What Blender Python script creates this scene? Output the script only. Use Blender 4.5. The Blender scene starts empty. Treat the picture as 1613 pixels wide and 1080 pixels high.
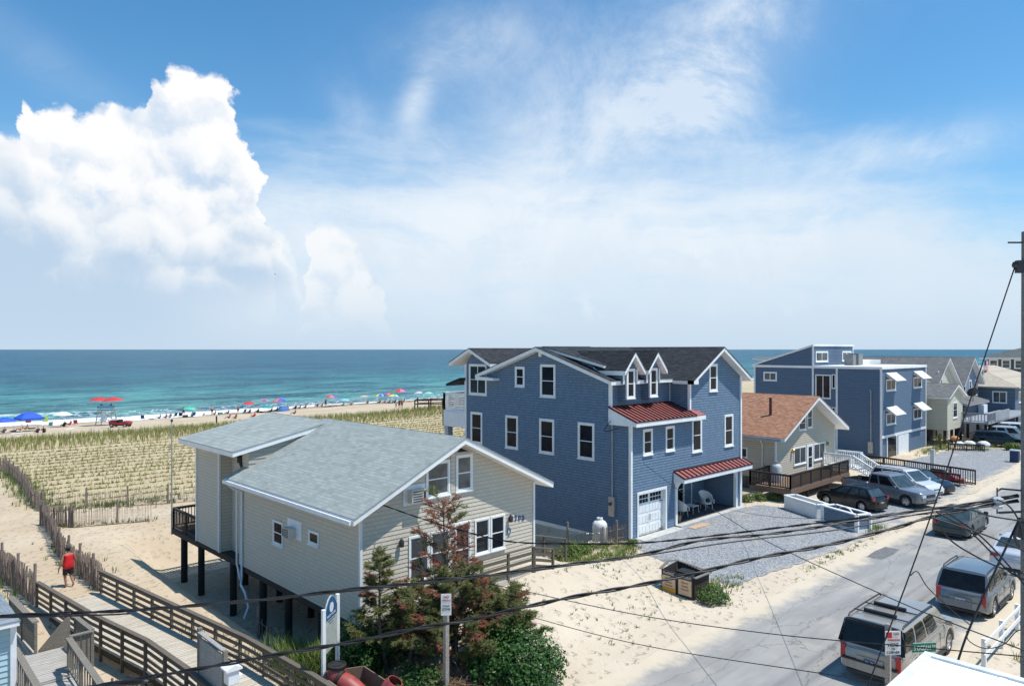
import bpy, bmesh, math, random
from math import sin, cos, pi, sqrt, radians, atan2
from mathutils import Vector, Matrix, noise as mnoise
random.seed(7)
SC = bpy.context.scene
COL = SC.collection

# ---------------------------------------------------------------- camera
YAW = 46.3                                   # view direction, degrees from the street axis (+X) towards the sea (+Y)
cam = bpy.data.cameras.new('camera'); cam.sensor_width = 36; cam.lens = 25.22
cam.shift_y = 0.0062; cam.clip_start = 0.2; cam.clip_end = 60000
cam_o = bpy.data.objects.new('camera', cam); COL.objects.link(cam_o)
cam_o.location = (0, 0, 10.5); cam_o.rotation_euler = (radians(90), 0, radians(YAW-90))
SC.camera = cam_o

# ---------------------------------------------------------------- exposure
SC.view_settings.view_transform = 'Standard'; SC.view_settings.look = 'None'
SC.view_settings.exposure = 0.02; SC.view_settings.gamma = 1.0
SC.render.engine = 'CYCLES'
SC.cycles.max_bounces = 6; SC.cycles.transparent_max_bounces = 12
SC.cycles.use_denoising = True

# ---------------------------------------------------------------- node helpers
class NT:
    def __init__(s, tree): s.t = tree; s.n = tree.nodes; s.l = tree.links
    def set(s, sock, v):
        if isinstance(v, bpy.types.NodeSocket): s.l.new(v, sock)
        elif v is not None: sock.default_value = v
    def node(s, typ, **kw):
        n = s.n.new(typ)
        for k, v in kw.items(): setattr(n, k, v)
        return n
    def m(s, op, a, b=None, c=None, clamp=False):
        n = s.node('ShaderNodeMath', operation=op, use_clamp=clamp)
        s.set(n.inputs[0], a); s.set(n.inputs[1], b); s.set(n.inputs[2], c)
        return n.outputs[0]
    def vm(s, op, a, b=None, sc=None):
        n = s.node('ShaderNodeVectorMath', operation=op)
        s.set(n.inputs[0], a); s.set(n.inputs[1], b)
        if sc is not None: s.set(n.inputs[3], sc)
        return n.outputs['Value'] if op in ('DOT_PRODUCT', 'LENGTH') else n.outputs[0]
    def xyz(s, x, y, z):
        n = s.node('ShaderNodeCombineXYZ')
        for i, v in enumerate((x, y, z)): s.set(n.inputs[i], v)
        return n.outputs[0]
    def sep(s, v):
        n = s.node('ShaderNodeSeparateXYZ'); s.set(n.inputs[0], v); return n.outputs
    def noise(s, v, scale=1.0, detail=4, rough=.5, dist=0.0, col=False):
        n = s.node('ShaderNodeTexNoise'); s.set(n.inputs['Vector'], v); s.set(n.inputs['Scale'], scale)
        n.inputs['Detail'].default_value = detail; n.inputs['Roughness'].default_value = rough
        n.inputs['Distortion'].default_value = dist
        return n.outputs['Color' if col else 'Fac']
    def vor(s, v, scale=1.0, out='Distance', feature='F1', rand=1.0):
        n = s.node('ShaderNodeTexVoronoi', feature=feature); s.set(n.inputs['Vector'], v); s.set(n.inputs['Scale'], scale)
        n.inputs['Randomness'].default_value = rand
        return n.outputs[out]
    def mix(s, f, a, b, mode='MIX'):
        n = s.node('ShaderNodeMix', data_type='RGBA', blend_type=mode)
        s.set(n.inputs[0], f); s.set(n.inputs[6], tup(a)); s.set(n.inputs[7], tup(b))
        return n.outputs[2]
    def ss(s, x, a, b, to0=0.0, to1=1.0):
        n = s.node('ShaderNodeMapRange', interpolation_type='SMOOTHSTEP'); n.clamp = True
        s.set(n.inputs[0], x); s.set(n.inputs[1], a); s.set(n.inputs[2], b); s.set(n.inputs[3], to0); s.set(n.inputs[4], to1)
        return n.outputs[0]
    def ramp(s, x, stops):
        n = s.node('ShaderNodeValToRGB'); e = n.color_ramp.elements
        while len(e) < len(stops): e.new(.5)
        for i, (p, c) in enumerate(stops): e[i].position = p; e[i].color = (*c[:3], 1)
        s.set(n.inputs[0], x); return n.outputs[0]
    def curve(s, x, pts):
        n = s.node('ShaderNodeFloatCurve'); c = n.mapping.curves[0]
        while len(c.points) < len(pts): c.points.new(.5, .5)
        for i, p in enumerate(pts): c.points[i].location = p; c.points[i].handle_type = 'VECTOR'
        n.mapping.use_clip = False; n.mapping.update()
        s.set(n.inputs['Value'], x); return n.outputs[0]
def tup(c):
    if isinstance(c, bpy.types.NodeSocket) or c is None: return c
    return (*c, 1) if len(c) == 3 else c

# ---------------------------------------------------------------- world: Nishita sky with clouds laid out by compass direction
SUN = Vector((.88, -1.22, 3.45)).normalized()
W = bpy.data.worlds.new('World'); SC.world = W; W.use_nodes = True
w = NT(W.node_tree); w.n.clear()
sky = w.node('ShaderNodeTexSky', sky_type='NISHITA'); sky.sun_disc = False
sky.sun_elevation = math.asin(SUN.z); sky.sun_rotation = atan2(SUN.x, SUN.y); sky.altitude = 10
sky.air_density = 1.0; sky.dust_density = 0.6; sky.ozone_density = 2.5
tc = w.node('ShaderNodeTexCoord'); D = tc.outputs['Generated']
D = w.vm('NORMALIZE', D)
ya = radians(YAW)
fwd = (cos(ya), sin(ya), 0); rgt = (sin(ya), -cos(ya), 0)
dd = w.vm('DOT_PRODUCT', D, fwd); rr = w.vm('DOT_PRODUCT', D, rgt)
AZ = w.m('ARCTAN2', rr, dd)                  # radians right of the street-corner bearing
EL = w.m('ARCSINE', w.sep(D)[2])
def azel(u, v):                              # photo bearing -> azimuth and elevation (radians), used to lay out the clouds
    a = math.atan((u-806.5)/1130); return a, math.atan((550-v)/1130*cos(a))
A0, A1 = -1.25, 1.25
def prof(pts):
    out = []
    for u, v in pts:
        a, e = azel(u, v); out.append(((a-A0)/(A1-A0), e/0.5))
    return [(0, -.1), (.12, -.05)]+out+[(.88, -.05), (1, -.1)]
warp = w.noise(D, 7.0, 7, .62, col=True); wx, wy, wz = w.sep(warp)
def bumps(p):
    d1 = w.vor(p, 11, 'Distance'); d2 = w.vor(p, 27, 'Distance'); d3 = w.vor(p, 62, 'Distance')
    return w.m('SUBTRACT', 1.0, w.m('ADD', w.m('MULTIPLY', d1, .62), w.m('ADD', w.m('MULTIPLY', d2, .40), w.m('MULTIPLY', d3, .20))))
wsoft = w.noise(D, 22.0, 6, .6, col=True)
PW = w.vm('ADD', w.vm('ADD', w.xyz(AZ, EL, 0.0), w.vm('SCALE', w.vm('SUBTRACT', warp, (.5, .5, .5)), sc=.10)), w.vm('SCALE', w.vm('SUBTRACT', wsoft, (.5, .5, .5)), sc=.035))
B0 = bumps(PW)
def soft(p): return w.m('ADD', w.m('MULTIPLY', w.vor(p, 8, 'Distance'), -.7), w.m('MULTIPLY', w.vor(p, 19, 'Distance'), -.45))
RELIEF = w.m('ADD', w.m('MULTIPLY', w.m('SUBTRACT', soft(PW), soft(w.vm('ADD', PW, (.006, .016, 0)))), .8), w.m('MULTIPLY', w.m('SUBTRACT', B0, .42), .25)); BIG = w.m('SUBTRACT', w.noise(PW, 8, 5, .6), .5)
AZW = w.m('ADD', w.m('ADD', AZ, w.m('MULTIPLY', w.m('SUBTRACT', wx, .5), .05)), w.m('MULTIPLY', w.m('SUBTRACT', w.vor(w.vm('ADD', PW, (3, 0, 0)), 24, 'Distance'), .4), .028)); ELW = w.m('ADD', EL, w.m('MULTIPLY', w.m('SUBTRACT', wy, .5), .035))
AZN = w.m('DIVIDE', w.m('SUBTRACT', AZW, A0), A1-A0)
def cumulus(pts, amp, soft, depth, low=0.02, high=.10, white=(1, 1, 1), grey=(.50, .64, .82), k=2.2, big=.9, top0=1.1):
    top = w.m('MULTIPLY', w.curve(AZN, prof(pts)), .5)
    d = w.m('ADD', w.m('SUBTRACT', top, ELW), w.m('MULTIPLY', w.m('SUBTRACT', B0, .42), amp))
    mask = w.m('MULTIPLY', w.ss(d, 0.0, soft), w.ss(EL, low, low+high))
    sh = w.m('ADD', w.m('SUBTRACT', top0, w.m('DIVIDE', d, depth)), w.m('ADD', w.m('MULTIPLY', RELIEF, k), w.m('MULTIPLY', BIG, big)))
    return mask, w.mix(w.ss(sh, -.05, 1.05), grey, white)
nish = w.vm('SCALE', sky.outputs[0], sc=.092)
gam = w.node('ShaderNodeGamma'); w.set(gam.inputs[0], nish); gam.inputs[1].default_value = 1.0
base = w.vm('MULTIPLY', gam.outputs[0], (.64, 1.42, 1.74))
# thin high veil: wide sheets low in the sky, wisps above
st = w.xyz(w.m('MULTIPLY', AZ, 2.2), w.m('MULTIPLY', EL, 9.0), 0.0)
st2 = w.vm('ADD', st, w.vm('SCALE', w.noise(D, 3.0, 4, .6, col=True), sc=.9))
n1 = w.noise(st2, 2.2, 8, .62)
n2 = w.noise(D, 5.0, 9, .68, dist=.4)
def blob(u, v, ru, rv, rot=0.0):
    a, e = azel(u, v); x = w.m('SUBTRACT', AZ, a); y = w.m('SUBTRACT', EL, e)
    c, s_ = cos(rot), sin(rot)
    p = w.m('DIVIDE', w.m('ADD', w.m('MULTIPLY', x, c), w.m('MULTIPLY', y, s_)), ru/1130)
    q = w.m('DIVIDE', w.m('SUBTRACT', w.m('MULTIPLY', y, c), w.m('MULTIPLY', x, s_)), rv/1130)
    r2 = w.m('ADD', w.m('MULTIPLY', p, p), w.m('MULTIPLY', q, q))
    return w.m('EXPONENT', w.m('MULTIPLY', r2, -1.0))
edge = w.m('MULTIPLY', w.curve(w.m('DIVIDE', w.m('SUBTRACT', AZ, A0), A1-A0),
        prof([(0, 240), (380, 215), (450, 205), (640, 200), (760, 190), (880, 170), (1000, 190), (1100, 215), (1250, 200), (1420, 215), (1500, 255), (1613, 300)])), .5)
veil = w.ss(w.m('ADD', w.m('SUBTRACT', edge, EL), w.m('MULTIPLY', w.m('SUBTRACT', n1, .5), .16)), -.03, .15)
veil = w.m('MULTIPLY', veil, w.ss(n1, .24, .55, .74, 1.0))
wisps = w.m('MULTIPLY', blob(1130, 120, 150, 75, .85), .85)
for a in ((1000, 200, 230, 100, .5, .7), (655, 160, 22, 50, -.35, .75), (740, 60, 90, 45, .2, .5), (850, 130, 240, 110, .2, .38), (560, 190, 30, 50, .7, .35), (1180, 40, 200, 90, .3, .28), (120, 130, 160, 30, -.5, .2), (1440, 240, 90, 26, .0, .9), (1340, 235, 140, 30, 0, .6)):
    wisps = w.m('ADD', wisps, w.m('MULTIPLY', blob(*a[:5]), a[5]))
wisps = w.m('MULTIPLY', wisps, w.ss(n2, .34, .70, .25, 1.15), clamp=True)
wisps = w.m('MULTIPLY', wisps, .74)
hz = w.m('MULTIPLY', w.m('EXPONENT', w.m('MULTIPLY', w.m('MAXIMUM', EL, 0.0), -8.0)), .75)
c = w.mix(wisps, base, (.86, .93, 1.0))
c = w.mix(veil, c, w.mix(w.ss(n2, .35, .65), (.78, .87, .96), (.90, .95, 1.0)))
c = w.mix(hz, c, (.66, .79, .92))
cloudA = cumulus([(-60, 200), (0, 200), (40, 212), (52, 165), (90, 158), (122, 155), (135, 172), (170, 148), (222, 140), (240, 150), (246, 108), (275, 98), (318, 98), (352, 112), (372, 140), (386, 190), (404, 215), (420, 300), (440, 420), (445, 560)], .055, .013, .34, white=(1, 1, 1), grey=(.56, .70, .88), k=3.6, big=1.7, top0=1.08)
c = w.mix(cloudA[0], c, cloudA[1])
cloudB = cumulus([(-60, 190), (0, 195), (45, 215), (85, 270), (130, 310), (200, 290), (260, 305), (330, 330), (358, 308), (402, 322), (437, 352), (466, 388), (480, 440), (500, 500), (520, 560)], .075, .030, .10, low=-.30, high=.12, grey=(.50, .645, .82), k=2.4, big=.7, top0=1.12)
fadeB = w.m('MAXIMUM', w.ss(EL, .03, .13), w.ss(AZ, azel(440, 500)[0], azel(180, 500)[0]))
c = w.mix(w.m('MULTIPLY', cloudB[0], fadeB), c, cloudB[1])
cloudC = cumulus([(-60, 700), (470, 620), (492, 395), (505, 358), (532, 350), (560, 372), (584, 405), (608, 432), (622, 480), (640, 560), (1700, 640)], .04, .016, .2, low=-.02, high=.12, grey=(.66, .78, .92), k=4.0, top0=1.0)
c = w.mix(w.m('MULTIPLY', cloudC[0], .85), c, cloudC[1])
small = w.m('ADD', w.m('ADD', blob(1108, 400, 26, 18), blob(1155, 485, 30, 14)), w.m('ADD', blob(925, 485, 22, 20, .6), blob(1228, 492, 18, 8)))
small = w.m('MULTIPLY', small, w.ss(w.noise(D, 26, 6, .6), .42, .62))
c = w.mix(w.m('MULTIPLY', small, .8), c, (.93, .97, 1.0))
hz2 = w.m('EXPONENT', w.m('MULTIPLY', w.m('MAXIMUM', EL, 0.0), -13.0))
c = w.mix(w.m('MULTIPLY', hz2, .88), c, (.56, .70, .84))
bg = w.node('ShaderNodeBackground'); w.set(bg.inputs[0], c); bg.inputs[1].default_value = 1.0
ow = w.node('ShaderNodeOutputWorld'); w.l.new(bg.outputs[0], ow.inputs[0])
W.cycles.sampling_method = 'MANUAL'; W.cycles.sample_map_resolution = 512

# ---------------------------------------------------------------- sun
sl = bpy.data.lights.new('sun', 'SUN'); sl.energy = 4.95; sl.angle = radians(.53); sl.color = (1, .955, .89)
so = bpy.data.objects.new('sun', sl); COL.objects.link(so)
so.rotation_euler = SUN.to_track_quat('Z', 'Y').to_euler(); so.location = (0, 0, 60)

# ---------------------------------------------------------------- materials
MATS = {}
def mat(name, c=(.5, .5, .5), rough=.6, metal=0.0, var=.12, vs=3.0, bump=0.0, bs=60.0, coat=0.0, c2=None, spec=.5, trans=0.0):
    """plain surface with colour mottling (towards c2, or darker/lighter) and fine relief"""
    if name in MATS: return MATS[name]
    M = bpy.data.materials.new(name); M.use_nodes = True; t = NT(M.node_tree)
    b = t.n['Principled BSDF']; g = t.node('ShaderNodeTexCoord').outputs['Object']
    n = t.noise(g, vs, 6, .6)
    a = tuple(min(1, x*(1-var)) for x in c); d = tup(c2) if c2 else tuple(min(1, x*(1+var)) for x in c)
    t.set(b.inputs['Base Color'], t.mix(t.ss(n, .32, .68), a, d))
    t.set(b.inputs['Roughness'], t.m('ADD', rough-.06, t.m('MULTIPLY', n, .12)))
    b.inputs['Metallic'].default_value = metal; b.inputs['Coat Weight'].default_value = coat
    b.inputs['Coat Roughness'].default_value = .05; b.inputs['Specular IOR Level'].default_value = spec
    if trans: b.inputs['Transmission Weight'].default_value = trans
    if bump:
        bn = t.node('ShaderNodeBump'); bn.inputs['Strength'].default_value = bump; bn.inputs['Distance'].default_value = .02
        t.set(bn.inputs['Height'], t.noise(g, bs, 4, .6)); t.l.new(bn.outputs[0], b.inputs['Normal'])
    MATS[name] = M; return M
def siding(name, c, brick=.22, course=.15, var=.16, gap=.55):
    """shingle or lap siding: joints between the pieces of a course and tone changes from piece to piece; courses themselves are geometry, the shadow line below each lip is painted"""
    M = bpy.data.materials.new(name); M.use_nodes = True; t = NT(M.node_tree); b = t.n['Principled BSDF']
    g = t.node('ShaderNodeNewGeometry').outputs['Position']; x, y, z = t.sep(g)
    v = t.xyz(t.m('ADD', x, y), z, 0.0)
    br = t.node('ShaderNodeTexBrick', offset=.5, offset_frequency=2, squash=1.0)
    t.set(br.inputs['Vector'], v); br.inputs['Scale'].default_value = 1.0
    br.inputs['Mortar Size'].default_value = .007; br.inputs['Mortar Smooth'].default_value = .3; br.inputs['Brick Width'].default_value = brick; br.inputs['Row Height'].default_value = course
    br.inputs['Color1'].default_value = (*[k*(1-var) for k in c], 1); br.inputs['Color2'].default_value = (*[min(1, k*(1+var)) for k in c], 1)
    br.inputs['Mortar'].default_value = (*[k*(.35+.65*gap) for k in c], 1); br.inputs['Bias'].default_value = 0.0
    fz = t.m('FRACT', t.m('DIVIDE', z, course)); ln = t.ss(fz, .80, .97)  # shadow beneath each course lip, put into the colour
    n = t.noise(g, .7, 6, .65); grain = t.noise(t.xyz(t.m('MULTIPLY', t.m('ADD', x, y), 60), t.m('MULTIPLY', z, 4), 0.0), 1, 3, .6)
    col = t.mix(t.ss(n, .3, .75, 0, .28), br.outputs[0], tuple(k*.82+.03 for k in c))
    col = t.mix(t.m('MULTIPLY', grain, .2), col, tuple(k*.7 for k in c))
    wear = t.ss(t.noise(t.xyz(t.m('MULTIPLY', t.m('ADD', x, y), 2.2), t.m('MULTIPLY', z, .35), 0.0), 1, 6, .7), .5, .8)
    col = t.mix(t.m('MULTIPLY', wear, .22), col, tuple(k*.6+.12 for k in c))
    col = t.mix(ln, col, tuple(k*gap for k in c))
    t.set(b.inputs['Base Color'], col); b.inputs['Roughness'].default_value = .75; b.inputs['Specular IOR Level'].default_value = .3
    MATS[name] = M; return M
def shingles(name, cols, horiz='y', bw=.30, rh=.075, rough=.85):
    """asphalt shingle roof: horiz is the axis the courses run along; rows are spaced by height"""
    M = bpy.data.materials.new(name); M.use_nodes = True; t = NT(M.node_tree); b = t.n['Principled BSDF']
    g = t.node('ShaderNodeNewGeometry').outputs['Position']; s = t.sep(g)
    v = t.xyz(s['xyz'.index(horiz)], s[2], 0.0)
    br = t.node('ShaderNodeTexBrick', offset=.5, offset_frequency=2)
    t.set(br.inputs['Vector'], v); br.inputs['Scale'].default_value = 1.0
    br.inputs['Mortar Size'].default_value = .008; br.inputs['Brick Width'].default_value = bw; br.inputs['Row Height'].default_value = rh
    br.inputs['Color1'].default_value = (0, 0, 0, 1); br.inputs['Color2'].default_value = (1, 1, 1, 1); br.inputs['Mortar'].default_value = (.0, .0, .0, 1)
    cells = t.noise(t.xyz(t.m('SNAP', t.m('MULTIPLY', v_x(t, v), 1.0), bw), t.m('SNAP', s[2], rh), 0.0), 9.0, 2, .5)
    f = t.m('ADD', t.m('MULTIPLY', t.sep(br.outputs[0])[0], .5), t.m('ADD', .08, t.m('MULTIPLY', t.ss(cells, .3, .7), .35)))
    col = t.ramp(f, [(0.0, cols[0]), (.5, cols[1]), (1.0, cols[2])])
    gr = t.noise(g, 90, 2, .7); big = t.noise(g, .5, 5, .6)
    col = t.mix(t.m('MULTIPLY', gr, .28), col, cols[0]); col = t.mix(t.ss(big, .35, .75, 0, .25), col, cols[1])
    t.set(b.inputs['Base Color'], col); b.inputs['Roughness'].default_value = rough; b.inputs['Specular IOR Level'].default_value = .25
    bn = t.node('ShaderNodeBump'); bn.inputs['Strength'].default_value = .5; bn.inputs['Distance'].default_value = .02
    t.set(bn.inputs['Height'], t.m('ADD', t.sep(br.outputs[0])[0], gr)); t.l.new(bn.outputs[0], b.inputs['Normal'])
    MATS[name] = M; return M
def v_x(t, v): return t.sep(v)[0]
def wood(name, c, sc=(26, 26, 26), rough=.8):
    """weathered timber with grain streaks"""
    M = bpy.data.materials.new(name); M.use_nodes = True; t = NT(M.node_tree); b = t.n['Principled BSDF']
    g = t.node('ShaderNodeNewGeometry').outputs['Position']; x, y, z = t.sep(g)
    n = t.noise(t.vm('MULTIPLY', g, sc), 1, 6, .7); n2 = t.noise(g, 1.3, 4, .6)
    br = t.vor(t.vm('MULTIPLY', g, (3, 3, 3)), 1.0, 'Color')
    col = t.mix(t.ss(n, .3, .7), tuple(k*.62 for k in c), tuple(min(1, k*1.25) for k in c))
    col = t.mix(t.ss(n2, .4, .7, 0, .4), col, tuple(k*.7 for k in (c[0]*1.05, c[1], c[2]*.95)))
    t.set(b.inputs['Base Color'], col); b.inputs['Roughness'].default_value = rough; b.inputs['Specular IOR Level'].default_value = .2
    MATS[name] = M; return M
def glassy(name, c=(.012, .016, .022), rough=.07, spec=.5):
    return mat(name, c, rough=rough, var=.4, vs=1.5, spec=spec)
def leafmat(name, c, c2, rough=.6, tr=.25):
    M = bpy.data.materials.new(name); M.use_nodes = True; t = NT(M.node_tree); b = t.n['Principled BSDF']
    g = t.node('ShaderNodeNewGeometry'); n = t.noise(g.outputs['Position'], 2.5, 4, .6)
    r = g.outputs['Random Per Island']
    f = t.m('ADD', t.m('MULTIPLY', r, .6), t.m('MULTIPLY', n, .5), clamp=True)
    col = t.mix(f, c, c2)
    t.set(b.inputs['Base Color'], col); b.inputs['Roughness'].default_value = rough; b.inputs['Specular IOR Level'].default_value = .25
    tl = t.node('ShaderNodeBsdfTranslucent'); t.set(tl.inputs[0], col)
    mx = t.node('ShaderNodeMixShader'); mx.inputs[0].default_value = tr
    t.l.new(b.outputs[0], mx.inputs[1]); t.l.new(tl.outputs[0], mx.inputs[2])
    t.l.new(mx.outputs[0], t.n['Material Output'].inputs[0])
    MATS[name] = M; return M

WHITE = mat('white trim paint', (.80, .81, .80), .45, var=.05, vs=2)
WHITE2 = mat('white vinyl', (.74, .76, .78), .4, var=.05)
GLASS = glassy('window glass', spec=.12)
GLASSL = glassy('window glass with blinds behind', (.10, .11, .11), .12)
GLASSB = glassy('window glass, blind half down', (.035, .04, .045), .10, .25); GLASSC = glassy('window glass, curtained', (.022, .025, .03), .09, .3)
SCREEN = mat('insect screen', (.045, .05, .055), .5, var=.2, vs=20)
BLACK = mat('black rubber', (.012, .012, .013), .7, var=.3)
TYRE = mat('tyre rubber', (.02, .02, .021), .8, var=.2, bump=.3)
DARKM = mat('dark metal', (.05, .05, .055), .5, metal=.5)
GREYM = mat('galvanised metal', (.42, .44, .46), .4, metal=.6)
CHROME = mat('bright metal', (.75, .76, .78), .18, metal=1.0, var=.05)
CABLE = mat('black cable sheath', (.008, .008, .009), .45, var=.2)
WOODG = wood('weathered grey timber', (.215, .195, .165))
WOODD = wood('dark stained timber', (.060, .050, .044))
WOODB = wood('brown deck timber', (.20, .135, .10)); WOODM = wood('mid grey-brown timber', (.145, .125, .10))
WOODL = wood('bleached deck boards', (.56, .50, .41), (2.0, 30, 30))
SLAT = wood('sand fence slats', (.27, .215, .185))
PILE = wood('tarred pile timber', (.045, .038, .032))
CONC = mat('concrete', (.45, .45, .43), .85, var=.12, bump=.3)

# ---------------------------------------------------------------- mesh builder
def tag(o, label=None, cat=None, group=None, kind=None):
    if label: o['label'] = label
    if cat: o['category'] = cat
    if group: o['group'] = group
    if kind: o['kind'] = kind
    return o
def empty(name, loc, label, cat, group=None, rz=0.0):
    o = bpy.data.objects.new(name, None); COL.objects.link(o); o.location = loc; o.rotation_euler = (0, 0, rz)
    o.empty_display_size = .3
    return tag(o, label, cat, group)
def origin(p):                                 # world origin of the thing a part belongs to (parts carry no offset of their own)
    while p is not None and p.parent is not None: p = p.parent
    return p
class MB:
    def __init__(s): s.v = []; s.f = []; s.mi = []; s.cur = 0; s.st = []
    def parts(s, name, m, parent, **kw):
        """every shape added becomes a part of its own"""
        for i, (a, b_) in enumerate(zip(s.st, s.st[1:]+[(len(s.v), len(s.f))])):
            q = MB(); q.local = getattr(s, 'local', False); q.add(s.v[a[0]:b_[0]], [tuple(k-a[0] for k in f) for f in s.f[a[1]:b_[1]]]); q.build(name, m, parent, **kw)
    def add(s, vs, fs):
        s.st.append((len(s.v), len(s.f)))
        n = len(s.v); s.v += [tuple(p) for p in vs]
        for f in fs: s.f.append(tuple(i+n for i in f)); s.mi.append(s.cur)
        return s
    def box(s, x0, y0, z0, x1, y1, z1):
        vs = [(x, y, z) for x in (x0, x1) for y in (y0, y1) for z in (z0, z1)]
        return s.add(vs, [(0, 1, 3, 2), (4, 6, 7, 5), (0, 4, 5, 1), (2, 3, 7, 6), (0, 2, 6, 4), (1, 5, 7, 3)])
    def obox(s, c, size, rz=0.0, mtx=None):
        M = mtx or (Matrix.Translation(c) @ Matrix.Rotation(rz, 4, 'Z'))
        hx, hy, hz = (k/2 for k in size)
        vs = [M @ Vector((x, y, z)) for x in (-hx, hx) for y in (-hy, hy) for z in (-hz, hz)]
        return s.add(vs, [(0, 1, 3, 2), (4, 6, 7, 5), (0, 4, 5, 1), (2, 3, 7, 6), (0, 2, 6, 4), (1, 5, 7, 3)])
    def beam(s, a, b, wd, h, up=(0, 0, 1)):
        a, b = Vector(a), Vector(b); d = b-a; L = d.length
        if L < 1e-6: return s
        d /= L; up = Vector(up)
        sd = d.cross(up)
        if sd.length < 1e-4: sd = d.cross(Vector((0, 1, 0)))
        sd.normalize(); u = sd.cross(d).normalized()
        vs = [p+sd*i*wd/2+u*j*h/2 for p in (a, b) for i in (-1, 1) for j in (-1, 1)]
        return s.add(vs, [(0, 1, 3, 2), (4, 6, 7, 5), (0, 4, 5, 1), (2, 3, 7, 6), (0, 2, 6, 4), (1, 5, 7, 3)])
    def tube(s, pts, r, n=8, r2=None, cap=True):
        pts = [Vector(p) for p in pts]; N = len(pts)
        rs = r if isinstance(r, (list, tuple)) else [r+(r2-r)*i/(N-1) if r2 is not None else r for i in range(N)]
        prev = None; vs = []
        for i, p in enumerate(pts):
            d = (pts[min(i+1, N-1)]-pts[max(i-1, 0)]).normalized()
            if prev is None: sd = d.cross(Vector((0, 0, 1)) if abs(d.z) < .9 else Vector((1, 0, 0))).normalized()
            else: sd = (prev-d*prev.dot(d)).normalized()
            prev = sd; u = d.cross(sd)
            vs += [p+(sd*cos(2*pi*k/n)+u*sin(2*pi*k/n))*rs[i] for k in range(n)]
        fs = [(i*n+k, i*n+(k+1) % n, (i+1)*n+(k+1) % n, (i+1)*n+k) for i in range(N-1) for k in range(n)]
        if cap: fs += [tuple(range(n))[::-1], tuple((N-1)*n+k for k in range(n))]
        return s.add(vs, fs)
    def lathe(s, prof, c=(0, 0, 0), n=16, mtx=None):
        M = mtx or Matrix.Translation(c); vs = []
        for r, z in prof: vs += [M @ Vector((r*cos(2*pi*k/n), r*sin(2*pi*k/n), z)) for k in range(n)]
        N = len(prof)
        fs = [(i*n+k, i*n+(k+1) % n, (i+1)*n+(k+1) % n, (i+1)*n+k) for i in range(N-1) for k in range(n)]
        fs += [tuple(range(n))[::-1], tuple((N-1)*n+k for k in range(n))]
        return s.add(vs, fs)
    def prism(s, poly, d):
        """polygon (list of 3D points) extruded by the vector d"""
        d = Vector(d); n = len(poly); a = [Vector(p) for p in poly]; b = [p+d for p in a]
        return s.add(a+b, [tuple(range(n))[::-1], tuple(range(n, 2*n))]+[(i, (i+1) % n, n+(i+1) % n, n+i) for i in range(n)])
    def build(s, name, m, parent=None, smooth=None, label=None, bevel=0.0):
        me = bpy.data.meshes.new(name)
        r = origin(parent)
        vs = s.v
        if r is not None and not getattr(s, 'local', False):
            off = r.location; vs = [(p[0]-off.x, p[1]-off.y, p[2]-off.z) for p in s.v]
        me.from_pydata(vs, [], s.f)
        for x in (m if isinstance(m, (list, tuple)) else [m]): me.materials.append(x)
        if len(set(s.mi)) > 1: me.polygons.foreach_set('material_index', s.mi)
        bm = bmesh.new(); bm.from_mesh(me)
        if not getattr(s, 'open', False): bmesh.ops.recalc_face_normals(bm, faces=bm.faces)
        if bevel: bmesh.ops.bevel(bm, geom=list(bm.edges), offset=bevel, segments=2, affect='EDGES', clamp_overlap=True)
        bm.to_mesh(me); bm.free()
        if smooth is not None:
            me.polygons.foreach_set('use_smooth', [True]*len(me.polygons))
            if smooth < 180: me.set_sharp_from_angle(angle=radians(smooth))
        me.update()
        o = bpy.data.objects.new(name, me); COL.objects.link(o)
        if parent is not None: o.parent = parent
        if label: o['label'] = label
        return o
def LMB(): m = MB(); m.local = True; return m
def copy_tree(o, parent=None):
    c = o.copy(); COL.objects.link(c); c.parent = parent
    for ch in list(o.children): copy_tree(ch, c)
    return c
def recolor(o, m, names=None):
    """give this copy (and optionally only children of certain names) its own material on the object, mesh stays shared"""
    if o.type == 'MESH' and (names is None or o.name.split('.')[0] in names):
        for sl_ in o.material_slots: sl_.link = 'OBJECT'; sl_.material = m
    for ch in o.children: recolor(ch, m, names)
def text_mesh(body, size, mtx, m, parent, name='lettering', depth=.004, align='CENTER', sx=1.0):
    cu = bpy.data.curves.new(name, 'FONT'); cu.body = body; cu.size = size; cu.extrude = depth; cu.align_x = align; cu.align_y = 'CENTER'
    t = bpy.data.objects.new(name, cu); COL.objects.link(t)
    dg = bpy.context.evaluated_depsgraph_get(); me = bpy.data.meshes.new_from_object(t.evaluated_get(dg))
    bpy.data.objects.remove(t)
    me.transform(mtx @ Matrix.Diagonal((sx, 1, 1, 1)))
    r = origin(parent)
    if r is not None: me.transform(Matrix.Translation(-r.location))
    me.materials.clear(); me.materials.append(m); me.name = name
    o = bpy.data.objects.new(name, me); COL.objects.link(o); o.parent = parent
    return o

def sstep(x, a, b):
    t = min(1, max(0, (x-a)/(b-a))); return t*t*(3-2*t)
def fbm(x, y, s=1.0, o=4): return mnoise.fractal(Vector((x*s, y*s, .37)), .8, 2.1, o)
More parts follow.
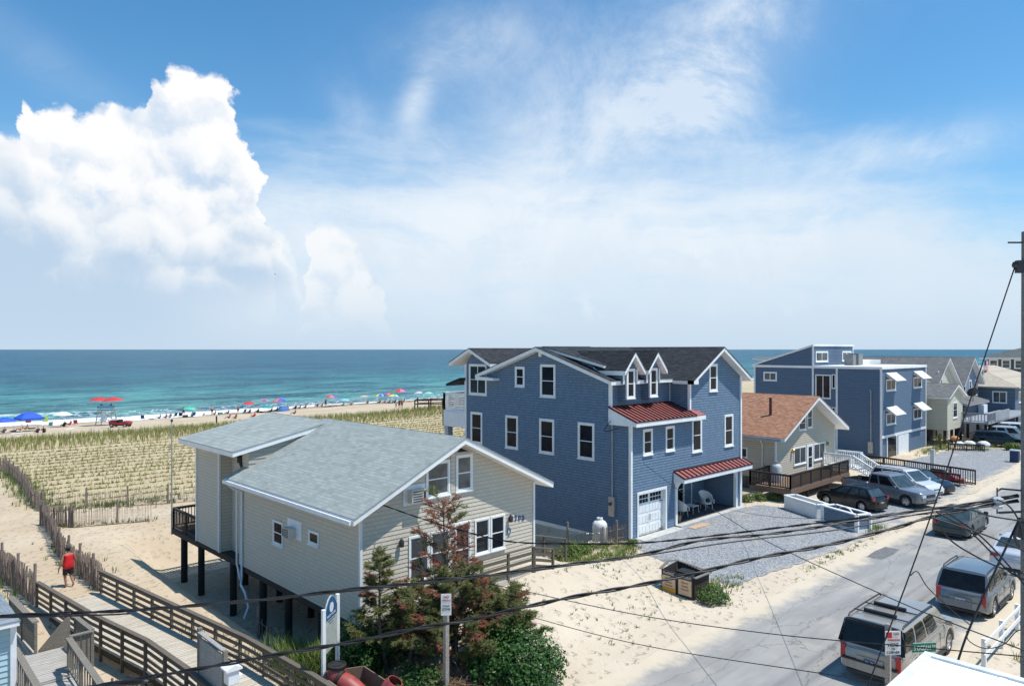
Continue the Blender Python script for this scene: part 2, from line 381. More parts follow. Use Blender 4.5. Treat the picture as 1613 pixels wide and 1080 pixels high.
# ---------------------------------------------------------------- terrain
def ground_z(x, y):
    z = 0.0
    left = 1-sstep(x, 11.5, 17.0)                       # the low side by the boardwalk
    fld = sstep(y, 26, 44)
    z += -.45*max(left, fld*(1-sstep(x, 60, 80)*.6))
    z += 1.45*math.exp(-((x-21.3)/4.6)**2/1.0-((y-20.9)/2.9)**2)*sstep(y, 14.6, 18)   # sand mound by the ramp
    z += .35*math.exp(-((x-14)/3)**2-((y-17)/2.5)**2)
    pit = sstep(x, 11.6, 13.6)*(1-sstep(x, 22.5, 26))*sstep(y, 22.0, 25.5)*(1-sstep(y, 42, 48))
    z += -1.75*pit
    bw = sstep(x, 4.0, 5.5)*(1-sstep(x, 9.8, 12.0))*sstep(y, 15, 18)*(1-sstep(y, 32.5, 35.5))
    z += -.55*bw                                        # hollow under the boardwalk
    z += .45*math.exp(-((y-97)/5)**2)*sstep(x, -60, 0)
    z -= 1.9*sstep(y, 98, 145) + .9*sstep(y, 140, 175)
    if y > 15 or x < 8: z += .10*fbm(x, y, .12)*sstep(y, 15.5, 24)+.035*fbm(x, y, .7)*sstep(y, 15.5, 20)
    z -= 1.15*sstep(x, 23.5, 27)*(1-sstep(x, 31.7, 32.3))*sstep(y, 25.2, 28.5)*(1-sstep(y, 40, 46))
    flat = (sstep(x, 28.5, 31.5) if y < 25 else sstep(x, 31.3, 32.2) if y > 27 else sstep(x, 28.5+1.4*(y-25), 31.5+.35*(y-25)))*(1-sstep(y, 36, 42))
    return z*(1-flat)+(.04*fbm(x, y, .3)*flat if y > 24.5 else 0)
def lines(a, b, fine, step, far):
    out = []; x = a
    while x < b:
        out.append(x); x += step if fine[0] <= x < fine[1] else min(far, step+.12*min(abs(x-fine[0]), abs(x-fine[1])))
    return out+[b]
SAND = bpy.data.materials.new('beach sand'); SAND.use_nodes = True; t = NT(SAND.node_tree); b = t.n['Principled BSDF']
g = t.node('ShaderNodeNewGeometry').outputs['Position']; gx, gy, gz = t.sep(g)
n_big = t.noise(g, .18, 6, .6); n_mid = t.noise(g, 1.1, 6, .65); n_fine = t.noise(g, 14, 5, .7)
col = t.mix(t.ss(n_big, .35, .7), (.49, .385, .265), (.60, .50, .37))
col = t.mix(t.ss(n_mid, .45, .75, 0, .5), col, (.43, .345, .25))
col = t.mix(t.m('MULTIPLY', n_fine, .25), col, (.40, .33, .24))
dbr = t.ss(t.noise(g, 5.0, 8, .78), .63, .70); dbr = t.m('MULTIPLY', dbr, t.ss(t.noise(g, .25, 3, .5), .45, .62))
col = t.mix(t.m('MULTIPLY', dbr, .55), col, (.20, .17, .11))              # bits of dry weed
col = t.mix(t.m('MULTIPLY', t.m('MULTIPLY', t.ss(gy, 54, 58), t.ss(gy, 103, 99)), t.m('MULTIPLY', t.ss(gx, 8.5, 12.5), t.ss(n_mid, .25, .7, .35, .8))), col, (.43, .36, .20))   # litter among the planted rows
rr1 = t.vm('LENGTH', t.vm('SUBTRACT', g, (22, 5, 0))); rr2 = t.vm('LENGTH', t.vm('SUBTRACT', g, (36, 30, 0)))
rut = t.m('ADD', t.m('LESS_THAN', t.m('ABSOLUTE', t.m('SUBTRACT', rr1, 12.2)), .10), t.m('ADD', t.m('LESS_THAN', t.m('ABSOLUTE', t.m('SUBTRACT', rr1, 13.8)), .10), t.m('LESS_THAN', t.m('ABSOLUTE', t.m('SUBTRACT', rr2, 17.0)), .11)))
col = t.mix(t.m('MULTIPLY', rut, t.ss(n_mid, .35, .7, .0, .55)), col, (.36, .30, .22))
pale = t.m('MULTIPLY', t.ss(gx, 14, 19), t.ss(gy, 26, 22)); col = t.mix(t.m('MULTIPLY', pale, .45), col, (.63, .565, .47))   # shell and stone grit on the lot by the street
wet = t.ss(t.m('ADD', gy, t.m('MULTIPLY', n_big, 4)), 139.5, 144)
col = t.mix(wet, col, (.34, .27, .19))
t.set(b.inputs['Base Color'], col); b.inputs['Specular IOR Level'].default_value = .15
t.set(b.inputs['Roughness'], t.m('SUBTRACT', .95, t.m('MULTIPLY', wet, .5)))
bn = t.node('ShaderNodeBump'); bn.inputs['Strength'].default_value = .85; bn.inputs['Distance'].default_value = .10
t.set(bn.inputs['Height'], t.m('ADD', t.m('MULTIPLY', n_mid, .6), t.m('ADD', t.m('MULTIPLY', n_fine, .25), t.m('MULTIPLY', t.ss(t.vor(t.vm('ADD', g, t.vm('SCALE', t.noise(g, 2, 3, .6, col=True), sc=.5)), 2.4), .1, .45), .9))))
t.l.new(bn.outputs[0], b.inputs['Normal'])
rutn = t.noise(g, .35, 4, .5)
gxs = lines(-900, 2500, (-2, 50), .55, 60); gys = lines(-600, 175, (14, 56), .55, 60)
vs = [(x, y, ground_z(x, y)) for y in gys for x in gxs]; nx = len(gxs)
fs = [(j*nx+i, j*nx+i+1, (j+1)*nx+i+1, (j+1)*nx+i) for j in range(len(gys)-1) for i in range(nx-1)]
m = MB(); m.open = True; m.add(vs, fs); ground = m.build('ground', SAND, smooth=180); tag(ground, kind='structure')

# ---------------------------------------------------------------- road
ROADM = bpy.data.materials.new('worn asphalt with drifted sand'); ROADM.use_nodes = True; t = NT(ROADM.node_tree); b = t.n['Principled BSDF']
g = t.node('ShaderNodeNewGeometry').outputs['Position']; gx, gy, gz = t.sep(g)
gs = t.xyz(t.m('MULTIPLY', gx, .25), gy, 0.0)
n1 = t.noise(gs, .9, 7, .62); n2 = t.noise(g, 22, 4, .7); n3 = t.noise(g, .35, 6, .6)
col = t.mix(t.ss(n1, .3, .7), (.275, .265, .25), (.375, .365, .345)); col = t.mix(t.m('MULTIPLY', n2, .35), col, (.20, .20, .205))
col = t.mix(t.ss(n3, .5, .72, 0, .4), col, (.50, .455, .38))
dark_lines = t.m('ADD', t.m('EXPONENT', t.m('MULTIPLY', t.m('POWER', t.m('DIVIDE', t.m('SUBTRACT', gy, 9.9), .16), 2), -1)), t.m('EXPONENT', t.m('MULTIPLY', t.m('POWER', t.m('DIVIDE', t.m('SUBTRACT', gy, 10.5), .10), 2), -1)))  # two narrow darker lines running lengthwise along the road
col = t.mix(t.m('MULTIPLY', dark_lines, t.ss(n3, .3, .6, .1, .5)), col, (.13, .13, .14))
oil = t.m('MULTIPLY', t.ss(t.noise(g, 1.6, 3, .5), .68, .74), .5); col = t.mix(oil, col, (.12, .12, .125))
lane = t.m('MULTIPLY', t.ss(t.noise(t.xyz(t.m('MULTIPLY', gx, .05), gy, 0.0), 1.1, 4, .6), .42, .62), .35); col = t.mix(lane, col, (.20, .20, .205))
crk = t.m('LESS_THAN', t.vor(t.vm('ADD', gs, t.vm('SCALE', t.noise(g, 1.5, 4, .6, col=True), sc=.5)), .55, 'Distance', 'DISTANCE_TO_EDGE'), .006)
col = t.mix(t.m('MULTIPLY', crk, .45), col, (.09, .09, .09))
e1 = t.m('ADD', t.m('SUBTRACT', 14.1, gy), t.m('MULTIPLY', t.m('SUBTRACT', t.noise(g, .8, 7, .68), .5), 2.6))
e2 = t.m('ADD', t.m('SUBTRACT', gy, 7.3), t.m('MULTIPLY', t.m('SUBTRACT', t.noise(g, .9, 7, .68), .5), 2.2))
snd = t.m('SUBTRACT', 1.0, t.m('MINIMUM', t.ss(e1, -.1, .9), t.ss(e2, -.1, .9)))
snd = t.m('MAXIMUM', snd, t.m('MULTIPLY', t.ss(gx, 21, 10), t.ss(t.noise(g, .5, 6, .6), .35, .6)))
col = t.mix(snd, col, t.mix(t.noise(g, 1.1, 6, .65), (.52, .44, .33), (.62, .54, .42)))
t.set(b.inputs['Base Color'], col); b.inputs['Roughness'].default_value = .9; b.inputs['Specular IOR Level'].default_value = .2
bn = t.node('ShaderNodeBump'); bn.inputs['Strength'].default_value = .5; bn.inputs['Distance'].default_value = .015
t.set(bn.inputs['Height'], t.m('ADD', n2, t.m('MULTIPLY', n1, 2))); t.l.new(bn.outputs[0], b.inputs['Normal'])
def sheet(name, poly_fn, xs, z, m, rows=8):
    mb = MB(); mb.open = True; vs = []
    for x in xs:
        a, c_ = poly_fn(x)
        for j in range(rows+1):
            y = a+(c_-a)*j/rows; vs.append((x, y, max(z, ground_z(x, y)+.006)))
    R = rows+1
    mb.add(vs, [(i*R+j, (i+1)*R+j, (i+1)*R+j+1, i*R+j+1) for i in range(len(xs)-1) for j in range(rows)])
    return tag(mb.build(name, m, smooth=180), kind='structure')
xs = [-200+i*10 for i in range(20)]+[i*.6 for i in range(0, 180)]+[110+i*10 for i in range(40)]
sheet('road', lambda x: (6.9+.25*fbm(x, 3, .4), 14.5+.3*fbm(x, 9, .35)), xs, .012, ROADM)
PATCH = mat('fresh asphalt patch', (.15, .148, .15), .9, var=.2, bump=.5)
m = MB(); m.open = True
m.add([(39.4+1.5*max(-.86, min(.86, 1.3*cos(a))), 13.5+.5*max(-.8, min(.8, 1.3*sin(a)))+.04*sin(5*a), .022) for a in [2*pi*k/20 for k in range(20)]], [tuple(range(20))])
tag(m.build('road_patch', PATCH), kind='structure')

# ---------------------------------------------------------------- gravel
GRAV = bpy.data.materials.new('crushed stone gravel'); GRAV.use_nodes = True; t = NT(GRAV.node_tree); b = t.n['Principled BSDF']
g = t.node('ShaderNodeNewGeometry').outputs['Position']
vc = t.node('ShaderNodeTexVoronoi'); t.set(vc.inputs['Vector'], g); vc.inputs['Scale'].default_value = 21
f = t.sep(vc.outputs['Color'])[0]
col = t.ramp(f, [(0, (.13, .135, .14)), (.35, (.235, .245, .26)), (.7, (.32, .33, .35)), (1, (.50, .51, .51))])
sn = t.ss(t.noise(g, .55, 7, .65), .56, .70)
gx, gy, gz = t.sep(g)
eg = t.m('ADD', t.m('SUBTRACT', gy, 14.6), t.m('MULTIPLY', t.m('SUBTRACT', t.noise(g, .7, 6, .65), .5), 5))
sn = t.m('MAXIMUM', t.m('MULTIPLY', sn, .55), t.m('SUBTRACT', 1, t.ss(eg, .0, 1.6)))
col = t.mix(sn, col, (.58, .50, .39))
t.set(b.inputs['Base Color'], col); b.inputs['Roughness'].default_value = .9; b.inputs['Specular IOR Level'].default_value = .25
bn = t.node('ShaderNodeBump'); bn.inputs['Strength'].default_value = .8; bn.inputs['Distance'].default_value = .04; bn.invert = True
t.set(bn.inputs['Height'], vc.outputs['Distance']); t.l.new(bn.outputs[0], b.inputs['Normal'])
def gravel(name, poly, z=.02, sub=.35):
    """outline with an uneven edge"""
    pts = []
    n = len(poly)
    for i in range(n):
        a, c_ = Vector(poly[i]), Vector(poly[(i+1) % n]); k = max(1, int((c_-a).length/sub))
        for j in range(k):
            p = a.lerp(c_, j/k); d = (c_-a).normalized(); nn = Vector((-d.y, d.x))
            p = p+nn*(.22*fbm(p.x, p.y, 1.7)); pts.append((p.x, p.y, z))
    m = MB(); m.open = True; m.add(pts, [tuple(range(len(pts)))])
    o = m.build(name, GRAV); return tag(o, kind='structure')
gravel('gravel_drive', [(31.6, 23.75), (30.3, 21.6), (29.0, 18.2), (29.2, 16.2), (33, 15.9), (37, 15.4), (44, 14.9), (54, 14.7), (62.5, 14.6), (65.2, 21.8), (50.8, 21.6), (46.6, 20.6), (45.4, 23.5), (44.4, 23.75)])
gravel('gravel_parking', [(66.5, 15.6), (74, 15.3), (84, 16), (90, 18), (88, 21), (83, 22.6), (74, 23.2), (68.5, 22)], z=.016)

# ---------------------------------------------------------------- sea
SEA_Z = -2.35
WAT = bpy.data.materials.new('sea water'); WAT.use_nodes = True; t = NT(WAT.node_tree); b = t.n['Principled BSDF']
g = t.node('ShaderNodeNewGeometry').outputs['Position']; gx, gy, gz = t.sep(g)
ga = t.xyz(t.m('MULTIPLY', gx, .45), gy, 0.0)
shore = t.m('ADD', gy, t.m('MULTIPLY', t.m('SUBTRACT', t.noise(ga, .03, 4, .6), .5), 40))
col = t.ramp(t.ss(shore, 140, 520), [(0, (.12, .34, .30)), (.15, (.052, .262, .262)), (.42, (.025, .165, .20)), (1, (.018, .116, .176))])
chop = t.noise(ga, .22, 9, .68); chop2 = t.noise(t.vm('ADD', ga, (40, 9, 0)), .045, 6, .6)
cm = t.m('ADD', t.m('MULTIPLY', t.noise(ga, .16, 6, .7), .40), t.m('ADD', t.m('MULTIPLY', t.noise(ga, .05, 5, .65), .30), t.m('MULTIPLY', t.noise(ga, .013, 5, .65), .30)))
col = t.mix(t.ss(cm, .43, .56, .90, 0), col, (.008, .062, .112)); col = t.mix(t.ss(cm, .55, .64, 0, .5), col, (.07, .26, .30))
col = t.mix(t.ss(chop2, .5, .7, 0, .4), col, (.05, .24, .27))
rip = t.noise(t.vm('MULTIPLY', g, (.035, .11, 0)), 1, 8, .75); col = t.mix(t.ss(rip, .46, .60, .0, .55), col, (.006, .07, .12))
# foam
fn = t.noise(ga, .9, 9, .75); fl = t.noise(t.xyz(t.m('MULTIPLY', gx, .2), gy, 0.0), .13, 8, .68)
run = t.m('ADD', gy, t.m('MULTIPLY', t.m('SUBTRACT', fl, .5), 34))
wash = t.m('SUBTRACT', 1.0, t.ss(run, 142.5, 154.0))
foam = t.ss(t.m('ADD', fn, t.m('MULTIPLY', wash, .38)), .55, .72)
lace = t.m('LESS_THAN', t.vor(t.vm('ADD', ga, t.vm('SCALE', t.noise(g, .8, 4, .6, col=True), sc=1.4)), .8, 'Distance', 'DISTANCE_TO_EDGE'), .06)
foam = t.m('MAXIMUM', foam, t.m('MULTIPLY', t.m('MULTIPLY', lace, .6), t.m('SUBTRACT', 1, t.ss(run, 148, 176))))
crest = t.m('MULTIPLY', t.ss(gz, SEA_Z+.42, SEA_Z+.75), t.ss(fn, .42, .6))
foam = t.m('MAXIMUM', foam, crest); foam = t.m('MAXIMUM', foam, t.m('MULTIPLY', t.ss(t.noise(ga, .35, 9, .7), .70, .76), .5))
col = t.mix(foam, col, (.78, .82, .82))
t.set(b.inputs['Base Color'], col)
t.set(b.inputs['Roughness'], t.m('ADD', .35, t.m('MULTIPLY', foam, .5))); b.inputs['IOR'].default_value = 1.33
b.inputs['Specular IOR Level'].default_value = .05
bn = t.node('ShaderNodeBump'); bn.inputs['Strength'].default_value = 1.0; bn.inputs['Distance'].default_value = 1.1
t.set(bn.inputs['Height'], t.m('ADD', chop, t.m('MULTIPLY', t.noise(ga, 1.3, 5, .6), .22))); t.l.new(bn.outputs[0], b.inputs['Normal'])
def wave(x, y):
    z = SEA_Z+.06*fbm(x, y, .15)
    for y0, a, wd in ((149, .55, 1.5), (158, .75, 2.2), (172, .45, 3.5), (190, .30, 4.5), (214, .22, 6)):
        s_ = max(0, .55+.9*mnoise.noise(Vector((x*.022+y0, y0*3.1, 0))))
        yy = y-y0-5*mnoise.noise(Vector((x*.012, y0, 1.7)))
        z += a*s_*math.exp(-(yy/(wd*(.55 if yy < 0 else 1.3)))**2)
    return z
vs = []; sx = [-60+i*1.3 for i in range(300)]; sy = [134+j*.45 for j in range(130)]+[192+j*2.0 for j in range(24)]
for y in sy:
    for x in sx: vs.append((x, y, wave(x, y)))
n = len(sx); m = MB(); m.open = True
m.add(vs, [(j*n+i, j*n+i+1, (j+1)*n+i+1, (j+1)*n+i) for j in range(len(sy)-1) for i in range(n-1)])
x0, x1, y0, y1 = sx[0], sx[-1], sy[0], sy[-1]
fx = [-4000, -800, x0, x1, 900, 4000, 40000]; 
# the rest of the sea, butted on to the surf
q = []
def rect(a, b_, c_, d_): m.add([(a, c_, SEA_Z), (b_, c_, SEA_Z), (b_, d_, SEA_Z), (a, d_, SEA_Z)], [(0, 1, 2, 3)])
rect(-30000, x0, 134, y1); rect(x1, 60000, 134, y1); rect(-30000, 60000, y1, 900); rect(-30000, 60000, 900, 50000)
tag(m.build('sea_water', WAT, smooth=180), kind='structure')

# ================================================================ houses
class Plane:
    """an upright wall plane: p(u, z, out) -> world; axis 'y' faces the street (-Y), axis 'x' faces -X, 'X' +X, 'Y' +Y"""
    def __init__(s, axis, c): s.a = axis; s.c = c
    def p(s, u, z, o=0.0):
        if s.a == 'y': return (u, s.c-o, z)
        if s.a == 'Y': return (u, s.c+o, z)
        if s.a == 'x': return (s.c-o, u, z)
        return (s.c+o, u, z)
    def box(s, mb, u0, u1, z0, z1, o0, o1):
        a = s.p(u0, z0, o0); b_ = s.p(u1, z1, o1)
        return mb.box(min(a[0], b_[0]), min(a[1], b_[1]), a[2], max(a[0], b_[0]), max(a[1], b_[1]), b_[2])
def span(poly, z):
    xs_ = []
    n = len(poly)
    for i in range(n):
        (u0, z0), (u1, z1) = poly[i], poly[(i+1) % n]
        if abs(z1-z0) < 1e-9:
            if abs(z-z0) < 1e-6: xs_ += [u0, u1]
            continue
        if min(z0, z1)-1e-7 <= z <= max(z0, z1)+1e-7: xs_.append(u0+(u1-u0)*(z-z0)/(z1-z0))
    return (min(xs_), max(xs_)) if xs_ else None
def clad(mb, pl, poly, course=.15, lip=.018, holes=()):
    """overlapping courses (each leans out at its foot) over a convex wall outline [(u, z)...]; holes are (u0, u1, z0, z1)"""
    zs = sorted(set([z for _, z in poly])); z0, z1 = zs[0], zs[-1]
    cuts = set(zs); k = math.ceil(z0/course)
    while k*course < z1: cuts.add(k*course); k += 1
    for h in holes: cuts.add(h[2]); cuts.add(h[3])
    cuts = sorted(c_ for c_ in cuts if z0 <= c_ <= z1)
    for a, c_ in zip(cuts, cuts[1:]):
        if c_-a < .004: continue
        sa, sb = span(poly, a+1e-5), span(poly, c_-1e-5)
        if not sa or not sb: continue
        fa = lip*(1-(a % course)/course) if (a % course) < course-.003 else lip; fb = fa-lip*(c_-a)/course
        segs = [(sa[0], sa[1], sb[0], sb[1])]
        for h in holes:
            if h[2] <= a+1e-6 and h[3] >= c_-1e-6:
                ns = []
                for (p0, p1, q0, q1) in segs:
                    if h[0] > p0 and h[1] < p1: ns += [(p0, h[0], q0, h[0]), (h[1], p1, h[1], q1)]
                    else: ns.append((p0, p1, q0, q1))
                segs = ns
        for (p0, p1, q0, q1) in segs:
            v = [pl.p(p0, a, fa), pl.p(p1, a, fa), pl.p(q1, c_, fb), pl.p(q0, c_, fb), pl.p(p0, a, 0), pl.p(p1, a, 0)]
            fs_ = [(0, 1, 2, 3)]
            if fa >= lip*.95: fs_.append((4, 5, 1, 0))
            mb.add(v, fs_)
    return mb
def wallmesh(name, m, parent, pieces, course=.15, lip=.018, label=None):
    """pieces: (plane, poly, holes)"""
    mb = MB(); mb.open = True
    for pc_ in pieces: clad(mb, pc_[0], pc_[1], course, lip, pc_[2] if len(pc_) > 2 else ())
    o = mb.build(name, m, parent, label=label)
    return o
WCOUNT = [0]
def window(pl, u0, u1, z0, z1, par, fr=.10, panes=1, sash=True, glass=None, trim=None, out=.05, sill=True, fname='window', pname='pane'):
    """trim round an opening u0..u1, z0..z1 (outer size) with sashes; panes side by side"""
    trim = trim or WHITE
    if glass is None: WCOUNT[0] += 1; glass = (GLASS, GLASS, GLASSC, GLASS, GLASSB)[WCOUNT[0] % 5]
    mb = MB()
    pl.box(mb, u0, u0+fr, z0, z1, .002, out); pl.box(mb, u1-fr, u1, z0, z1, .002, out)
    pl.box(mb, u0+fr, u1-fr, z1-fr, z1, .002, out+.004); pl.box(mb, u0+fr, u1-fr, z0, z0+fr*.8, .002, out+.004)
    if sill: pl.box(mb, u0-.03, u1+.03, z0-.05, z0-.001, .002, out+.04)
    a, b_, c_, d_ = u0+fr, u1-fr, z0+fr*.8, z1-fr
    w_ = (b_-a)/panes; s_ = .035 if fr > .06 else .025
    for i in range(panes):
        p0, p1 = a+i*w_, a+(i+1)*w_
        if i: pl.box(mb, p0-s_, p0+s_, c_, d_, .002, out-.006)
        if sash: pl.box(mb, p0+s_*.6, p1-s_*.6, (c_+d_)/2-.022, (c_+d_)/2+.022, .002, out-.014)
        for q0, q1, r0, r1 in ((p0+.001, p0+s_*.9, c_+.001, d_-.001), (p1-s_*.9, p1-.001, c_+.001, d_-.001), (p0+s_, p1-s_, c_+.001, c_+s_), (p0+s_, p1-s_, d_-s_, d_-.001)):
            pl.box(mb, q0, q1, r0, r1, .002, out-.018)
    f = mb.build(fname, trim, par)
    g_ = MB()
    for i in range(panes):
        pl.box(g_, a+i*w_+.004, a+(i+1)*w_-.004, c_+.004, d_-.004, .003, out-.021)
    g_.build(pname, glass, f)
    return f
def slab(name, m, par, poly, th, label=None, smooth=None):
    """roof sheet: sloping polygon (world points of its top) with vertical thickness"""
    mb = MB(); mb.prism([(p[0], p[1], p[2]-th) for p in poly], (0, 0, th)); return mb.build(name, m, par, label=label)
def roof_side(par, poly, shm, trimm=None, th=.22, name='roof'):
    """a slope: white board slab with shingles on top standing a little proud"""
    o = slab(name, trimm or WHITE, par, poly, th)
    c_ = sum((Vector(p) for p in poly), Vector())/len(poly)
    big = [Vector(p)+(Vector(p)-c_).normalized()*.035+Vector((0, 0, .035)) for p in poly]
    slab('shingles', shm, o, big, .032)
    return o
def post(mb, x, y, z0, z1, s_=.1): return mb.box(x-s_/2, y-s_/2, z0, x+s_/2, y+s_/2, z1)
def railing(name, m, par, a, b_, h=1.0, pitch=.13, posts=1.8, rails=(1.0, .12), bal=.035, ps=.09, infill='bal', cap=.14, label=None):
    """railing from a to b (points on the deck)"""
    a, b_ = Vector(a), Vector(b_); L = (b_-a).length; mb = MB()
    n = max(1, round(L/posts))
    for i in range(n+1):
        p = a.lerp(b_, i/n); post(mb, p.x, p.y, p.z-.05, p.z+h-.02, ps)
    mb.beam(a+Vector((0, 0, h)), b_+Vector((0, 0, h)), cap, .04)
    if infill == 'bal':
        mb.beam(a+Vector((0, 0, h-.07)), b_+Vector((0, 0, h-.07)), .04, .09); mb.beam(a+Vector((0, 0, .12)), b_+Vector((0, 0, .12)), .04, .08)
        k = max(1, int(L/pitch))
        for i in range(1, k):
            p = a.lerp(b_, i/k); mb.box(p.x-bal/2, p.y-bal/2, p.z+.15, p.x+bal/2, p.y+bal/2, p.z+h-.1)
    elif infill == 'rails':
        for q in (.25, .50, .75): mb.beam(a+Vector((0, 0, h*q)), b_+Vector((0, 0, h*q)), .04, .12)
    elif infill == 'board':
        k = max(1, int(L/.15))
        for i in range(k):
            p = a.lerp(b_, (i+.5)/k); d = (b_-a).normalized()
            mb.beam(p-d*.056+Vector((0, 0, h*.5)), p+d*.056+Vector((0, 0, h*.5)), .025, h*.92+.03*random.random())
    return mb.build(name, m, par, label=label)
def pipe(name, m, par, pts, r=.04, n=8): return MB().tube(pts, r, n).build(name, m, par, smooth=60)
def planks(mb, x0, x1, y0, y1, z, along='x', wd=.145, th=.04, gap=.022):
    if along == 'x':
        k = max(1, round((y1-y0)/wd)); s_ = (y1-y0)/k
        for i in range(k): mb.box(x0, y0+i*s_+gap/2, z-th, x1, y0+(i+1)*s_-gap/2, z+.004*random.random())
    else:
        k = max(1, round((x1-x0)/wd)); s_ = (x1-x0)/k
        for i in range(k): mb.box(x0+i*s_+gap/2, y0, z-th, x0+(i+1)*s_-gap/2, y1, z+.004*random.random())
    return mb

# ---------------------------------------------------------------- beige cottage on piles
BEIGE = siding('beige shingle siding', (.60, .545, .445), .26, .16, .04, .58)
SHG = shingles('pale grey green roof shingles', ((.22, .245, .235), (.31, .345, .33), (.40, .435, .41)), 'y', .34, .068)
A = empty('beach_cottage', (18, 28, 0), 'beige shingled one-storey cottage on dark piles with pale grey roof and blue house number', 'house')
AX0, AX1, AY0, AY1, AB = 13.7, 22.4, 22.1, 32.5, .66
RX, RZ = 18.05, 7.03; sl_ = (7.03-4.66)/(18.05-13.05)
def az_(x, d=0.0): return RZ-sl_*abs(x-RX)-d
fy = Plane('y', AY0); lx = Plane('x', AX0)
wallmesh('wall', BEIGE, A, [
    (fy, [(AX0, AB), (AX1, AB), (AX1, az_(AX1, .2)), (RX, az_(RX, .2)), (AX0, az_(AX0, .2))]),
    (lx, [(AY0, AB), (AY1, AB), (AY1, az_(AX0, .2)), (AY0, az_(AX0, .2))]),
    (Plane('X', AX1), [(AY0, AB), (AY1, AB), (AY1, az_(AX1, .2)), (AY0, az_(AX1, .2))]),
    (Plane('x', 14.4), [(AY1, AB), (37.9, AB), (37.9, 6.0), (AY1, 6.0)]),
    (Plane('x', 13.8), [(35.0, AB), (37.9, AB), (37.9, 5.8), (35.0, 5.8)]),
    (Plane('y', 35.0), [(13.8, AB), (14.4, AB), (14.4, 5.9), (13.8, 5.8)]),
    (Plane('Y', 37.9), [(13.8, AB), (AX1, AB), (AX1, 5.8), (RX, 6.65), (13.8, 5.8)]),
    (Plane('X', AX1), [(AY1+.01, AB), (37.9, AB), (37.9, 5.8), (AY1+.01, 5.8)]),
], .16, .016)
m = MB(); m.box(AX0+.02, AY0+.02, AB-.28, AX1-.02, AY1-.02, AB-.004); m.box(13.83, AY1+.02, AB-.28, AX1-.02, 37.88, AB-.004)
m.build('floor_frame', WOODD, A)
wallmesh('dormer_wall', siding('beige lap siding', (.40, .38, .33), 3.0, .17, .05, .6), A,
         [(Plane('y', 31.92), [(13.9, 4.9), (RX+4.0, 4.9), (RX, az_(RX, .35)), (13.9, 5.85)])], .22, .03)
m = MB(); Plane('x', 14.4).box(m, 33.75, 34.3, 5.02, 5.42, .003, .03); m.build('vent_window', GLASS, A)
m = MB(); Plane('x', 13.9).box(m, 31.92, 32.6, 4.4, 5.8, -.06, .0); m.build('dormer_cheek', BEIGE, A)
m = MB()
for x, y in ((AX0-.012, AY0-.012), (AX1+.012, AY0-.012)): m.box(x-.05, y-.05, AB, x+.05, y+.05, az_(AX0, .25))
for x, y, h in ((13.78, 34.98, 5.75), (14.38, 32.6, 4.4), (13.78, 37.9, 5.75)): m.box(x-.05, y-.05, AB, x+.05, y+.05, h)
fy.box(m, 13.66, 13.70, AB, 4.5, .0, .02)
m.parts('corner_trim', WHITE2, A)
r_ = roof_side(A, [(13.05, 21.5, az_(13.05)), (13.05, AY1+.02, az_(13.05)), (RX, AY1+.02, RZ), (RX, 21.5, RZ)], SHG)
r2 = roof_side(A, [(RX, 21.5, RZ), (RX, AY1+.02, RZ), (23.05, AY1+.02, az_(23.05)), (23.05, 21.5, az_(23.05))], SHG)
roof_side(A, [(13.1, 31.75, 5.90), (13.1, 38.6, 5.90), (RX+.02, 38.6, 6.93), (RX+.02, 31.75, 6.93)], SHG, name='roof')
roof_side(A, [(RX, AY1+.06, 6.93), (RX, 38.6, 6.93), (23.0, 38.6, 5.9), (23.0, AY1+.06, 5.9)], SHG, name='roof')
m = MB(); m.box(12.93, 21.6, az_(13.05)-.20, 13.045, AY1, az_(13.05)-.05)
m.box(23.055, 21.6, az_(13.05)-.20, 23.17, AY1, az_(13.05)-.05); m.parts('gutter', WHITE2, A)
pipe('downspout', WHITE2, A, [(12.99, 32.2, 4.5), (13.3, 32.2, 4.2), (13.62, 32.0, 4.05), (13.62, 32.0, .2), (13.45, 31.7, -.05), (13.30, 30.9, -.2), (13.32, 30.6, -.75), (12.95, 30.2, -1.05)], .05)
pipe('downspout', WOODD, A, [(13.75, 32.9, 5.85), (13.8, 32.7, 5.4), (13.95, 32.5, 4.75)], .07)
pipe('downspout', WHITE2, A, [(13.62, 32.55, 4.4), (13.62, 32.55, .7), (13.5, 31.9, .1)], .045)
window(lx, 28.05, 28.95, 2.32, 3.32, A, .07, 1, glass=GLASS)
w_ = window(lx, 25.05, 25.85, 2.93, 3.45, A, .07, 1, sash=False)
def ac_unit(pl, u0, u1, z0, z1, par, panel=.0):
    m = MB(); pl.box(m, u0, u1, z0, z1, .003, .34); o = m.build('air_conditioner', mat('off-white air conditioner casing', (.55, .54, .50), .5), par, bevel=.012)
    m = MB(); n = 5
    for i in range(n):
        z = z0+.06+(z1-z0-.12)*i/(n-1); pl.box(m, u0+.05, u0+(u1-u0)*.72, z-.018, z+.018, .341, .352)
    pl.box(m, u0+(u1-u0)*.78, u1-.04, z0+.06, z1-.06, .341, .346)
    m.build('grille', DARKM, o); return o
m = MB(); lx.box(m, 26.45, 27.65, 2.86, 3.62, .003, .03); m.build('window_panel', WHITE2, A)
ac_unit(lx, 26.9, 27.5, 2.9, 3.3, A)
window(fy, 16.55, 17.72, 4.82, 6.18, A, .09, 1, glass=GLASSL)
window(fy, 18.02, 18.88, 4.85, 6.30, A, .09, 1, glass=GLASSL)
m = MB(); fy.box(m, 17.76, 17.98, 4.85, 6.7, .004, .05); m.prism([fy.p(18.0, 6.40, .012), fy.p(18.82, 6.40, .012), fy.p(18.28, 6.62, .012), fy.p(18.0, 6.72, .012)], (0, -.03, 0)); m.build('window_trim', BEIGE, A)
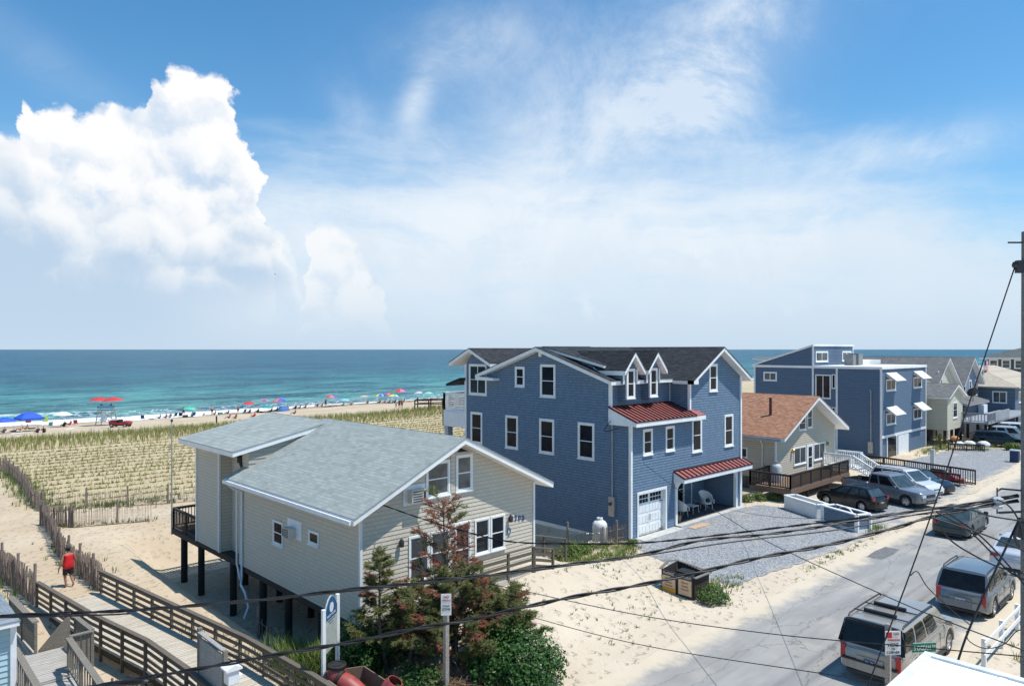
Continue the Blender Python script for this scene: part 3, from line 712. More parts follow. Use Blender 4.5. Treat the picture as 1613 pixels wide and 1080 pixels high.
m = MB(); m.prism([fy.p(18.06, 6.42, .05), fy.p(18.66, 6.42, .05), fy.p(18.24, 6.58, .05)], (0, -.01, 0)); m.build('gable_window', GLASS, A)
m = MB(); fy.box(m, 15.5, 16.5, 4.66, 5.42, .003, .05); m.build('window_panel', WHITE2, A)
ac_unit(fy, 15.68, 16.36, 4.78, 5.26, A)
window(fy, 19.0, 19.82, 2.15, 3.58, A, .07, 1); window(fy, 19.86, 20.68, 2.15, 3.58, A, .07, 1)
dr = window(fy, 17.95, 18.8, 1.45, 3.62, A, .09, 1, sash=True, fname='door', pname='pane', sill=False)
window(fy, 15.75, 16.72, 1.80, 3.48, A, .08, 1, glass=SCREEN); window(fy, 16.76, 17.75, 1.80, 3.48, A, .08, 1, glass=SCREEN)
NAVY = mat('navy enamel', (.01, .05, .22), .3, var=.1)
def on_front(u, z, o, pl_y):                      # upright lettering facing -Y
    return Matrix.Translation((u, pl_y-o, z)) @ Matrix.Rotation(pi/2, 4, 'X')
for i, ch in enumerate('200'): text_mesh(ch, .31, on_front(21.32+i*.22, 3.30-i*.045, .03, AY0), NAVY, A, 'house_number', .012)
m = MB(); m.lathe([(.05, 3.20), (.09, 3.22), (.10, 3.42), (.03, 3.52)], (20.92, AY0-.14, 0), 8); m.box(20.90, AY0-.14, 3.38, 20.94, AY0-.004, 3.42); m.build('wall_lamp', DARKM, A, smooth=40)
m = MB(); m.lathe([(.05, 3.20), (.09, 3.22), (.10, 3.42), (.03, 3.52)], (15.35, AY0-.14, 0), 8); m.box(15.33, AY0-.14, 3.38, 15.37, AY0-.004, 3.42); m.build('wall_lamp', DARKM, A, smooth=40)
m = MB(); m.tube([(20.92+.08*sin(a)*(1+.3*cos(a)), AY0-.03, 2.78+.17*cos(a)) for a in [2*pi*k/14 for k in range(15)]], .018, 6); m.build('wall_ornament', mat('blue glazed ornament', (.05, .2, .35), .3), A)
m = MB()
for x in (13.9, 16.2, 19.0, 22.1):
    for y in (22.5, 25.2, 28.0, 30.4, 33.6, 37.6):
        if x > 15 and y < 24: continue
        pl_ = MB(); pl_.tube([(x, y, ground_z(x, y)-.4), (x, y, AB-.27)], .16, 10); pl_.build('pile', PILE, A, smooth=60)
# rear deck
m = MB(); planks(m, 13.9, 21.9, 37.95, 41.9, .60, 'x'); m.box(13.9, 41.86, .28, 21.9, 41.92, .55); m.box(13.88, 37.95, .28, 13.94, 41.86, .55); m.box(21.86, 37.95, .28, 21.9, 41.86, .55)
dk = m.build('rear_deck', WOODD, A)
railing('deck_railing', WOODD, A, (13.95, 38.0, .62), (13.95, 41.8, .62), 1.1, .16); railing('deck_railing', WOODD, A, (13.95, 41.8, .62), (21.8, 41.8, .62), 1.1, .16)
for x in (14.1, 18, 21.6): MB().tube([(x, 40.6, ground_z(x, 40.6)-.4), (x, 40.6, .29)], .17, 10).build('pile', PILE, A, smooth=60)
# entrance ramp with its rails
RAMP = empty('entrance_ramp', (19, 21.3, 1), 'weathered grey wooden entrance ramp with slatted rails along front of beige cottage', 'ramp')
m = MB(); planks(m, 15.2, 21.0, 20.65, 22.05, 1.42, 'y'); m.box(15.2, 20.60, 1.14, 21.0, 20.64, 1.40)
n = 14
for i in range(n):
    a = i/n; x = 21.0+2.3*a; z = 1.42-.25*a; m.box(x, 20.75+.1*a, z-.05, x+2.3/n-.01, 22.6+.1*a, z)
m.build('deck', WOODL, RAMP)
for x in (15.3, 17.2, 19.1, 20.9):
    m = MB(); post(m, x, 20.72, ground_z(x, 20.7)-.3, 1.15, .12); m.build('leg', WOODG, RAMP)
railing('railing', WOODM, RAMP, (15.3, 20.62, 1.40), (20.9, 20.62, 1.40), 1.05, infill='rails', posts=1.5)
railing('railing', WOODM, RAMP, (20.95, 20.6, 1.40), (21.9, 20.45, 1.18), 1.0, infill='rails', posts=1.0)
railing('railing', WOODM, RAMP, (22.5, 22.9, 1.30), (24.3, 21.9, .95), .95, infill='rails', posts=1.0)
railing('railing', WOODM, RAMP, (22.5, 22.9, 1.30), (22.5, 24.6, 1.30), .95, infill='rails', posts=1.7)

# ---------------------------------------------------------------- three-storey blue house
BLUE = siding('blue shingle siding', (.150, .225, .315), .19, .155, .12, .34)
SHD = shingles('charcoal roof shingles', ((.012, .013, .016), (.030, .033, .038), (.068, .073, .082)), 'x', .30, .07)
SHDY = shingles('charcoal roof shingles, cross slope', ((.012, .013, .016), (.030, .033, .038), (.068, .073, .082)), 'y', .30, .07)
BH = empty('blue_house', (38, 30, 0), 'three-storey blue shingled house with two small dormers, red metal awnings and white garage door', 'house')
X0, XG, X1, Y0, YU, YB = 31.95, 37.8, 43.9, 24.0, 25.4, 38.0
fl = Plane('y', Y0); fu = Plane('y', YU); sd = Plane('x', X0)
PX0, PX1, PZ, PD = 36.25, 43.35, 2.62, 26.4               # porch opening
RI, RIz = 30.84, 10.62; k1 = (10.62-8.72)/(30.84-24.95)   # main ridge
def mz(y): return RIz-k1*abs(y-RI)
wallmesh('wall', BLUE, BH, [
    (fl, [(X0, 0), (PX0, 0), (PX0, PZ), (X0, PZ)], [(32.50, 35.35, 0, 2.55)]),
    (fl, [(PX1, 0), (X1, 0), (X1, PZ), (PX1, PZ)]),
    (fl, [(X0, PZ), (XG, PZ), (XG, 6.62), (X0, 6.62)]),
    (fl, [(XG, PZ), (X1, PZ), (X1, 8.72), (40.85, 10.35), (XG, 8.72)]),
    (fu, [(X0, 6.5), (XG, 6.5), (XG, 8.75), (X0, 8.75)]),
    (Plane('x', XG), [(Y0, 6.3), (YU, 6.3), (YU, 8.75), (Y0, 8.75)]),
    (sd, [(Y0, -.1), (YB, -.1), (YB, 6.55), (Y0, 6.55)]),
    (sd, [(YU, 6.55), (35.4, 6.55), (35.4, mz(35.4)-.15), (RI, RIz-.15), (YU, mz(YU)-.15)]),
    (sd, [(35.4, 6.55), (YB, 6.55), (YB, 9.55), (37.2, 10.3), (35.4, 9.5)]),
    (Plane('X', X1), [(Y0, 0), (YB, 0), (YB, 8.8), (Y0, 8.8)]),
    (Plane('Y', YB), [(X0, 0), (X1, 0), (X1, 9.2), (X0, 9.2)]),
    (Plane('y', PD), [(PX0, 0), (PX1, 0), (PX1, PZ), (PX0, PZ)]),
    (Plane('X', PX0), [(Y0, 0), (PD, 0), (PD, PZ), (Y0, PZ)]),
    (Plane('x', PX1), [(Y0, 0), (PD, 0), (PD, PZ), (Y0, PZ)]),
], .155, .022)
m = MB()
for x, y, z0, z1 in ((X0-.012, Y0-.012, 0, 6.6), (X1+.012, Y0-.012, 0, 8.75), (X0-.012, YU-.012, 6.6, 8.7), (XG-.012, Y0-.012, 6.35, 8.75), (X0-.012, YB, .1, 9.5)):
    m.box(x-.08, y-.08, z0, x+.08, y+.08, z1)
m.box(XG-.06, YU-.05, 6.6, XG-.003, YU+.0, 8.7)
m.parts('corner_trim', WHITE, BH)
m = MB(); sd.box(m, Y0+.08, YB, -.48, -.08, -.02, .05); fl.box(m, PX1+.0, X1, 0, .12, .024, .05); m.parts('base_trim', WHITE, BH)
m = MB(); m.box(X0+.15, Y0+.2, -1.9, X0+.3, YB-.2, -.1); m.box(X0+.3, Y0+.15, -.4, PX0, Y0+.3, .02); m.build('foundation', mat('dark underfloor', (.05, .05, .05), .9), BH)  # dark strip below the side trim stands in for the shaded void
# roofs
WN = .36
roof_side(BH, [(31.45, 24.95, mz(24.95)), (37.9, 24.95, mz(24.95)), (39.3, 24.95+2.2, mz(27.15)), (41.0, RI, RIz), (31.45, RI, RIz)], SHD, name='roof')
roof_side(BH, [(31.45, RI, RIz), (44.2, RI, RIz), (44.2, 36.5, mz(36.5)), (31.45, 36.5, mz(36.5))], SHD, name='roof')
gx0, gx1, gap, gz0 = 37.45, 44.45, 40.95, 8.62
gk = (RIz-gz0)/(gx1-gap)
roof_side(BH, [(gx0, 23.45, gz0), (gx0, 24.93, gz0), (gap, 31.4, RIz), (gap, 23.45, RIz)], SHDY, name='roof')
roof_side(BH, [(gap, 23.45, RIz), (gap, 32.0, RIz), (gx1, 32.0, gz0), (gx1, 23.45, gz0)], SHDY, name='roof')
m = MB(); fl.box(m, 37.45, 37.95, 8.40, 8.64, .1, .545); m.build('eave_return', WHITE, BH)
# rear wing gable facing the side
wk = .46
roof_side(BH, [(31.45, 35.0, 10.55-wk*2.15), (36.4, 35.0, 10.55-wk*2.15), (38.5, 37.15, 10.55), (31.45, 37.15, 10.55)], SHD, name='roof')
roof_side(BH, [(31.45, 37.15, 10.55), (43, 37.15, 10.55), (43, 39.3, 10.55-wk*2.15), (31.45, 39.3, 10.55-wk*2.15)], SHD, name='roof')
m = MB(); m.prism([(31.4, 34.6, 8.45), (31.4, 36.4, 8.45), (31.4, 36.4, 8.70), (31.4, 34.6, 8.60)], (.55, 0, 0)); m.build('eave_return', WHITE, BH)
m = MB(); m.prism([(31.35, 39.5, 8.1), (31.35, 38.0, 8.55), (31.35, 38.0, 8.35), (31.35, 39.5, 7.95)], (3, 0, 0)); m.build('rear_canopy', SHD, BH)
# shed dormer with two steep gabled dormers
wallmesh('dormer_wall', BLUE, BH, [(Plane('x', 32.3), [(26.3, 8.9), (28.6, 8.9), (28.6, 9.85), (26.3, 9.62)]), (Plane('y', 26.3), [(32.3, 8.9), (36.3, 8.9), (36.3, 9.62), (32.3, 9.62)])], .155, .018)
roof_side(BH, [(32.0, 25.95, 9.60), (36.5, 25.95, 9.60), (36.5, RI-.1, RIz+.03), (32.0, RI-.1, RIz+.03)], SHD, th=.16, name='dormer_roof')
for cx in (33.02, 35.22):
    fd = Plane('y', 24.86); hw, zb, zt, ov = .68, 8.55, 9.35, .36
    ap = 10.36
    wallmesh('dormer_wall', BLUE, BH, [(fd, [(cx-hw, zb), (cx+hw, zb), (cx+hw, zt+.1), (cx, ap-.12), (cx-hw, zt+.1)]),
        (Plane('x', cx-hw), [(24.86, zb), (26.4, zb), (26.4, zt+.2), (24.86, zt+.2)]), (Plane('X', cx+hw), [(24.86, zb), (26.4, zb), (26.4, zt+.2), (24.86, zt+.2)]),
        (fd, [(cx-.34, 7.55), (cx+.34, 7.55), (cx+.34, zb), (cx-.34, zb)]), (Plane('x', cx-.34), [(24.86, 7.55), (25.4, 7.55), (25.4, zb), (24.86, zb)]), (Plane('X', cx+.34), [(24.86, 7.55), (25.4, 7.55), (25.4, zb), (24.86, zb)])], .155, .018)
    e = hw+.27; kk = (ap-(zt-.05))/e
    for s_ in (-1, 1):
        roof_side(BH, [(cx+s_*e, 24.45, ap-kk*e), (cx+s_*e, 26.4, ap-kk*e), (cx, 28.8, ap), (cx, 24.45, ap)], SHDY, th=.26, name='dormer_roof')
    window(fd, cx-.38, cx+.38, 7.72, 9.40, BH, .12, 1, out=.10)
    m = MB()
    for s_ in (-1, 1): m.box(cx+s_*.62-.06, 24.80, 8.55, cx+s_*.62+.06, 24.835, 9.35)
    m.build('dormer_trim', WHITE, BH)
# red standing-seam awnings
RED = mat('red metal roofing', (.33, .11, .10), .45, metal=.1, var=.06, spec=.5)
REDD = mat('dark red metal edging', (.05, .010, .012), .4, metal=.2)
def awning(x0, x1, yb, zb, yf, zf, nseam, drop=.0):
    m = MB(); m.prism([(x0, yb, zb), (x1, yb, zb), (x1, yf, zf), (x0, yf, zf)], (0, 0, .03)); o = m.build('awning', RED, BH)
    m = MB()
    for i in range(nseam+1):
        x = x0+(x1-x0)*i/nseam; m.beam((x, yb, zb+.06), (x, yf, zf+.06), .05, .07)
    m.beam((x0, yf-.01, zf+.03), (x1, yf-.01, zf+.03), .03, .07); m.beam((x0, yb-.02, zb+.06), (x1, yb-.02, zb+.06), .03, .08)
    m.build('seam', REDD, o)
    m = MB(); m.prism([(x0+.02, yb, zb-.02), (x0+.02, yf+.03, zf-.02), (x0+.02, yf+.03, zf-.22), (x0+.02, yb, zf-.22)], (.05, 0, 0))
    m.prism([(x1-.07, yb, zb-.02), (x1-.07, yf+.03, zf-.02), (x1-.07, yf+.03, zf-.22), (x1-.07, yb, zf-.22)], (.05, 0, 0))
    m.box(x0, yf, zf-.24, x1, yf+.04, zf-.015); m.build('fascia', WHITE, o)
awning(31.7, 37.72, YU-.03, 7.22, 23.42, 6.50, 15)
m = MB(); m.prism([(37.72, Y0-.03, 6.86), (38.7, Y0-.03, 6.72), (38.7, 23.42, 6.50), (37.72, 23.42, 6.50)], (0, 0, .03)); m.build('awning', RED, BH)
m = MB(); m.box(37.7, 23.42, 6.26, 38.72, 23.46, 6.485); m.build('fascia', WHITE, BH)
awning(36.05, 44.1, Y0-.03, 3.26, 23.22, 2.92, 17)
# windows
for u0, u1, z0, z1, p_ in ((33.05, 33.97, 4.55, 6.02, fl), (35.25, 36.17, 4.55, 6.02, fl), (38.05, 39.15, 4.22, 6.28, fl), (41.85, 42.95, 4.22, 6.28, fl), (40.02, 40.98, 7.85, 9.58, fl),
        (26.55, 27.8, 4.12, 6.24, sd), (29.7, 30.95, 4.12, 6.24, sd), (32.85, 34.02, 4.12, 6.24, sd), (36.3, 37.5, 4.12, 6.24, sd), (29.6, 30.88, 7.58, 9.58, sd), (32.25, 33.12, 8.12, 9.4, sd)):
    window(p_, u0, u1, z0, z1, BH, .13, 1, glass=GLASS, out=.05)
window(sd, 35.85, 37.68, 7.42, 9.5, BH, .13, 2, out=.05)
m = MB(); sd.box(m, 30.75, 30.95, 10.05, 10.3, .02, .12); m.build('gable_light', WHITE, BH)
# garage door
GD = MB(); fl.box(GD, 32.50, 32.62, 0, 2.55, -.02, .06); fl.box(GD, 35.23, 35.35, 0, 2.55, -.02, .06); fl.box(GD, 32.62, 35.23, 2.41, 2.55, -.02, .064)
fl.box(GD, 32.62, 32.64, 0, 2.41, -.25, -.021); fl.box(GD, 35.21, 35.23, 0, 2.41, -.25, -.021); fl.box(GD, 32.62, 35.23, 2.39, 2.41, -.25, -.021)
gt = GD.build('garage_door_frame', WHITE, BH)
m = MB(); fl.box(m, 32.64, 35.21, .02, 2.39, -.30, -.20)
for i in range(4):
    z0 = .05+i*.585
    if i == 3: continue
    for j in range(2):
        u = 32.70+j*1.27; fl.box(m, u, u+1.18, z0+.06, z0+.50, -.20, -.185)
        for q in range(1, 4): fl.box(m, u+q*.295-.012, u+q*.295+.012, z0+.09, z0+.47, -.185, -.172)
gd = m.build('garage_door', WHITE, BH, bevel=.004)
m = MB()
for j in range(2):
    for a in range(4):
        for c_ in range(2): fl.box(m, 32.76+j*1.27+a*.275, 32.76+j*1.27+a*.275+.235, 1.84+c_*.25, 1.84+c_*.25+.2, -.20, -.19)
m.build('pane', GLASS, gd)
m = MB()
for u, z, l in ((32.66, 1.72, .22), (34.93, 1.72, .26), (32.66, .12, .25), (34.90, .12, .28)): fl.box(m, u, u+l, z, z+.04, -.17, -.15)
for u in (33.86, 33.99): m.tube([fl.p(u, .78, -.14), fl.p(u-.03, .9, -.10), fl.p(u-.03, 1.02, -.10), fl.p(u, 1.14, -.14)], .014, 6)
m.build('handle', BLACK, gd)
# porch
m = MB(); m.box(PX0, 23.55, .02, PX1+.6, PD, .13); m.box(32.3, 23.3, .012, 36.2, 23.98, .05); m.build('porch_floor', CONC, BH)
m = MB(); m.box(PX0+.1, 24.0, .131, PX1-.05, PD-.05, .142); m.build('porch_carpet', mat('charcoal carpet', (.05, .05, .055), .95, bump=.4), BH)
m = MB(); m.box(PX0, Y0, PZ+.0, PX1, PD, PZ+.05); fl.box(m, PX0-.15, X1, PZ-.03, PZ+.28, .03, .09)
for x in (PX0+.06, PX1-.02): m.box(x-.10, Y0-.09, .13, x+.10, Y0+.11, PZ-.03)
m.box(PX1+.5-.08, Y0-.09, .1, PX1+.5+.08, Y0-.024, PZ-.03)
for x, d_ in ((PX0+.16, 1), (PX1-.12, -1)): m.prism([(x, Y0-.06, PZ-.03), (x+d_*.5, Y0-.06, PZ-.03), (x+d_*.12, Y0-.06, PZ-.3), (x, Y0-.06, PZ-.6)], (0, .05, 0))
m.build('porch_frame', WHITE, BH)
pb = Plane('y', PD)
window(pb, 38.1, 40.9, .25, 2.45, BH, .12, 2, sash=True, out=.06, sill=False)
m = MB(); pb.box(m, PX0+.35, PX0+.5, .14, PZ, .03, .06); pb.box(m, 41.7, 41.82, .14, PZ, .03, .06); pb.box(m, PX0+.5, 38.1, .14, .26, .03, .05); pb.box(m, 40.9, 41.7, .14, .26, .03, .05); m.build('porch_trim', WHITE, BH)
# electric service on the side wall
m = MB(); sd.box(m, 25.0, 25.42, 1.15, 2.25, .03, .18); o = m.build('meter_box', GREYM, BH, bevel=.01)
m = MB(); m.tube([(X0-.18, 25.25, 1.85), (X0-.27, 25.25, 1.85)], .09, 14); m.build('meter', GLASSL, o, smooth=40)
pipe('conduit', GREYM, BH, [(X0-.10, 25.2, 2.2), (X0-.10, 25.2, 6.35), (X0-.16, 25.2, 6.5), (X0-.3, 25.2, 6.48), (X0-.34, 25.2, 6.35)], .035)
m = MB(); m.tube([(X0-.33, 25.2+.0, 6.42), (X0-.5, 25.3, 6.2), (X0-.45, 25.5, 5.95), (X0-.3, 25.45, 5.9), (X0-.25, 25.1, 6.0), (X0-.3, 24.6, 6.15)], .022, 6); m.build('service_cable', CABLE, BH, smooth=180)
m = MB(); sd.box(m, 33.9, 34.15, 3.05, 3.2, .03, .14); m.build('dryer_vent', WHITE2, BH)
# rear balcony
m = MB(); m.box(32.0, YB+.02, 6.1, 40.0, YB+2.6, 6.22); m.box(31.95, YB+.02, 5.05, 32.05, YB+2.65, 6.1); m.box(31.95, YB+2.55, 5.05, 40, YB+2.65, 6.1); o = m.build('balcony', WHITE2, BH)
railing('balcony_railing', WHITE, BH, (32.05, YB+.1, 6.22), (32.05, YB+2.55, 6.22), 1.2, .13, ps=.14); railing('balcony_railing', WHITE, BH, (32.05, YB+2.55, 6.22), (40, YB+2.55, 6.22), 1.2, .13, ps=.14)
railing('balcony_railing', WHITE, BH, (43.8, YB+2.55, 6.0), (47.5, YB+2.55, 6.0), 1.2, .13, ps=.14)
m = MB(); m.box(40, YB+.02, 5.6, 47.5, YB+2.6, 6.0); m.build('balcony', WHITE2, BH)
for x in (32.3, 36, 39.7, 47.2):
    m = MB(); m.box(x-.22, YB+2.2, -1.2, x+.22, YB+2.6, 5.05); m.build('balcony_post', mat('pale blue grey paint', (.36, .42, .50), .5), BH)
m = MB(); m.box(32.1, YB+.2, 2.35, 40, YB+4.0, 2.5); m.build('lower_deck', WHITE2, BH)
railing('deck_railing', WHITE2, BH, (32.1, YB+4.0, 2.5), (40, YB+4.0, 2.5), .95, .13); railing('deck_railing', WHITE2, BH, (32.1, YB+.3, 2.5), (32.1, YB+4.0, 2.5), .95, .13)

# ---------------------------------------------------------------- tan cottage with orange-brown roof
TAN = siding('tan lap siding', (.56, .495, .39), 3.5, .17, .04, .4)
SHO = shingles('orange brown roof shingles', ((.17, .07, .035), (.36, .185, .115), (.50, .32, .22)), 'y', .26, .055)
CH = empty('orange_roof_cottage', (56, 29, 0), 'tan lap-sided cottage with orange-brown shingle roof and dark front deck', 'house')
CX0, CX1, CY0, CY1 = 50.55, 61.1, 24.8, 37.5; CR = 56.0; ck = (6.82-4.05)/(56.0-50.2)
def cz(x, d=0): return 6.82-ck*abs(x-CR)-d
fc = Plane('y', CY0); lc = Plane('x', CX0)
wallmesh('wall', TAN, CH, [(fc, [(CX0, .9), (CX1, .9), (CX1, cz(CX1, .2)), (CR, cz(CR, .2)), (CX0, cz(CX0, .2))]),
    (lc, [(CY0, .9), (CY1, .9), (CY1, cz(CX0, .2)), (CY0, cz(CX0, .2))]), (Plane('X', CX1), [(CY0, .9), (CY1, .9), (CY1, cz(CX1, .2)), (CY0, cz(CX1, .2))]),
    (Plane('Y', CY1), [(CX0, .9), (CX1, .9), (CX1, cz(CX1, .2)), (CR, cz(CR, .2)), (CX0, cz(CX0, .2))])], .17, .02)
m = MB()
k = 0
while CY0+k*.11 < CY1: lc.box(m, CY0+k*.11, CY0+k*.11+.07, -.2, .88, .0, .02); k += 1
m.build('skirting', WOODG, CH)
m = MB(); m.box(CX0+.1, CY0+.1, -.3, CX1-.1, CY1-.1, .89); m.build('foundation', mat('dark underfloor', (.05, .05, .05), .9), CH)
roof_side(CH, [(50.15, 23.9, cz(50.15)), (50.15, 38, cz(50.15)), (CR, 38, 6.82), (CR, 23.9, 6.82)], SHO, th=.26)
roof_side(CH, [(CR, 23.9, 6.82), (CR, 38, 6.82), (61.85, 38, cz(61.85)), (61.85, 23.9, cz(61.85))], SHO, th=.26)
m = MB(); m.box(50.02, 24.2, cz(50.15)-.24, 50.145, 38, cz(50.15)-.06); m.parts('gutter', GREYM, CH)
m = MB(); m.box(CX0-.06, CY0-.07, .9, CX0+.05, CY0+.04, cz(CX0)-.3); m.box(CX1-.05, CY0-.05, .9, CX1+.05, CY0+.04, cz(CX1)-.3); m.parts('corner_trim', WHITE2, CH)
pipe('downspout', WHITE2, CH, [(50.1, 25.8, 3.93), (50.3, 25.8, 3.6), (50.48, 25.8, 3.45), (50.48, 25.8, 1.0)], .045)
MB().tube([(53.0, 26.4, 4.9), (53.0, 26.4, 6.75)], .11, 10).build('flue_pipe', mat('rusty brown pipe', (.10, .035, .03), .6), CH, smooth=60)
MB().tube([(55.3, 30.2, 6.3), (55.3, 30.2, 7.1)], .07, 8).build('vent_pipe', DARKM, CH, smooth=60)
window(lc, 27.0, 27.75, 2.25, 3.05, CH, .08, 1, sash=False)
window(fc, 53.5, 55.6, 1.62, 2.95, CH, .08, 2, sash=False, glass=SCREEN); window(fc, 57.0, 59.15, 1.62, 2.95, CH, .08, 2, sash=False, glass=SCREEN)
window(fc, 54.35, 55.55, 4.22, 5.32, CH, .08, 1); window(fc, 55.85, 56.75, 4.30, 5.9, CH, .08, 1)
m = MB(); fc.box(m, 55.72, 56.88, .95, 3.0, .02, .06); d_ = m.build('door', WHITE, CH)
m = MB(); fc.box(m, 56.0, 56.6, 2.05, 2.8, .061, .07); fc.box(m, 56.0, 56.6, 1.2, 1.95, .061, .07); m.build('pane', GLASS, d_)
for u in (53.15, 59.5):
    m = MB(); m.lathe([(.06, 2.62), (.12, 2.66), (.13, 2.86), (.05, 2.95)], (u, CY0-.16, 0), 8); m.build('wall_lamp', mat('brass lamp', (.6, .42, .18), .3, metal=.8), CH, smooth=40)
m = MB(); m.prism([(47.45, 22.2, .88), (57.5, 22.2, .88), (57.5, CY0, .88), (47.45, CY0, .88)], (0, 0, .06)); m.box(47.45, 22.17, .58, 57.5, 22.2, .90); m.box(47.42, 22.2, .58, 47.45, CY0+.4, .90)
dk = m.build('front_deck', WOODB, CH)
railing('deck_railing', WOODD, CH, (47.5, 22.25, .92), (57.4, 22.25, .92), 1.0, .17, bal=.045); railing('deck_railing', WOODD, CH, (47.5, 22.25, .92), (47.5, CY0+.4, .92), 1.0, .17, bal=.045)
railing('deck_railing', WOODD, CH, (47.5, CY0+.4, .92), (50.4, CY0+.4, .92), 1.0, .17, bal=.045)
for x in (47.6, 50.5, 54, 57.2):
    m = MB(); post(m, x, 22.4, -.1, .6, .14); m.build('deck_post', WOODD, CH)
# white stairs at its right-hand side
ST = empty('white_staircase', (60.5, 22, 0), 'white picket-railed steps between the dark deck and the parked cars', 'stairs')
m = MB(); m.box(58.6, 22.6, 1.0, 61.2, 24.75, 1.1)
for i in range(6): m.box(59.2, 22.6-(i+1)*.3, .95-i*.17, 60.8, 22.6-i*.3, 1.0-i*.17)
m.build('tread', WHITE2, ST)
railing('railing', WHITE, ST, (58.7, 22.6, 1.1), (58.7, 24.7, 1.1), 1.0, .15, bal=.05); railing('railing', WHITE, ST, (61.2, 22.6, 1.1), (61.2, 24.7, 1.1), 1.0, .15, bal=.05)
railing('railing', WHITE, ST, (59.2, 22.6, 1.05), (59.2, 20.8, .05), 1.0, .15, bal=.05); railing('railing', WHITE, ST, (60.8, 22.6, 1.05), (60.8, 20.8, .05), 1.0, .15, bal=.05)

# ---------------------------------------------------------------- flat-roofed dark blue house
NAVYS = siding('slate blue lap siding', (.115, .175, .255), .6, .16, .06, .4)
DH = empty('slate_blue_house', (79, 32, 0), 'tall slate-blue flat-roofed house with slanted upper storey and white window awnings', 'house')
DX0, DX1, DY0 = 72.9, 85.9, 25.2
fd_ = Plane('y', DY0); ld = Plane('x', DX0)
wallmesh('wall', NAVYS, DH, [(fd_, [(DX0, -.3), (DX1, -.3), (DX1, 8.6), (DX0, 8.6)]), (ld, [(DY0, -.3), (38.2, -.3), (38.2, 8.6), (DY0, 8.6)]),
    (ld, [(31.8, 8.6), (38.2, 8.6), (31.8, 10.85)]), (Plane('y', 31.8), [(DX0, 8.6), (83.3, 8.6), (83.3, 10.85), (DX0, 10.85)]),
    (Plane('X', DX1), [(DY0, -.3), (38.2, -.3), (38.2, 8.6), (DY0, 8.6)])], .16, .018)
slab('roof', WHITE, DH, [(DX0-.1, DY0-.12, 8.82), (DX1+.15, DY0-.12, 8.82), (DX1+.15, 38.3, 8.82), (DX0-.1, 38.3, 8.82)], .24)
slab('roof', WHITE, DH, [(DX0-.12, 31.68, 11.02), (83.4, 31.68, 11.02), (83.4, 38.4, 8.86), (DX0-.12, 38.4, 8.86)], .18)
m = MB(); m.box(83.42, 31.0, 8.84, 89.5, 34, 9.3); m.build('roof_parapet', WHITE, DH)
m = MB()
for p_, u, z0, z1 in ((ld, DY0, -.3, 8.6), (fd_, DX1, -.3, 8.6), (ld, 29.35, -.3, 8.6), (ld, 31.75, -.3, 10.9), (ld, 38.1, 0, 8.6)): p_.box(m, u-.09, u+.09, z0, z1, .02, .07)
Plane('y', 31.8).box(m, DX0-.05, DX0+.12, 8.84, 10.84, .02, .07); Plane('y', 31.8).box(m, 83.15, 83.32, 8.84, 10.84, .02, .07)
fd_.box(m, DX0, DX1, 1.95, 2.20, .02, .08); m.parts('trim', WHITE2, DH)
ACB = mat('grey condenser casing', (.22, .22, .22), .6)
m = MB(); m.box(77.6, 29.6, 8.84, 78.5, 30.5, 9.95); m.box(78.6, 29.4, 8.84, 79.8, 30.4, 10.05); m.build('condenser', ACB, DH, bevel=.03)
window(Plane('y', 31.8), 73.6, 76.6, 9.2, 10.3, DH, .14, 2, sash=False, glass=GLASSL); window(Plane('y', 31.8), 80.3, 82.8, 9.2, 10.3, DH, .14, 2, sash=False, glass=GLASSL)
window(ld, 35.6, 37.1, 7.15, 8.1, DH, .12, 2, sash=False, glass=GLASSL)
window(ld, 29.95, 31.5, 5.55, 7.95, DH, .08, 2, sash=False); window(ld, 29.48, 29.86, 6.6, 8.0, DH, .06, 1, sash=False)
window(ld, 29.95, 31.5, 3.4, 4.8, DH, .08, 2, sash=False); window(ld, 29.48, 29.86, 3.2, 4.7, DH, .06, 1, sash=False)
for u in (74.15, 82.0):
    for z in (6.45, 3.15):
        f = window(fd_, u, u+2.6, z, z+1.15, DH, .12, 2, sash=False)
        m = MB(); m.prism([(u-.1, DY0-.05, z+1.75), (u+2.7, DY0-.05, z+1.75), (u+2.7, DY0-1.0, z+1.0), (u-.1, DY0-1.0, z+1.0)], (0, 0, .03))
        for q in (u-.1, u+2.67): m.prism([(q, DY0-.05, z+1.74), (q, DY0-1.0, z+.99), (q, DY0-1.0, z+.93), (q, DY0-.05, z+1.4)], (.03, 0, 0))
        m.build('window_awning', mat('off-white awning', (.62, .60, .58), .6), DH)
m = MB(); fd_.box(m, 74.3, 76.7, -.2, 1.9, .03, .09); m.build('garage_bay', GLASS, DH)
m = MB(); fd_.box(m, 74.15, 74.3, -.2, 1.95, .03, .12); fd_.box(m, 76.7, 76.95, -.2, 1.95, .03, .12); fd_.box(m, 77.3, 80.3, -.2, 1.9, .03, .1); m.parts('garage_door', WHITE2, DH)
m = MB(); ld.box(m, 25.9, 26.35, .5, 1.6, .02, .2); m.build('meter_box', GREYM, DH, bevel=.01)
pipe('conduit', GREYM, DH, [(DX0-.1, 26.1, 1.5), (DX0-.1, 26.1, 6.5), (DX0-.3, 26.1, 6.55)], .05)

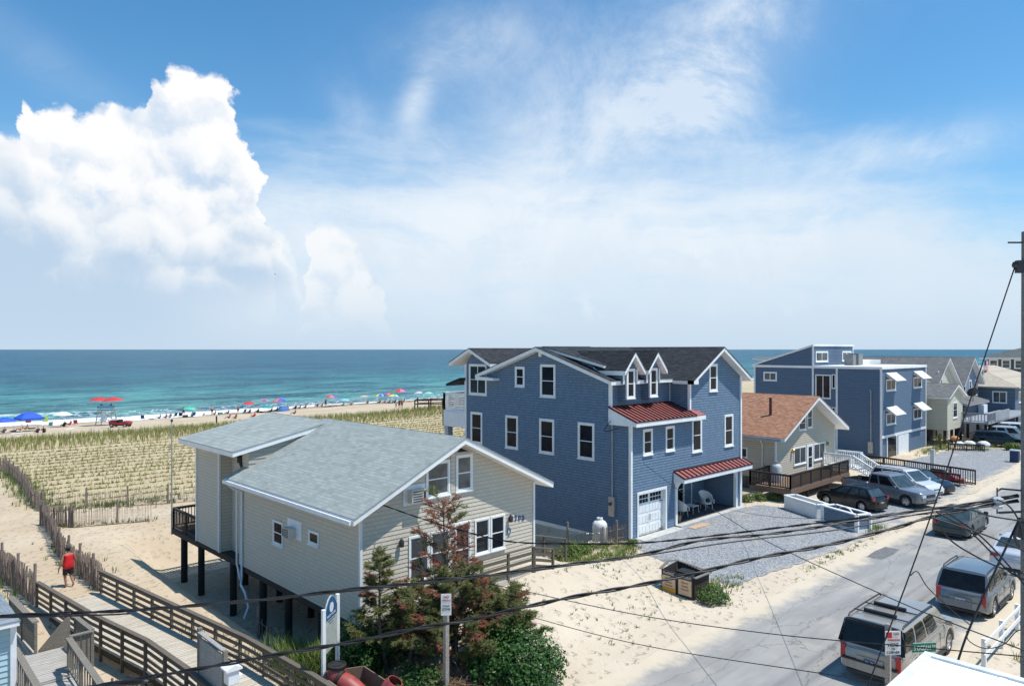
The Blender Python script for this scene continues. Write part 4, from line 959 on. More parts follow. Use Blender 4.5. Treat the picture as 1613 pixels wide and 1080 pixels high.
# ---------------------------------------------------------------- cream house behind it
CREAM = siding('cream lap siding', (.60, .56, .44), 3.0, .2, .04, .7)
SHN = shingles('grey roof shingles', ((.10, .10, .10), (.16, .16, .16), (.24, .24, .24)), 'y', .35, .09)
EH = empty('cream_house', (97, 30, 0), 'cream lap-sided house with grey gable roof and gabled front bay on posts', 'house')
EX0, EX1, ER = 94.2, 104.2, 99.4
fe = Plane('y', 27.0); ek = (9.45-5.9)/5.2
wallmesh('wall', CREAM, EH, [(fe, [(EX0, 1.6), (EX1, 1.6), (EX1, 5.9), (ER, 9.25), (EX0, 5.9)]), (Plane('x', EX0), [(27, 1.6), (42, 1.6), (42, 5.9), (27, 5.9)]), (Plane('X', EX1), [(27, 1.6), (42, 1.6), (42, 5.9), (27, 5.9)]),
    (Plane('y', 23.6), [(87.7, 1.7), (93.4, 1.7), (93.4, 5.3), (90.5, 6.4), (87.7, 5.3)]), (Plane('x', 87.7), [(23.6, 1.7), (27, 1.7), (27, 5.3), (23.6, 5.3)]), (Plane('X', 93.4), [(23.6, 1.7), (27, 1.7), (27, 5.3), (23.6, 5.3)]),
    (Plane('y', 27.0), [(84, 1.6), (EX0, 1.6), (EX0, 6.3), (84, 6.3)])], .2, .03)
roof_side(EH, [(93.5, 26.4, 5.45), (93.5, 44, 5.45), (ER, 44, 9.5), (ER, 26.4, 9.5)], SHN); roof_side(EH, [(ER, 26.4, 9.5), (ER, 44, 9.5), (105.0, 44, 5.6), (105.0, 26.4, 5.6)], SHN)
roof_side(EH, [(83.5, 30, 8.2), (94, 30, 8.2), (99.4, 44, 9.46), (83.5, 44, 9.46)], SHN)
roof_side(EH, [(83.5, 26.5, 6.4), (94, 26.5, 6.4), (94, 30.1, 8.2), (83.5, 30.1, 8.2)], SHN)
roof_side(EH, [(87.3, 23.2, 5.35), (87.3, 27, 5.35), (90.55, 27, 6.65), (90.55, 23.2, 6.65)], SHN); roof_side(EH, [(90.55, 23.2, 6.65), (90.55, 27, 6.65), (93.8, 27, 5.35), (93.8, 23.2, 5.35)], SHN)
window(fe, 96.6, 98.4, 6.0, 7.9, EH, .16, 2, sash=False); window(Plane('y', 23.6), 89.7, 91.4, 2.9, 4.7, EH, .15, 1)
m = MB(); m.box(94.6, 25.4, -.2, 98.0, 26.9, 3.0); m.build('entry_porch', WHITE2, EH)
for x in (88, 90.5, 93.2):
    m = MB(); post(m, x, 23.9, -.3, 1.75, .25); m.build('pile', PILE, EH)
m = MB(); m.box(86, 26.5, -.3, 104, 40, 1.55); m.build('underfloor', mat('dark underfloor', (.05, .05, .05), .9), EH)  # solid dark box in place of the shade under the raised floor

# ---------------------------------------------------------------- grey-blue gabled house
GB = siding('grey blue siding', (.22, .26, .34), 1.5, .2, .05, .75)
FH = empty('grey_gabled_house', (110, 30, 0), 'grey-blue gabled house with a dark satellite dish over its low front roof', 'house')
wallmesh('wall', GB, FH, [(Plane('y', 27.0), [(106, 0), (114.2, 0), (114.2, 6.3), (110, 9.1), (106, 6.3)]), (Plane('x', 106), [(27, 0), (40, 0), (40, 6.3), (27, 6.3)]), (Plane('X', 114.2), [(27, 0), (40, 0), (40, 6.3), (27, 6.3)])], .2, .025)
roof_side(FH, [(105.2, 26.3, 5.9), (105.2, 40, 5.9), (110, 40, 9.45), (110, 26.3, 9.45)], SHN); roof_side(FH, [(110, 26.3, 9.45), (110, 40, 9.45), (114.9, 40, 5.9), (114.9, 26.3, 5.9)], SHN)
for u in (107.2, 109.9, 112.6): window(Plane('y', 27.0), u, u+1.1, 4.3, 6.4 if u > 108 else 6.0, FH, .14, 1)
window(Plane('y', 27.0), 109.5, 110.3, 7.3, 8.2, FH, .1, 1, sash=False)
m = MB(); m.box(101.0, 25.3, .0, 110.6, 26.95, 3.5); m.build('front_room', mat('dark grey siding', (.09, .10, .13), .7), FH)
roof_side(FH, [(100.6, 24.9, 3.75), (110.9, 24.9, 3.75), (110.9, 26.96, 4.35), (100.6, 26.96, 4.35)], SHN, trimm=mat('grey trim', (.3, .3, .3), .6))
m = MB(); m.box(106.9, 24.6, .5, 108.6, 25.25, 3.4); m.build('porch_wall', WHITE2, FH)
m = MB(); M_ = Matrix.Translation((105.2, 25.4, 5.0)) @ Matrix.Rotation(radians(35), 4, 'Z') @ Matrix.Rotation(radians(62), 4, 'Y')
m.lathe([(.02, 0), (.35, .05), (.62, .16), (.64, .17), (.36, .02), (.03, -.03)], n=16, mtx=M_); m.tube([(105.2, 25.4, 3.8), (105.2, 25.4, 4.9)], .04); m.tube([(105.3, 25.3, 4.7), (106.1, 24.9, 5.15)], .025); m.build('satellite_dish', DARKM, FH, smooth=50)

# ---------------------------------------------------------------- hip-roofed blue house and its deck
SHT = shingles('tan roof shingles', ((.34, .29, .23), (.45, .39, .31), (.55, .49, .40)), 'y', .4, .1)
GH = empty('hip_roof_house', (124, 28, 0), 'blue-grey house with tan hipped roof and long raised deck', 'house')
GBL = siding('blue grey board siding', (.12, .17, .235), .5, .5, .06, .7)
gx, gy0, gx2, gy2 = 115.5, 23.0, 138.0, 35.0
wallmesh('wall', GBL, GH, [(Plane('y', gy0), [(gx, 0), (gx2, 0), (gx2, 5.4), (gx, 5.4)]), (Plane('x', gx), [(gy0, 0), (gy2, 0), (gy2, 5.4), (gy0, 5.4)]), (Plane('X', gx2), [(gy0, 0), (gy2, 0), (gy2, 5.4), (gy0, 5.4)])], .3, .02)
e = .6; hz_ = 8.0; rf = .20
for poly in ([(gx-e, gy0-e, 5.4), (gx-e, gy2+e, 5.4), (gx+6, 29, hz_)], [(gx-e, gy0-e, 5.4), (gx+6, 29, hz_), (gx2-6, 29, hz_), (gx2+e, gy0-e, 5.4)], [(gx2+e, gy0-e, 5.4), (gx2-6, 29, hz_), (gx2+e, gy2+e, 5.4)], [(gx-e, gy2+e, 5.4), (gx2+e, gy2+e, 5.4), (gx2-6, 29, hz_), (gx+6, 29, hz_)]):
    roof_side(GH, poly, SHT, trimm=mat('pale eave board', (.5, .47, .42), .6), th=.15)
window(Plane('x', gx), 23.9, 25.6, 3.2, 4.8, GH, .12, 2, sash=False, glass=GLASSL); window(Plane('y', gy0), 117.5, 119, 3.2, 4.8, GH, .12, 1, glass=GLASSL); window(Plane('y', gy0), 124, 125.5, 3.2, 4.6, GH, .12, 1, glass=GLASSL)
m = MB(); m.box(120, gy0-.3, .2, 126, gy0-.03, 2.4); m.build('garage_door', WHITE2, GH)
GREYD = mat('grey painted deck', (.26, .28, .31), .6)
m = MB(); m.box(93, 21.0, 2.15, 115.4, 24.5, 2.35); m.box(96, 20.95, 2.35, 102.5, 21.05, 3.4); m.build('deck', GREYD, GH)
railing('deck_railing', GREYD, GH, (93.05, 24.4, 2.35), (93.05, 21.05, 2.35), 1.0, .3, bal=.07); railing('deck_railing', GREYD, GH, (93.1, 21.02, 2.35), (95.9, 21.02, 2.35), 1.0, .3, bal=.07)
for x in (93.3, 95.0, 98.0, 102.3, 108, 114.6):
    for y in (21.3, 24.2):
        m = MB(); post(m, x, y, -.2, 2.15, .25); m.build('pile', PILE, GH)
HH = empty('far_grey_house', (150, 44, 0), 'dark grey house with low hip roof and three white windows, farthest down the street', 'house')
GRS = siding('dark grey siding', (.085, .095, .115), 1, .25, .05, .8)
wallmesh('wall', GRS, HH, [(Plane('y', 24), [(160, 0), (185, 0), (185, 8.9), (160, 8.9)]), (Plane('x', 160), [(24, 0), (36.2, 0), (36.2, 8.9), (24, 8.9)]), (Plane('Y', 36.2), [(160, 0), (185, 0), (185, 8.9), (160, 8.9)])], .25, .02)
SHF = shingles('dark grey roof shingles', ((.07, .08, .08), (.11, .12, .12), (.16, .17, .17)), 'y', .4, .1)
e0_, e1_, f0_, f1_ = 158.9, 186, 22.9, 37.3
for poly in ([(e0_, f0_, 8.95), (e0_, f1_, 8.95), (166, 30, 11.3)], [(e0_, f0_, 8.95), (166, 30, 11.3), (179, 30, 11.3), (e1_, f0_, 8.95)], [(e0_, f1_, 8.95), (e1_, f1_, 8.95), (179, 30, 11.3), (166, 30, 11.3)]): roof_side(HH, poly, SHF, th=.3)
for u in (34.5, 32.5, 30.5): window(Plane('x', 160), u, u+1.5, 6.9, 8.6, HH, .2, 1, glass=GLASSL)
FP = empty('flag_pole', (112, 24.5, 0), 'pole flying a red, white and blue striped flag between the far houses', 'flag')
pl_ = MB().tube([(118.5, 27.3, 3), (118.5, 27.3, 9.3)], .05, 6).build('pole', WHITE2, FP)
FLR = mat('flag red', (.55, .03, .05), .7); FLB = mat('flag blue', (.02, .03, .14), .7)
m = MB()
for i in range(13):
    m.cur = i % 2
    z = 8.9-i*.11
    for j in range(8):
        x0 = 118.55+j*.28; y0 = 27.2+.12*sin(j*1.1); y1 = 27.2+.12*sin((j+1)*1.1)
        if j < 3 and i < 7: m.cur = 2
        else: m.cur = i % 2
        m.prism([(x0, y0, z), (x0+.28, y1, z), (x0+.28, y1, z-.11), (x0, y0, z-.11)], (0, .01, 0))
m.build('flag', [FLR, WHITE2, FLB], FP)

# ---------------------------------------------------------------- pale blue house at the lower left and its steps
PB = siding('pale blue lap siding', (.40, .56, .62), 3.5, .17, .03, .7)
SHP = shingles('blue grey roof shingles', ((.14, .17, .20), (.22, .26, .30), (.32, .36, .40)), 'y', .3, .08)
LH = empty('pale_blue_house', (2, 28, 0), 'pale blue lap-sided house corner with blue-grey roof beside the wooden steps', 'house')
wallmesh('wall', PB, LH, [(Plane('y', 25.2), [(-3, -1), (3.93, -1), (3.93, 2.5), (-3, 2.5)]), (Plane('X', 3.93), [(25.2, -1), (33, -1), (33, 2.5), (25.2, 2.5)])], .17, .028)
m = MB(); m.box(3.86, 25.10, -1, 4.01, 25.26, 2.5); m.parts('corner_trim', WHITE2, LH)
roof_side(LH, [(4.05, 24.9, 2.62), (4.05, 33.4, 2.62), (1, 30.2, 4.3), (.9, 28.6, 4.3)], SHP, th=.12); roof_side(LH, [(4.05, 24.9, 2.62), (.9, 28.6, 4.3), (-3, 28.6, 4.3), (-3, 24.9, 2.62)], SHP, th=.12)
roof_side(LH, [(4.05, 33.4, 2.62), (-3, 33.4, 2.62), (-3, 30.2, 4.3), (1, 30.2, 4.3)], SHP, th=.12)
LS = empty('wooden_steps', (5.4, 26.5, 0), 'grey wooden landing and steps with slatted rails beside pale blue house', 'stairs')
m = MB(); planks(m, 4.15, 5.9, 26.0, 28.6, .25, 'x'); planks(m, 4.15, 5.6, 21.0, 25.95, .16, 'x'); m.box(4.15, 25.96, .05, 5.9, 25.99, .21); planks(m, 4.15, 5.1, 28.65, 32.4, .2, 'y'); m.build('deck', wood('pale bleached boards', (.44, .42, .39), (2, 34, 34)), LS)
railing('railing', WOODG, LS, (5.1, 28.6, .25), (4.95, 32.2, .25), 1.05, infill='board', cap=.2)
railing('railing', WOODG, LS, (6.27, 26.42, .25), (6.17, 28.1, .25), 1.1, infill='board', cap=.16)
railing('railing', WOODG, LS, (5.6, 26.3, .25), (6.25, 26.3, .25), 1.1, infill='board', cap=.16)
railing('railing', WOODG, LS, (5.56, 26.18, .25), (5.45, 21.2, .15), 1.1, .30, infill='bal', cap=.18)
railing('railing', WOODG, LS, (4.2, 26.6, .25), (4.19, 21.2, .15), 1.05, .30, infill='bal', cap=.18)
m = MB(); m.prism([(5.2, 28.7, -.3), (6.15, 28.75, -.3), (6.15, 28.75, 1.2), (6.0, 28.74, 1.15), (5.2, 28.7, .28)], (0, .05, 0)); m.build('skirt_panel', WOODG, LS)
# flat white roof close to the camera
WR = empty('white_flat_roof', (18, -1, 0), 'bright white flat roof of the low building by the corner', 'roof')
m = MB(); m.box(10.2, -12, 5.75, 11.8, 3.48, 6.0); m.box(11.8, -12, 5.75, 24, 3.48-.02, 5.998); m2 = MB(); m2.box(7.2, -14, 5.75, 11.8, 3.48, 6.0)
m = MB(); m.prism([(8.0, -14, 5.72), (11.8, -14, 5.72), (11.8, 3.48, 5.72), (8.0, 3.48, 5.72)], (0, 0, .28)); m.build('roof', mat('bright white roofing', (.80, .81, .80), .6, var=.07, vs=1.5, bump=.3, bs=12), WR, bevel=.02)
m = MB()
for y in (-9, -6, -3, 0, 2.4): m.box(8.05, y, 6.0, 11.78, y+.09, 6.008)
m.box(11.66, -13.9, 6.001, 11.79, 3.46, 6.03); m.box(8.05, 3.34, 6.001, 11.65, 3.46, 6.03); m.build('roof_edging', mat('off-white metal edging', (.66, .67, .66), .4), WR)
m = MB(); m.box(8.3, -13.7, -.1, 11.5, 3.2, 5.72); m.build('wall', WHITE2, WR)

# ================================================================ vehicles
def paint(name, c, metal=.5, rough=.28): return mat(name, c, rough=rough, metal=metal, var=.04, vs=.8, coat=.7 if max(c) > .1 else .12)
CGLASS = mat('tinted car glass', (.008, .010, .013), .05, var=.3, spec=.3)
CLGLASS = mat('car windscreen glass', (.04, .06, .07), .05, var=.3, spec=.5)
REDL = mat('red lamp lens', (.42, .012, .012), .18, coat=.6, var=.1); CLEARL = mat('clear lamp lens', (.62, .64, .66), .12, coat=.6); AMBER = mat('amber lamp lens', (.75, .25, .03), .2, coat=.5)
PLASTIC = mat('black plastic trim', (.022, .022, .024), .55, var=.2)
PLATE = mat('licence plate', (.55, .56, .58), .5); PLATEB = mat('dark licence plate', (.03, .06, .16), .5); INK = mat('black ink', (.015, .015, .02), .6)
RIM = mat('alloy rim', (.55, .56, .58), .3, metal=.8)
def lerp_tab(tab, x):
    if x <= tab[0][0]: return tab[0][1]
    for (a, p), (b_, q) in zip(tab, tab[1:]):
        if x <= b_: t_ = (x-a)/(b_-a); t_ = t_*t_*(3-2*t_) if abs(q-p) > 1e-6 else t_; return p+(q-p)*t_
    return tab[-1][1]
def vehicle(name, label, cat, x, y, heading, L, Wd, H, body, P, group, top, cab, wheels, rw=.36, gc=.28, panes=((0, 1),), rack=None, lights='rear', trim=None, plate=PLATE, bed=None, glass=None, spokes=5, roofm=None, side_mould=False, wrap=False):
    """local x forward, centred; top: table x->height of the body's upper edge; cab: (rear base, rear roof, front roof, front base, belt height)"""
    root = empty(name, (x, y, .02), label, cat, group, heading)
    glass = glass or CGLASS; h2 = L/2; ra = rw*1.22; zc = rw
    N = 84; xs_ = [-h2+L*i/N for i in range(N+1)]
    for wx_ in wheels:
        for k in range(9): xs_.append(wx_+ra*cos(pi*k/8))
    xs_ = sorted(set(round(v, 3) for v in xs_ if -h2 <= v <= h2))
    def halfw(x_):
        f = abs(x_)/h2; return Wd/2*(1-.16*max(0, (f-.80)/.20)**2.2)
    def bottom(x_):
        z = gc+.10*max(0, (abs(x_)/h2-.9)/.1)
        for wx_ in wheels:
            d_ = x_-wx_
            if abs(d_) < ra: z = max(z, zc+sqrt(max(0, ra*ra-d_*d_)))
        return z
    def sec(x_):
        e = max(0, (abs(x_)/h2-.955)/.045); t_ = lerp_tab(top, x_)-.10*e*e; w_ = halfw(x_)-.05*e*e; b_ = min(bottom(x_), t_-.1)
        inb = bed and bed[0] < x_ < bed[1]
        pts = [(0, b_), (w_-.22, b_), (w_-.06, b_), (w_-.005, b_+.07*(t_-b_)), (w_, b_+.42*(t_-b_)), (w_-.012, t_-.20*(t_-gc)), (w_-.05, t_-.045)]
        if inb: pts += [(w_-.09, t_), (w_-.15, t_-.01), (w_-.155, t_-.48), (0, t_-.48)]
        else: pts += [(w_-.11, t_-.008), (w_-.22, t_+.004), (w_*.5, t_+.018), (0, t_+.025)]
        return pts
    mb = LMB(); K = 11; vs = []
    for x_ in xs_:
        s_ = sec(x_); vs += [(x_, p, z) for p, z in s_]+[(x_, -p, z) for p, z in s_[1:-1][::-1]]
    R = 2*K-2; fs = []
    for i in range(len(xs_)-1):
        for k in range(R): fs.append((i*R+k, i*R+(k+1) % R, (i+1)*R+(k+1) % R, (i+1)*R+k))
    fs += [tuple(range(R))[::-1], tuple((len(xs_)-1)*R+k for k in range(R))]
    mb.add(vs, fs); bd = mb.build('body', P, root, smooth=34)
    if bed:
        m = LMB(); wi = Wd/2-.16; m.box(bed[0]+.03, -wi, top[0][1]-.475, bed[1]-.03, wi, top[0][1]-.46)
        for s_ in (1, -1): m.box(bed[0]+.03, s_*wi-.006, top[0][1]-.46, bed[1]-.03, s_*wi+.006, top[0][1]-.01)
        m.box(bed[0]+.02, -wi, top[0][1]-.46, bed[0]+.04, wi, top[0][1]-.02); m.build('bed_liner', BLACK, root)
        m = LMB()
        for s_ in (1, -1): m.box(bed[0], s_*(Wd/2-.12)-.045, top[0][1]+.0, bed[1], s_*(Wd/2-.12)+.045, top[0][1]+.03)
        m.build('bed_rail', PLASTIC, root)
    # cabin
    xr, rr_, fr_, xf, zb = cab
    wb = Wd/2-.07; wr = Wd/2-.24*(1 if H < 1.65 else .75); zt = H
    def cp(s_, h_, side=1, out=0.0):             # cabin side surface: s along, h up
        xb_ = xr+(xf-xr)*s_; xt_ = rr_+(fr_-rr_)*s_
        bul = .035*sin(pi*min(1, max(0, h_)))
        return Vector((xb_+(xt_-xb_)*h_, side*(wb+(wr-wb)*h_+bul+out), zb-.05+(zt-zb+.05)*h_))
    mb = LMB(); S, Hn = 12, 12; gv = []
    for i in range(S+1):
        row = [cp(i/S, j/Hn) for j in range(Hn+1)]
        z = zt; a_ = row[-1]
        row[-1] = a_+Vector((0, -.0, -.035)); arch = .03*sin(pi*i/S)
        mid = [Vector((a_.x, wr*q, zt+.025*(1-q*q)+arch)) for q in (.88, .5, 0, -.5, -.88)]
        row = row+mid+[Vector((p.x, -p.y, p.z)) for p in row[::-1]]
        gv.append(row)
    # rear / front faces bulge a little
    n_ = len(gv[0]); vs = [p for row in gv for p in row]; fs = [(i*n_+k, i*n_+k+1, (i+1)*n_+k+1, (i+1)*n_+k) for i in range(S) for k in range(n_-1)]
    fs += [tuple(range(n_))[::-1], tuple(S*n_+k for k in range(n_))]
    mb.add(vs, fs); cb = mb.build('cabin', roofm or P, root, smooth=38, bevel=0)
    # side glass
    for side in (1, -1):
        for (s0, s1) in panes:
            m = LMB(); g0 = [];
            q = 8
            lo, hi = .16, .86
            def pt(u, v, o):
                rnd = .0
                s_ = s0+(s1-s0)*u; return cp(s_, lo+(hi-lo)*v, side, o)
            ring = [(0.06, 0), (.94, 0), (1, .08), (1, .86), (.93, 1), (.07, 1), (0, .86), (0, .08)]
            mid_v = [.25, .5, .75]
            cols = [0, .06, .5, .94, 1]; rows_ = [0, .08, .3, .55, .8, .92, 1]
            vs = []
            for o in (.010, .018):
                for r_ in rows_:
                    for c_ in cols:
                        cc, vv = c_, r_
                        if (c_ in (0, 1)) and r_ == 0: vv = .05; cc = .03 if c_ == 0 else .97
                        if (c_ in (0, 1)) and r_ == 1: vv = .95; cc = .04 if c_ == 0 else .96
                        vs.append(pt(cc, vv, o))
            nc, nr = len(cols), len(rows_); fs = []
            for l in (0, 1):
                for j in range(nr-1):
                    for i in range(nc-1): fs.append(tuple(l*nc*nr+k for k in (j*nc+i, j*nc+i+1, (j+1)*nc+i+1, (j+1)*nc+i)))
            bor = [i for i in range(nc)]+[j*nc+nc-1 for j in range(1, nr)]+[(nr-1)*nc+i for i in range(nc-2, -1, -1)]+[j*nc for j in range(nr-2, 0, -1)]
            for a_, b_ in zip(bor, bor[1:]+bor[:1]): fs.append((a_, b_, b_+nc*nr, a_+nc*nr))
            m.add(vs, fs); m.build('side_window', glass, root, smooth=50)
    # windscreen and rear glass
    def endglass(nm, xb_, xt_, sgn, gl, lo=.14, hi=.90, inset=.07):
        m = LMB(); vs = []
        for o in (.005, .014):
            for v in (lo, (lo+hi)/2, hi):
                for u in (-1, -.6, 0, .6, 1):
                    w_ = (wb+(wr-wb)*v-inset); vs.append((xb_+(xt_-xb_)*v+sgn*(o+.02*(1-u*u)), u*w_, zb-.05+(zt-zb+.05)*v+abs(xt_-xb_)*.0+o*.6))
        fs = []
        for l in (0, 1):
            for j in range(2):
                for i in range(4): fs.append(tuple(l*15+k for k in (j*5+i, j*5+i+1, (j+1)*5+i+1, (j+1)*5+i)))
        bor = [0, 1, 2, 3, 4, 9, 14, 13, 12, 11, 10, 5]
        for a_, b_ in zip(bor, bor[1:]+bor[:1]): fs.append((a_, b_, b_+15, a_+15))
        m.add(vs, fs); return m.build(nm, gl, root, smooth=40)
    endglass('windscreen', xf, fr_, 1, CLGLASS)
    endglass('rear_window', xr, rr_, -1, glass, lo=.10 if H > 1.6 else .12, hi=.97 if wrap else .90, inset=.0 if wrap else .07)
    # wheels
    for wx_ in wheels:
        for side in (1, -1):
            M_ = Matrix.Translation((wx_, side*(Wd/2-.125), zc)) @ Matrix.Rotation(-side*pi/2, 4, 'X')
            m = LMB(); m.lathe([(rw*.60, -.10), (rw*.93, -.105), (rw, -.07), (rw, .07), (rw*.93, .105), (rw*.66, .10), (rw*.64, .07), (rw*.3, .05)], n=28, mtx=M_); t_ = m.build('wheel', TYRE, root, smooth=40)
            m = LMB(); m.lathe([(rw*.64, .06), (rw*.66, .102), (rw*.60, .106), (rw*.585, .05), (rw*.5, .045)], n=28, mtx=M_)
            m.lathe([(rw*.13, .05), (rw*.14, .10), (rw*.10, .11)], n=12, mtx=M_)
            for k in range(spokes):
                a_ = 2*pi*k/spokes
                m.add([M_ @ Vector((r_*cos(a_+d_), r_*sin(a_+d_), z_)) for r_, dd_, z_ in ((rw*.12, .55, .098), (rw*.61, .17, .085)) for d_ in (-dd_, dd_)]+[M_ @ Vector((r_*cos(a_+d_), r_*sin(a_+d_), .05)) for r_, dd_ in ((rw*.12, .55), (rw*.61, .17)) for d_ in (-dd_, dd_)],
                      [(0, 1, 3, 2), (4, 6, 7, 5), (0, 4, 5, 1), (2, 3, 7, 6), (0, 2, 6, 4), (1, 5, 7, 3)])
            m.build('rim', RIM, t_, smooth=30)
    zb_ = gc+.14; tr = top[0][1]; tf = lerp_tab(top, h2)
    bump_m = trim or P
    # bumpers, sills
    m = LMB()
    for s_ in (1, -1):
        pts = []
        for k in range(9):
            u = -1+2*k/8; pts.append((s_*(h2-.10*abs(u)**3+.035), u*(halfw(h2)-.02), zb_+.12))
        m = LMB()
        for a_, b_ in zip(pts, pts[1:]): m.beam(a_, b_, .12, .26)
        m.build('bumper', bump_m, root, smooth=40)
    m = LMB()
    for s_ in (1, -1): m.box(wheels[0]+ra, s_*(Wd/2)-.05, gc-.02, wheels[1]-ra, s_*(Wd/2)-.01, gc+.10)
    for s_ in (1, -1):
        m.box(s_*(h2-.02)-.03, -Wd*.36, gc-.02, s_*(h2-.02)+.03, Wd*.36, gc+.07)
    m.parts('lower_trim', PLASTIC, root)
    # door seams and handles
    m = LMB(); xs2 = [xr+(xf-xr)*s for s in ([p[0] for p in panes if p[0] > .08]+[max(p[1] for p in panes)])]
    for x_ in xs2:
        for s_ in (1, -1):
            w_ = halfw(x_)
            m.box(x_-.006, s_*w_-.012 if s_ > 0 else -w_-.002, gc+.12, x_+.006, s_*w_+.002 if s_ > 0 else -w_+.012, zb-.12)
    m.build('door_seam', INK, root)
    for x_ in xs2[:-1] if len(xs2) > 1 else xs2:
        for s_ in (1, -1):
            m = LMB(); m.box(x_+.06 if lights == 'rear' else x_+.06, s_*(halfw(x_)+.01)-.015, zb-.25, x_+.22, s_*(halfw(x_)+.01)+.015, zb-.215); m.build('door_handle', CHROME if plate is PLATEB else P, root, bevel=.005)
    for s_ in (1, -1):
        m = LMB(); xm = xf-(xf-fr_)*.30; m.obox((xm, s_*(Wd/2+.10), zb+.10), (.13, .22, .16)); m.box(xm-.03, s_*(Wd/2-.02)-.06, zb+.03, xm+.03, s_*(Wd/2-.02)+.08, zb+.07)
        m.build('mirror', P, root, bevel=.02, smooth=60)
    # lamps
    def lamp(nm, x0, x1, y0, y1, z0, z1, mt):
        for s_ in (1, -1):
            m = LMB(); m.box(x0, min(s_*y0, s_*y1), z0, x1, max(s_*y0, s_*y1), z1); m.build(nm, mt, root, bevel=.015, smooth=60)
    we = halfw(h2)
    if H > 1.65 and not bed:
        lamp('tail_light', -h2-.005, -h2+.17, we-.12, we+.045, zb-.50, zb-.02, REDL)
    elif bed: lamp('tail_light', -h2-.005, -h2+.12, we-.09, we+.03, tr-.42, tr-.10, REDL)
    elif H < 1.52 and body == 'hatch': lamp('tail_light', -h2+.02, -h2+.20, we-.10, we+.05, zb-.22, zb+.02, REDL)
    else: lamp('tail_light', -h2-.005, -h2+.16, we-.32, we+.035, tr-.26, tr-.08, REDL)
    lamp('headlight', h2-.24, h2+.008, we-.34, we+.02, tf-.26, tf-.09, CLEARL)
    m = LMB(); m.box(h2-.03, -we+.42, tf-.26, h2+.03, we-.42, tf-.08); m.box(h2-.03, -we+.3, zb_+.02, h2+.10, we-.3, zb_+.12); m.build('grille', PLASTIC, root)
    if plate:
        zp = (tr-.42 if H < 1.55 and body != 'hatch' else zb-.38)
        m = LMB(); m.box(-h2-.085 if False else -h2-.055, -.16, zp-.08, -h2+.02, .16, zp+.08); pl_ = m.build('licence_plate', plate, root)
        m = LMB()
        for k in range(7):
            if k == 3: continue
            m.box(-h2-.058, -.125+k*.037, zp-.035, -h2-.054, -.103+k*.037, zp+.035+.0*k)
        m.build('plate_characters', INK if plate is PLATE else PLATE, pl_)
        m = LMB(); m.box(-h2-.045, -.40, zp-.12, -h2-.02, .40, zp+.13); m.build('tailgate_recess', P, root, bevel=.01)
    if wrap:
        m = LMB(); m.box(rr_-.16, -wr*.97, zt-.10, rr_+.03, wr*.97, zt-.03); m.build('spoiler', CGLASS, root, bevel=.015)
        for s_ in (1, -1): m = LMB(); m.beam((xr+.02, s_*(wb-.01), zb+.02), (rr_+.03, s_*(wr-.0), zt-.08), .12, .09); m.build('pillar_trim', CGLASS, root, bevel=.01)
        m = LMB(); m.box(-h2-.10, -Wd*.40, gc+.38, -h2+.02, Wd*.40, gc+.43); m.build('bumper_step', PLASTIC, root)
    if rack:
        for s_ in (1, -1):
            m = LMB(); y_ = s_*(wr-.02); x0, x1 = rr_+.12, fr_-.15
            m.tube([(x0, y_, zt-.02), (x0+.10, y_, zt+.045), ((x0+x1)/2, y_, zt+.07), (x1-.10, y_, zt+.05), (x1, y_, zt-.02)], .028, 6); m.build('roof_rail', PLASTIC, root, smooth=60)
        if rack > 1:
            for x_ in (rr_+.62, rr_+1.5):
                m = LMB(); m.tube([(x_, -wr, zt+.075), (x_, wr, zt+.075)], .02, 6); m.build('cross_bar', PLASTIC, root)
                for z_ in (0,):
                    m = LMB(); m.tube([(x_+.02, -wr*.55, zt+.13), (x_+.02, wr*.62, zt+.13)], .065, 8); m.build('bar_pad', BLACK, root, smooth=60)
    return root
UP = radians(90)
# parked along the near kerb, all facing away down the street
gN = 'cars parked along the near side of the road'
SILVB = paint('pale gold silver paint', (.32, .295, .26), .2); SILV = paint('grey silver paint', (.17, .19, .21), .4); BLK = paint('black paint', (.006, .007, .009), .0, .2)
vehicle('parked_suv', 'pale silver full-size SUV with black roof rack pads, parked nearest beside the stop sign', 'car', 26.25, 8.45, 0, 5.55, 2.02, 1.90, 'suv', SILVB, gN,
    [(-2.78, 1.12), (.9, 1.12), (1.45, 1.16), (2.35, 1.08), (2.78, .92)], (-2.72, -2.45, .62, 1.50, 1.14), (-1.72, 1.72), .40, .32, ((.035, .255), (.30, .52), (.56, .80)), rack=2, plate=PLATEB, trim=SILVB, roofm=None, wrap=True)
sv = vehicle('parked_suv', 'blue-grey crossover SUV with slim roof rails, parked second along the near kerb', 'car', 34.55, 8.2, radians(0), 4.75, 1.93, 1.70, 'suv', SILV, gN,
    [(-2.38, 1.02), (.95, 1.02), (1.45, 1.05), (2.05, .93), (2.38, .78)], (-2.30, -1.85, .35, 1.45, 1.04), (-1.42, 1.42), .37, .26, ((.05, .24), (.29, .55), (.60, .86)), rack=1)
vehicle('parked_sedan', 'white-silver sedan parked third along the near kerb beside the utility pole', 'car', 42.3, 8.15, 0, 4.75, 1.82, 1.45, 'sedan', paint('white silver paint', (.62, .64, .68), .3), gN,
    [(-2.38, .98), (-1.5, 1.03), (1.0, .98), (1.6, .92), (2.38, .66)], (-1.75, -.95, .35, 1.15, .96), (-1.38, 1.40), .33, .20, ((.14, .46), (.50, .84)), glass=CLGLASS)
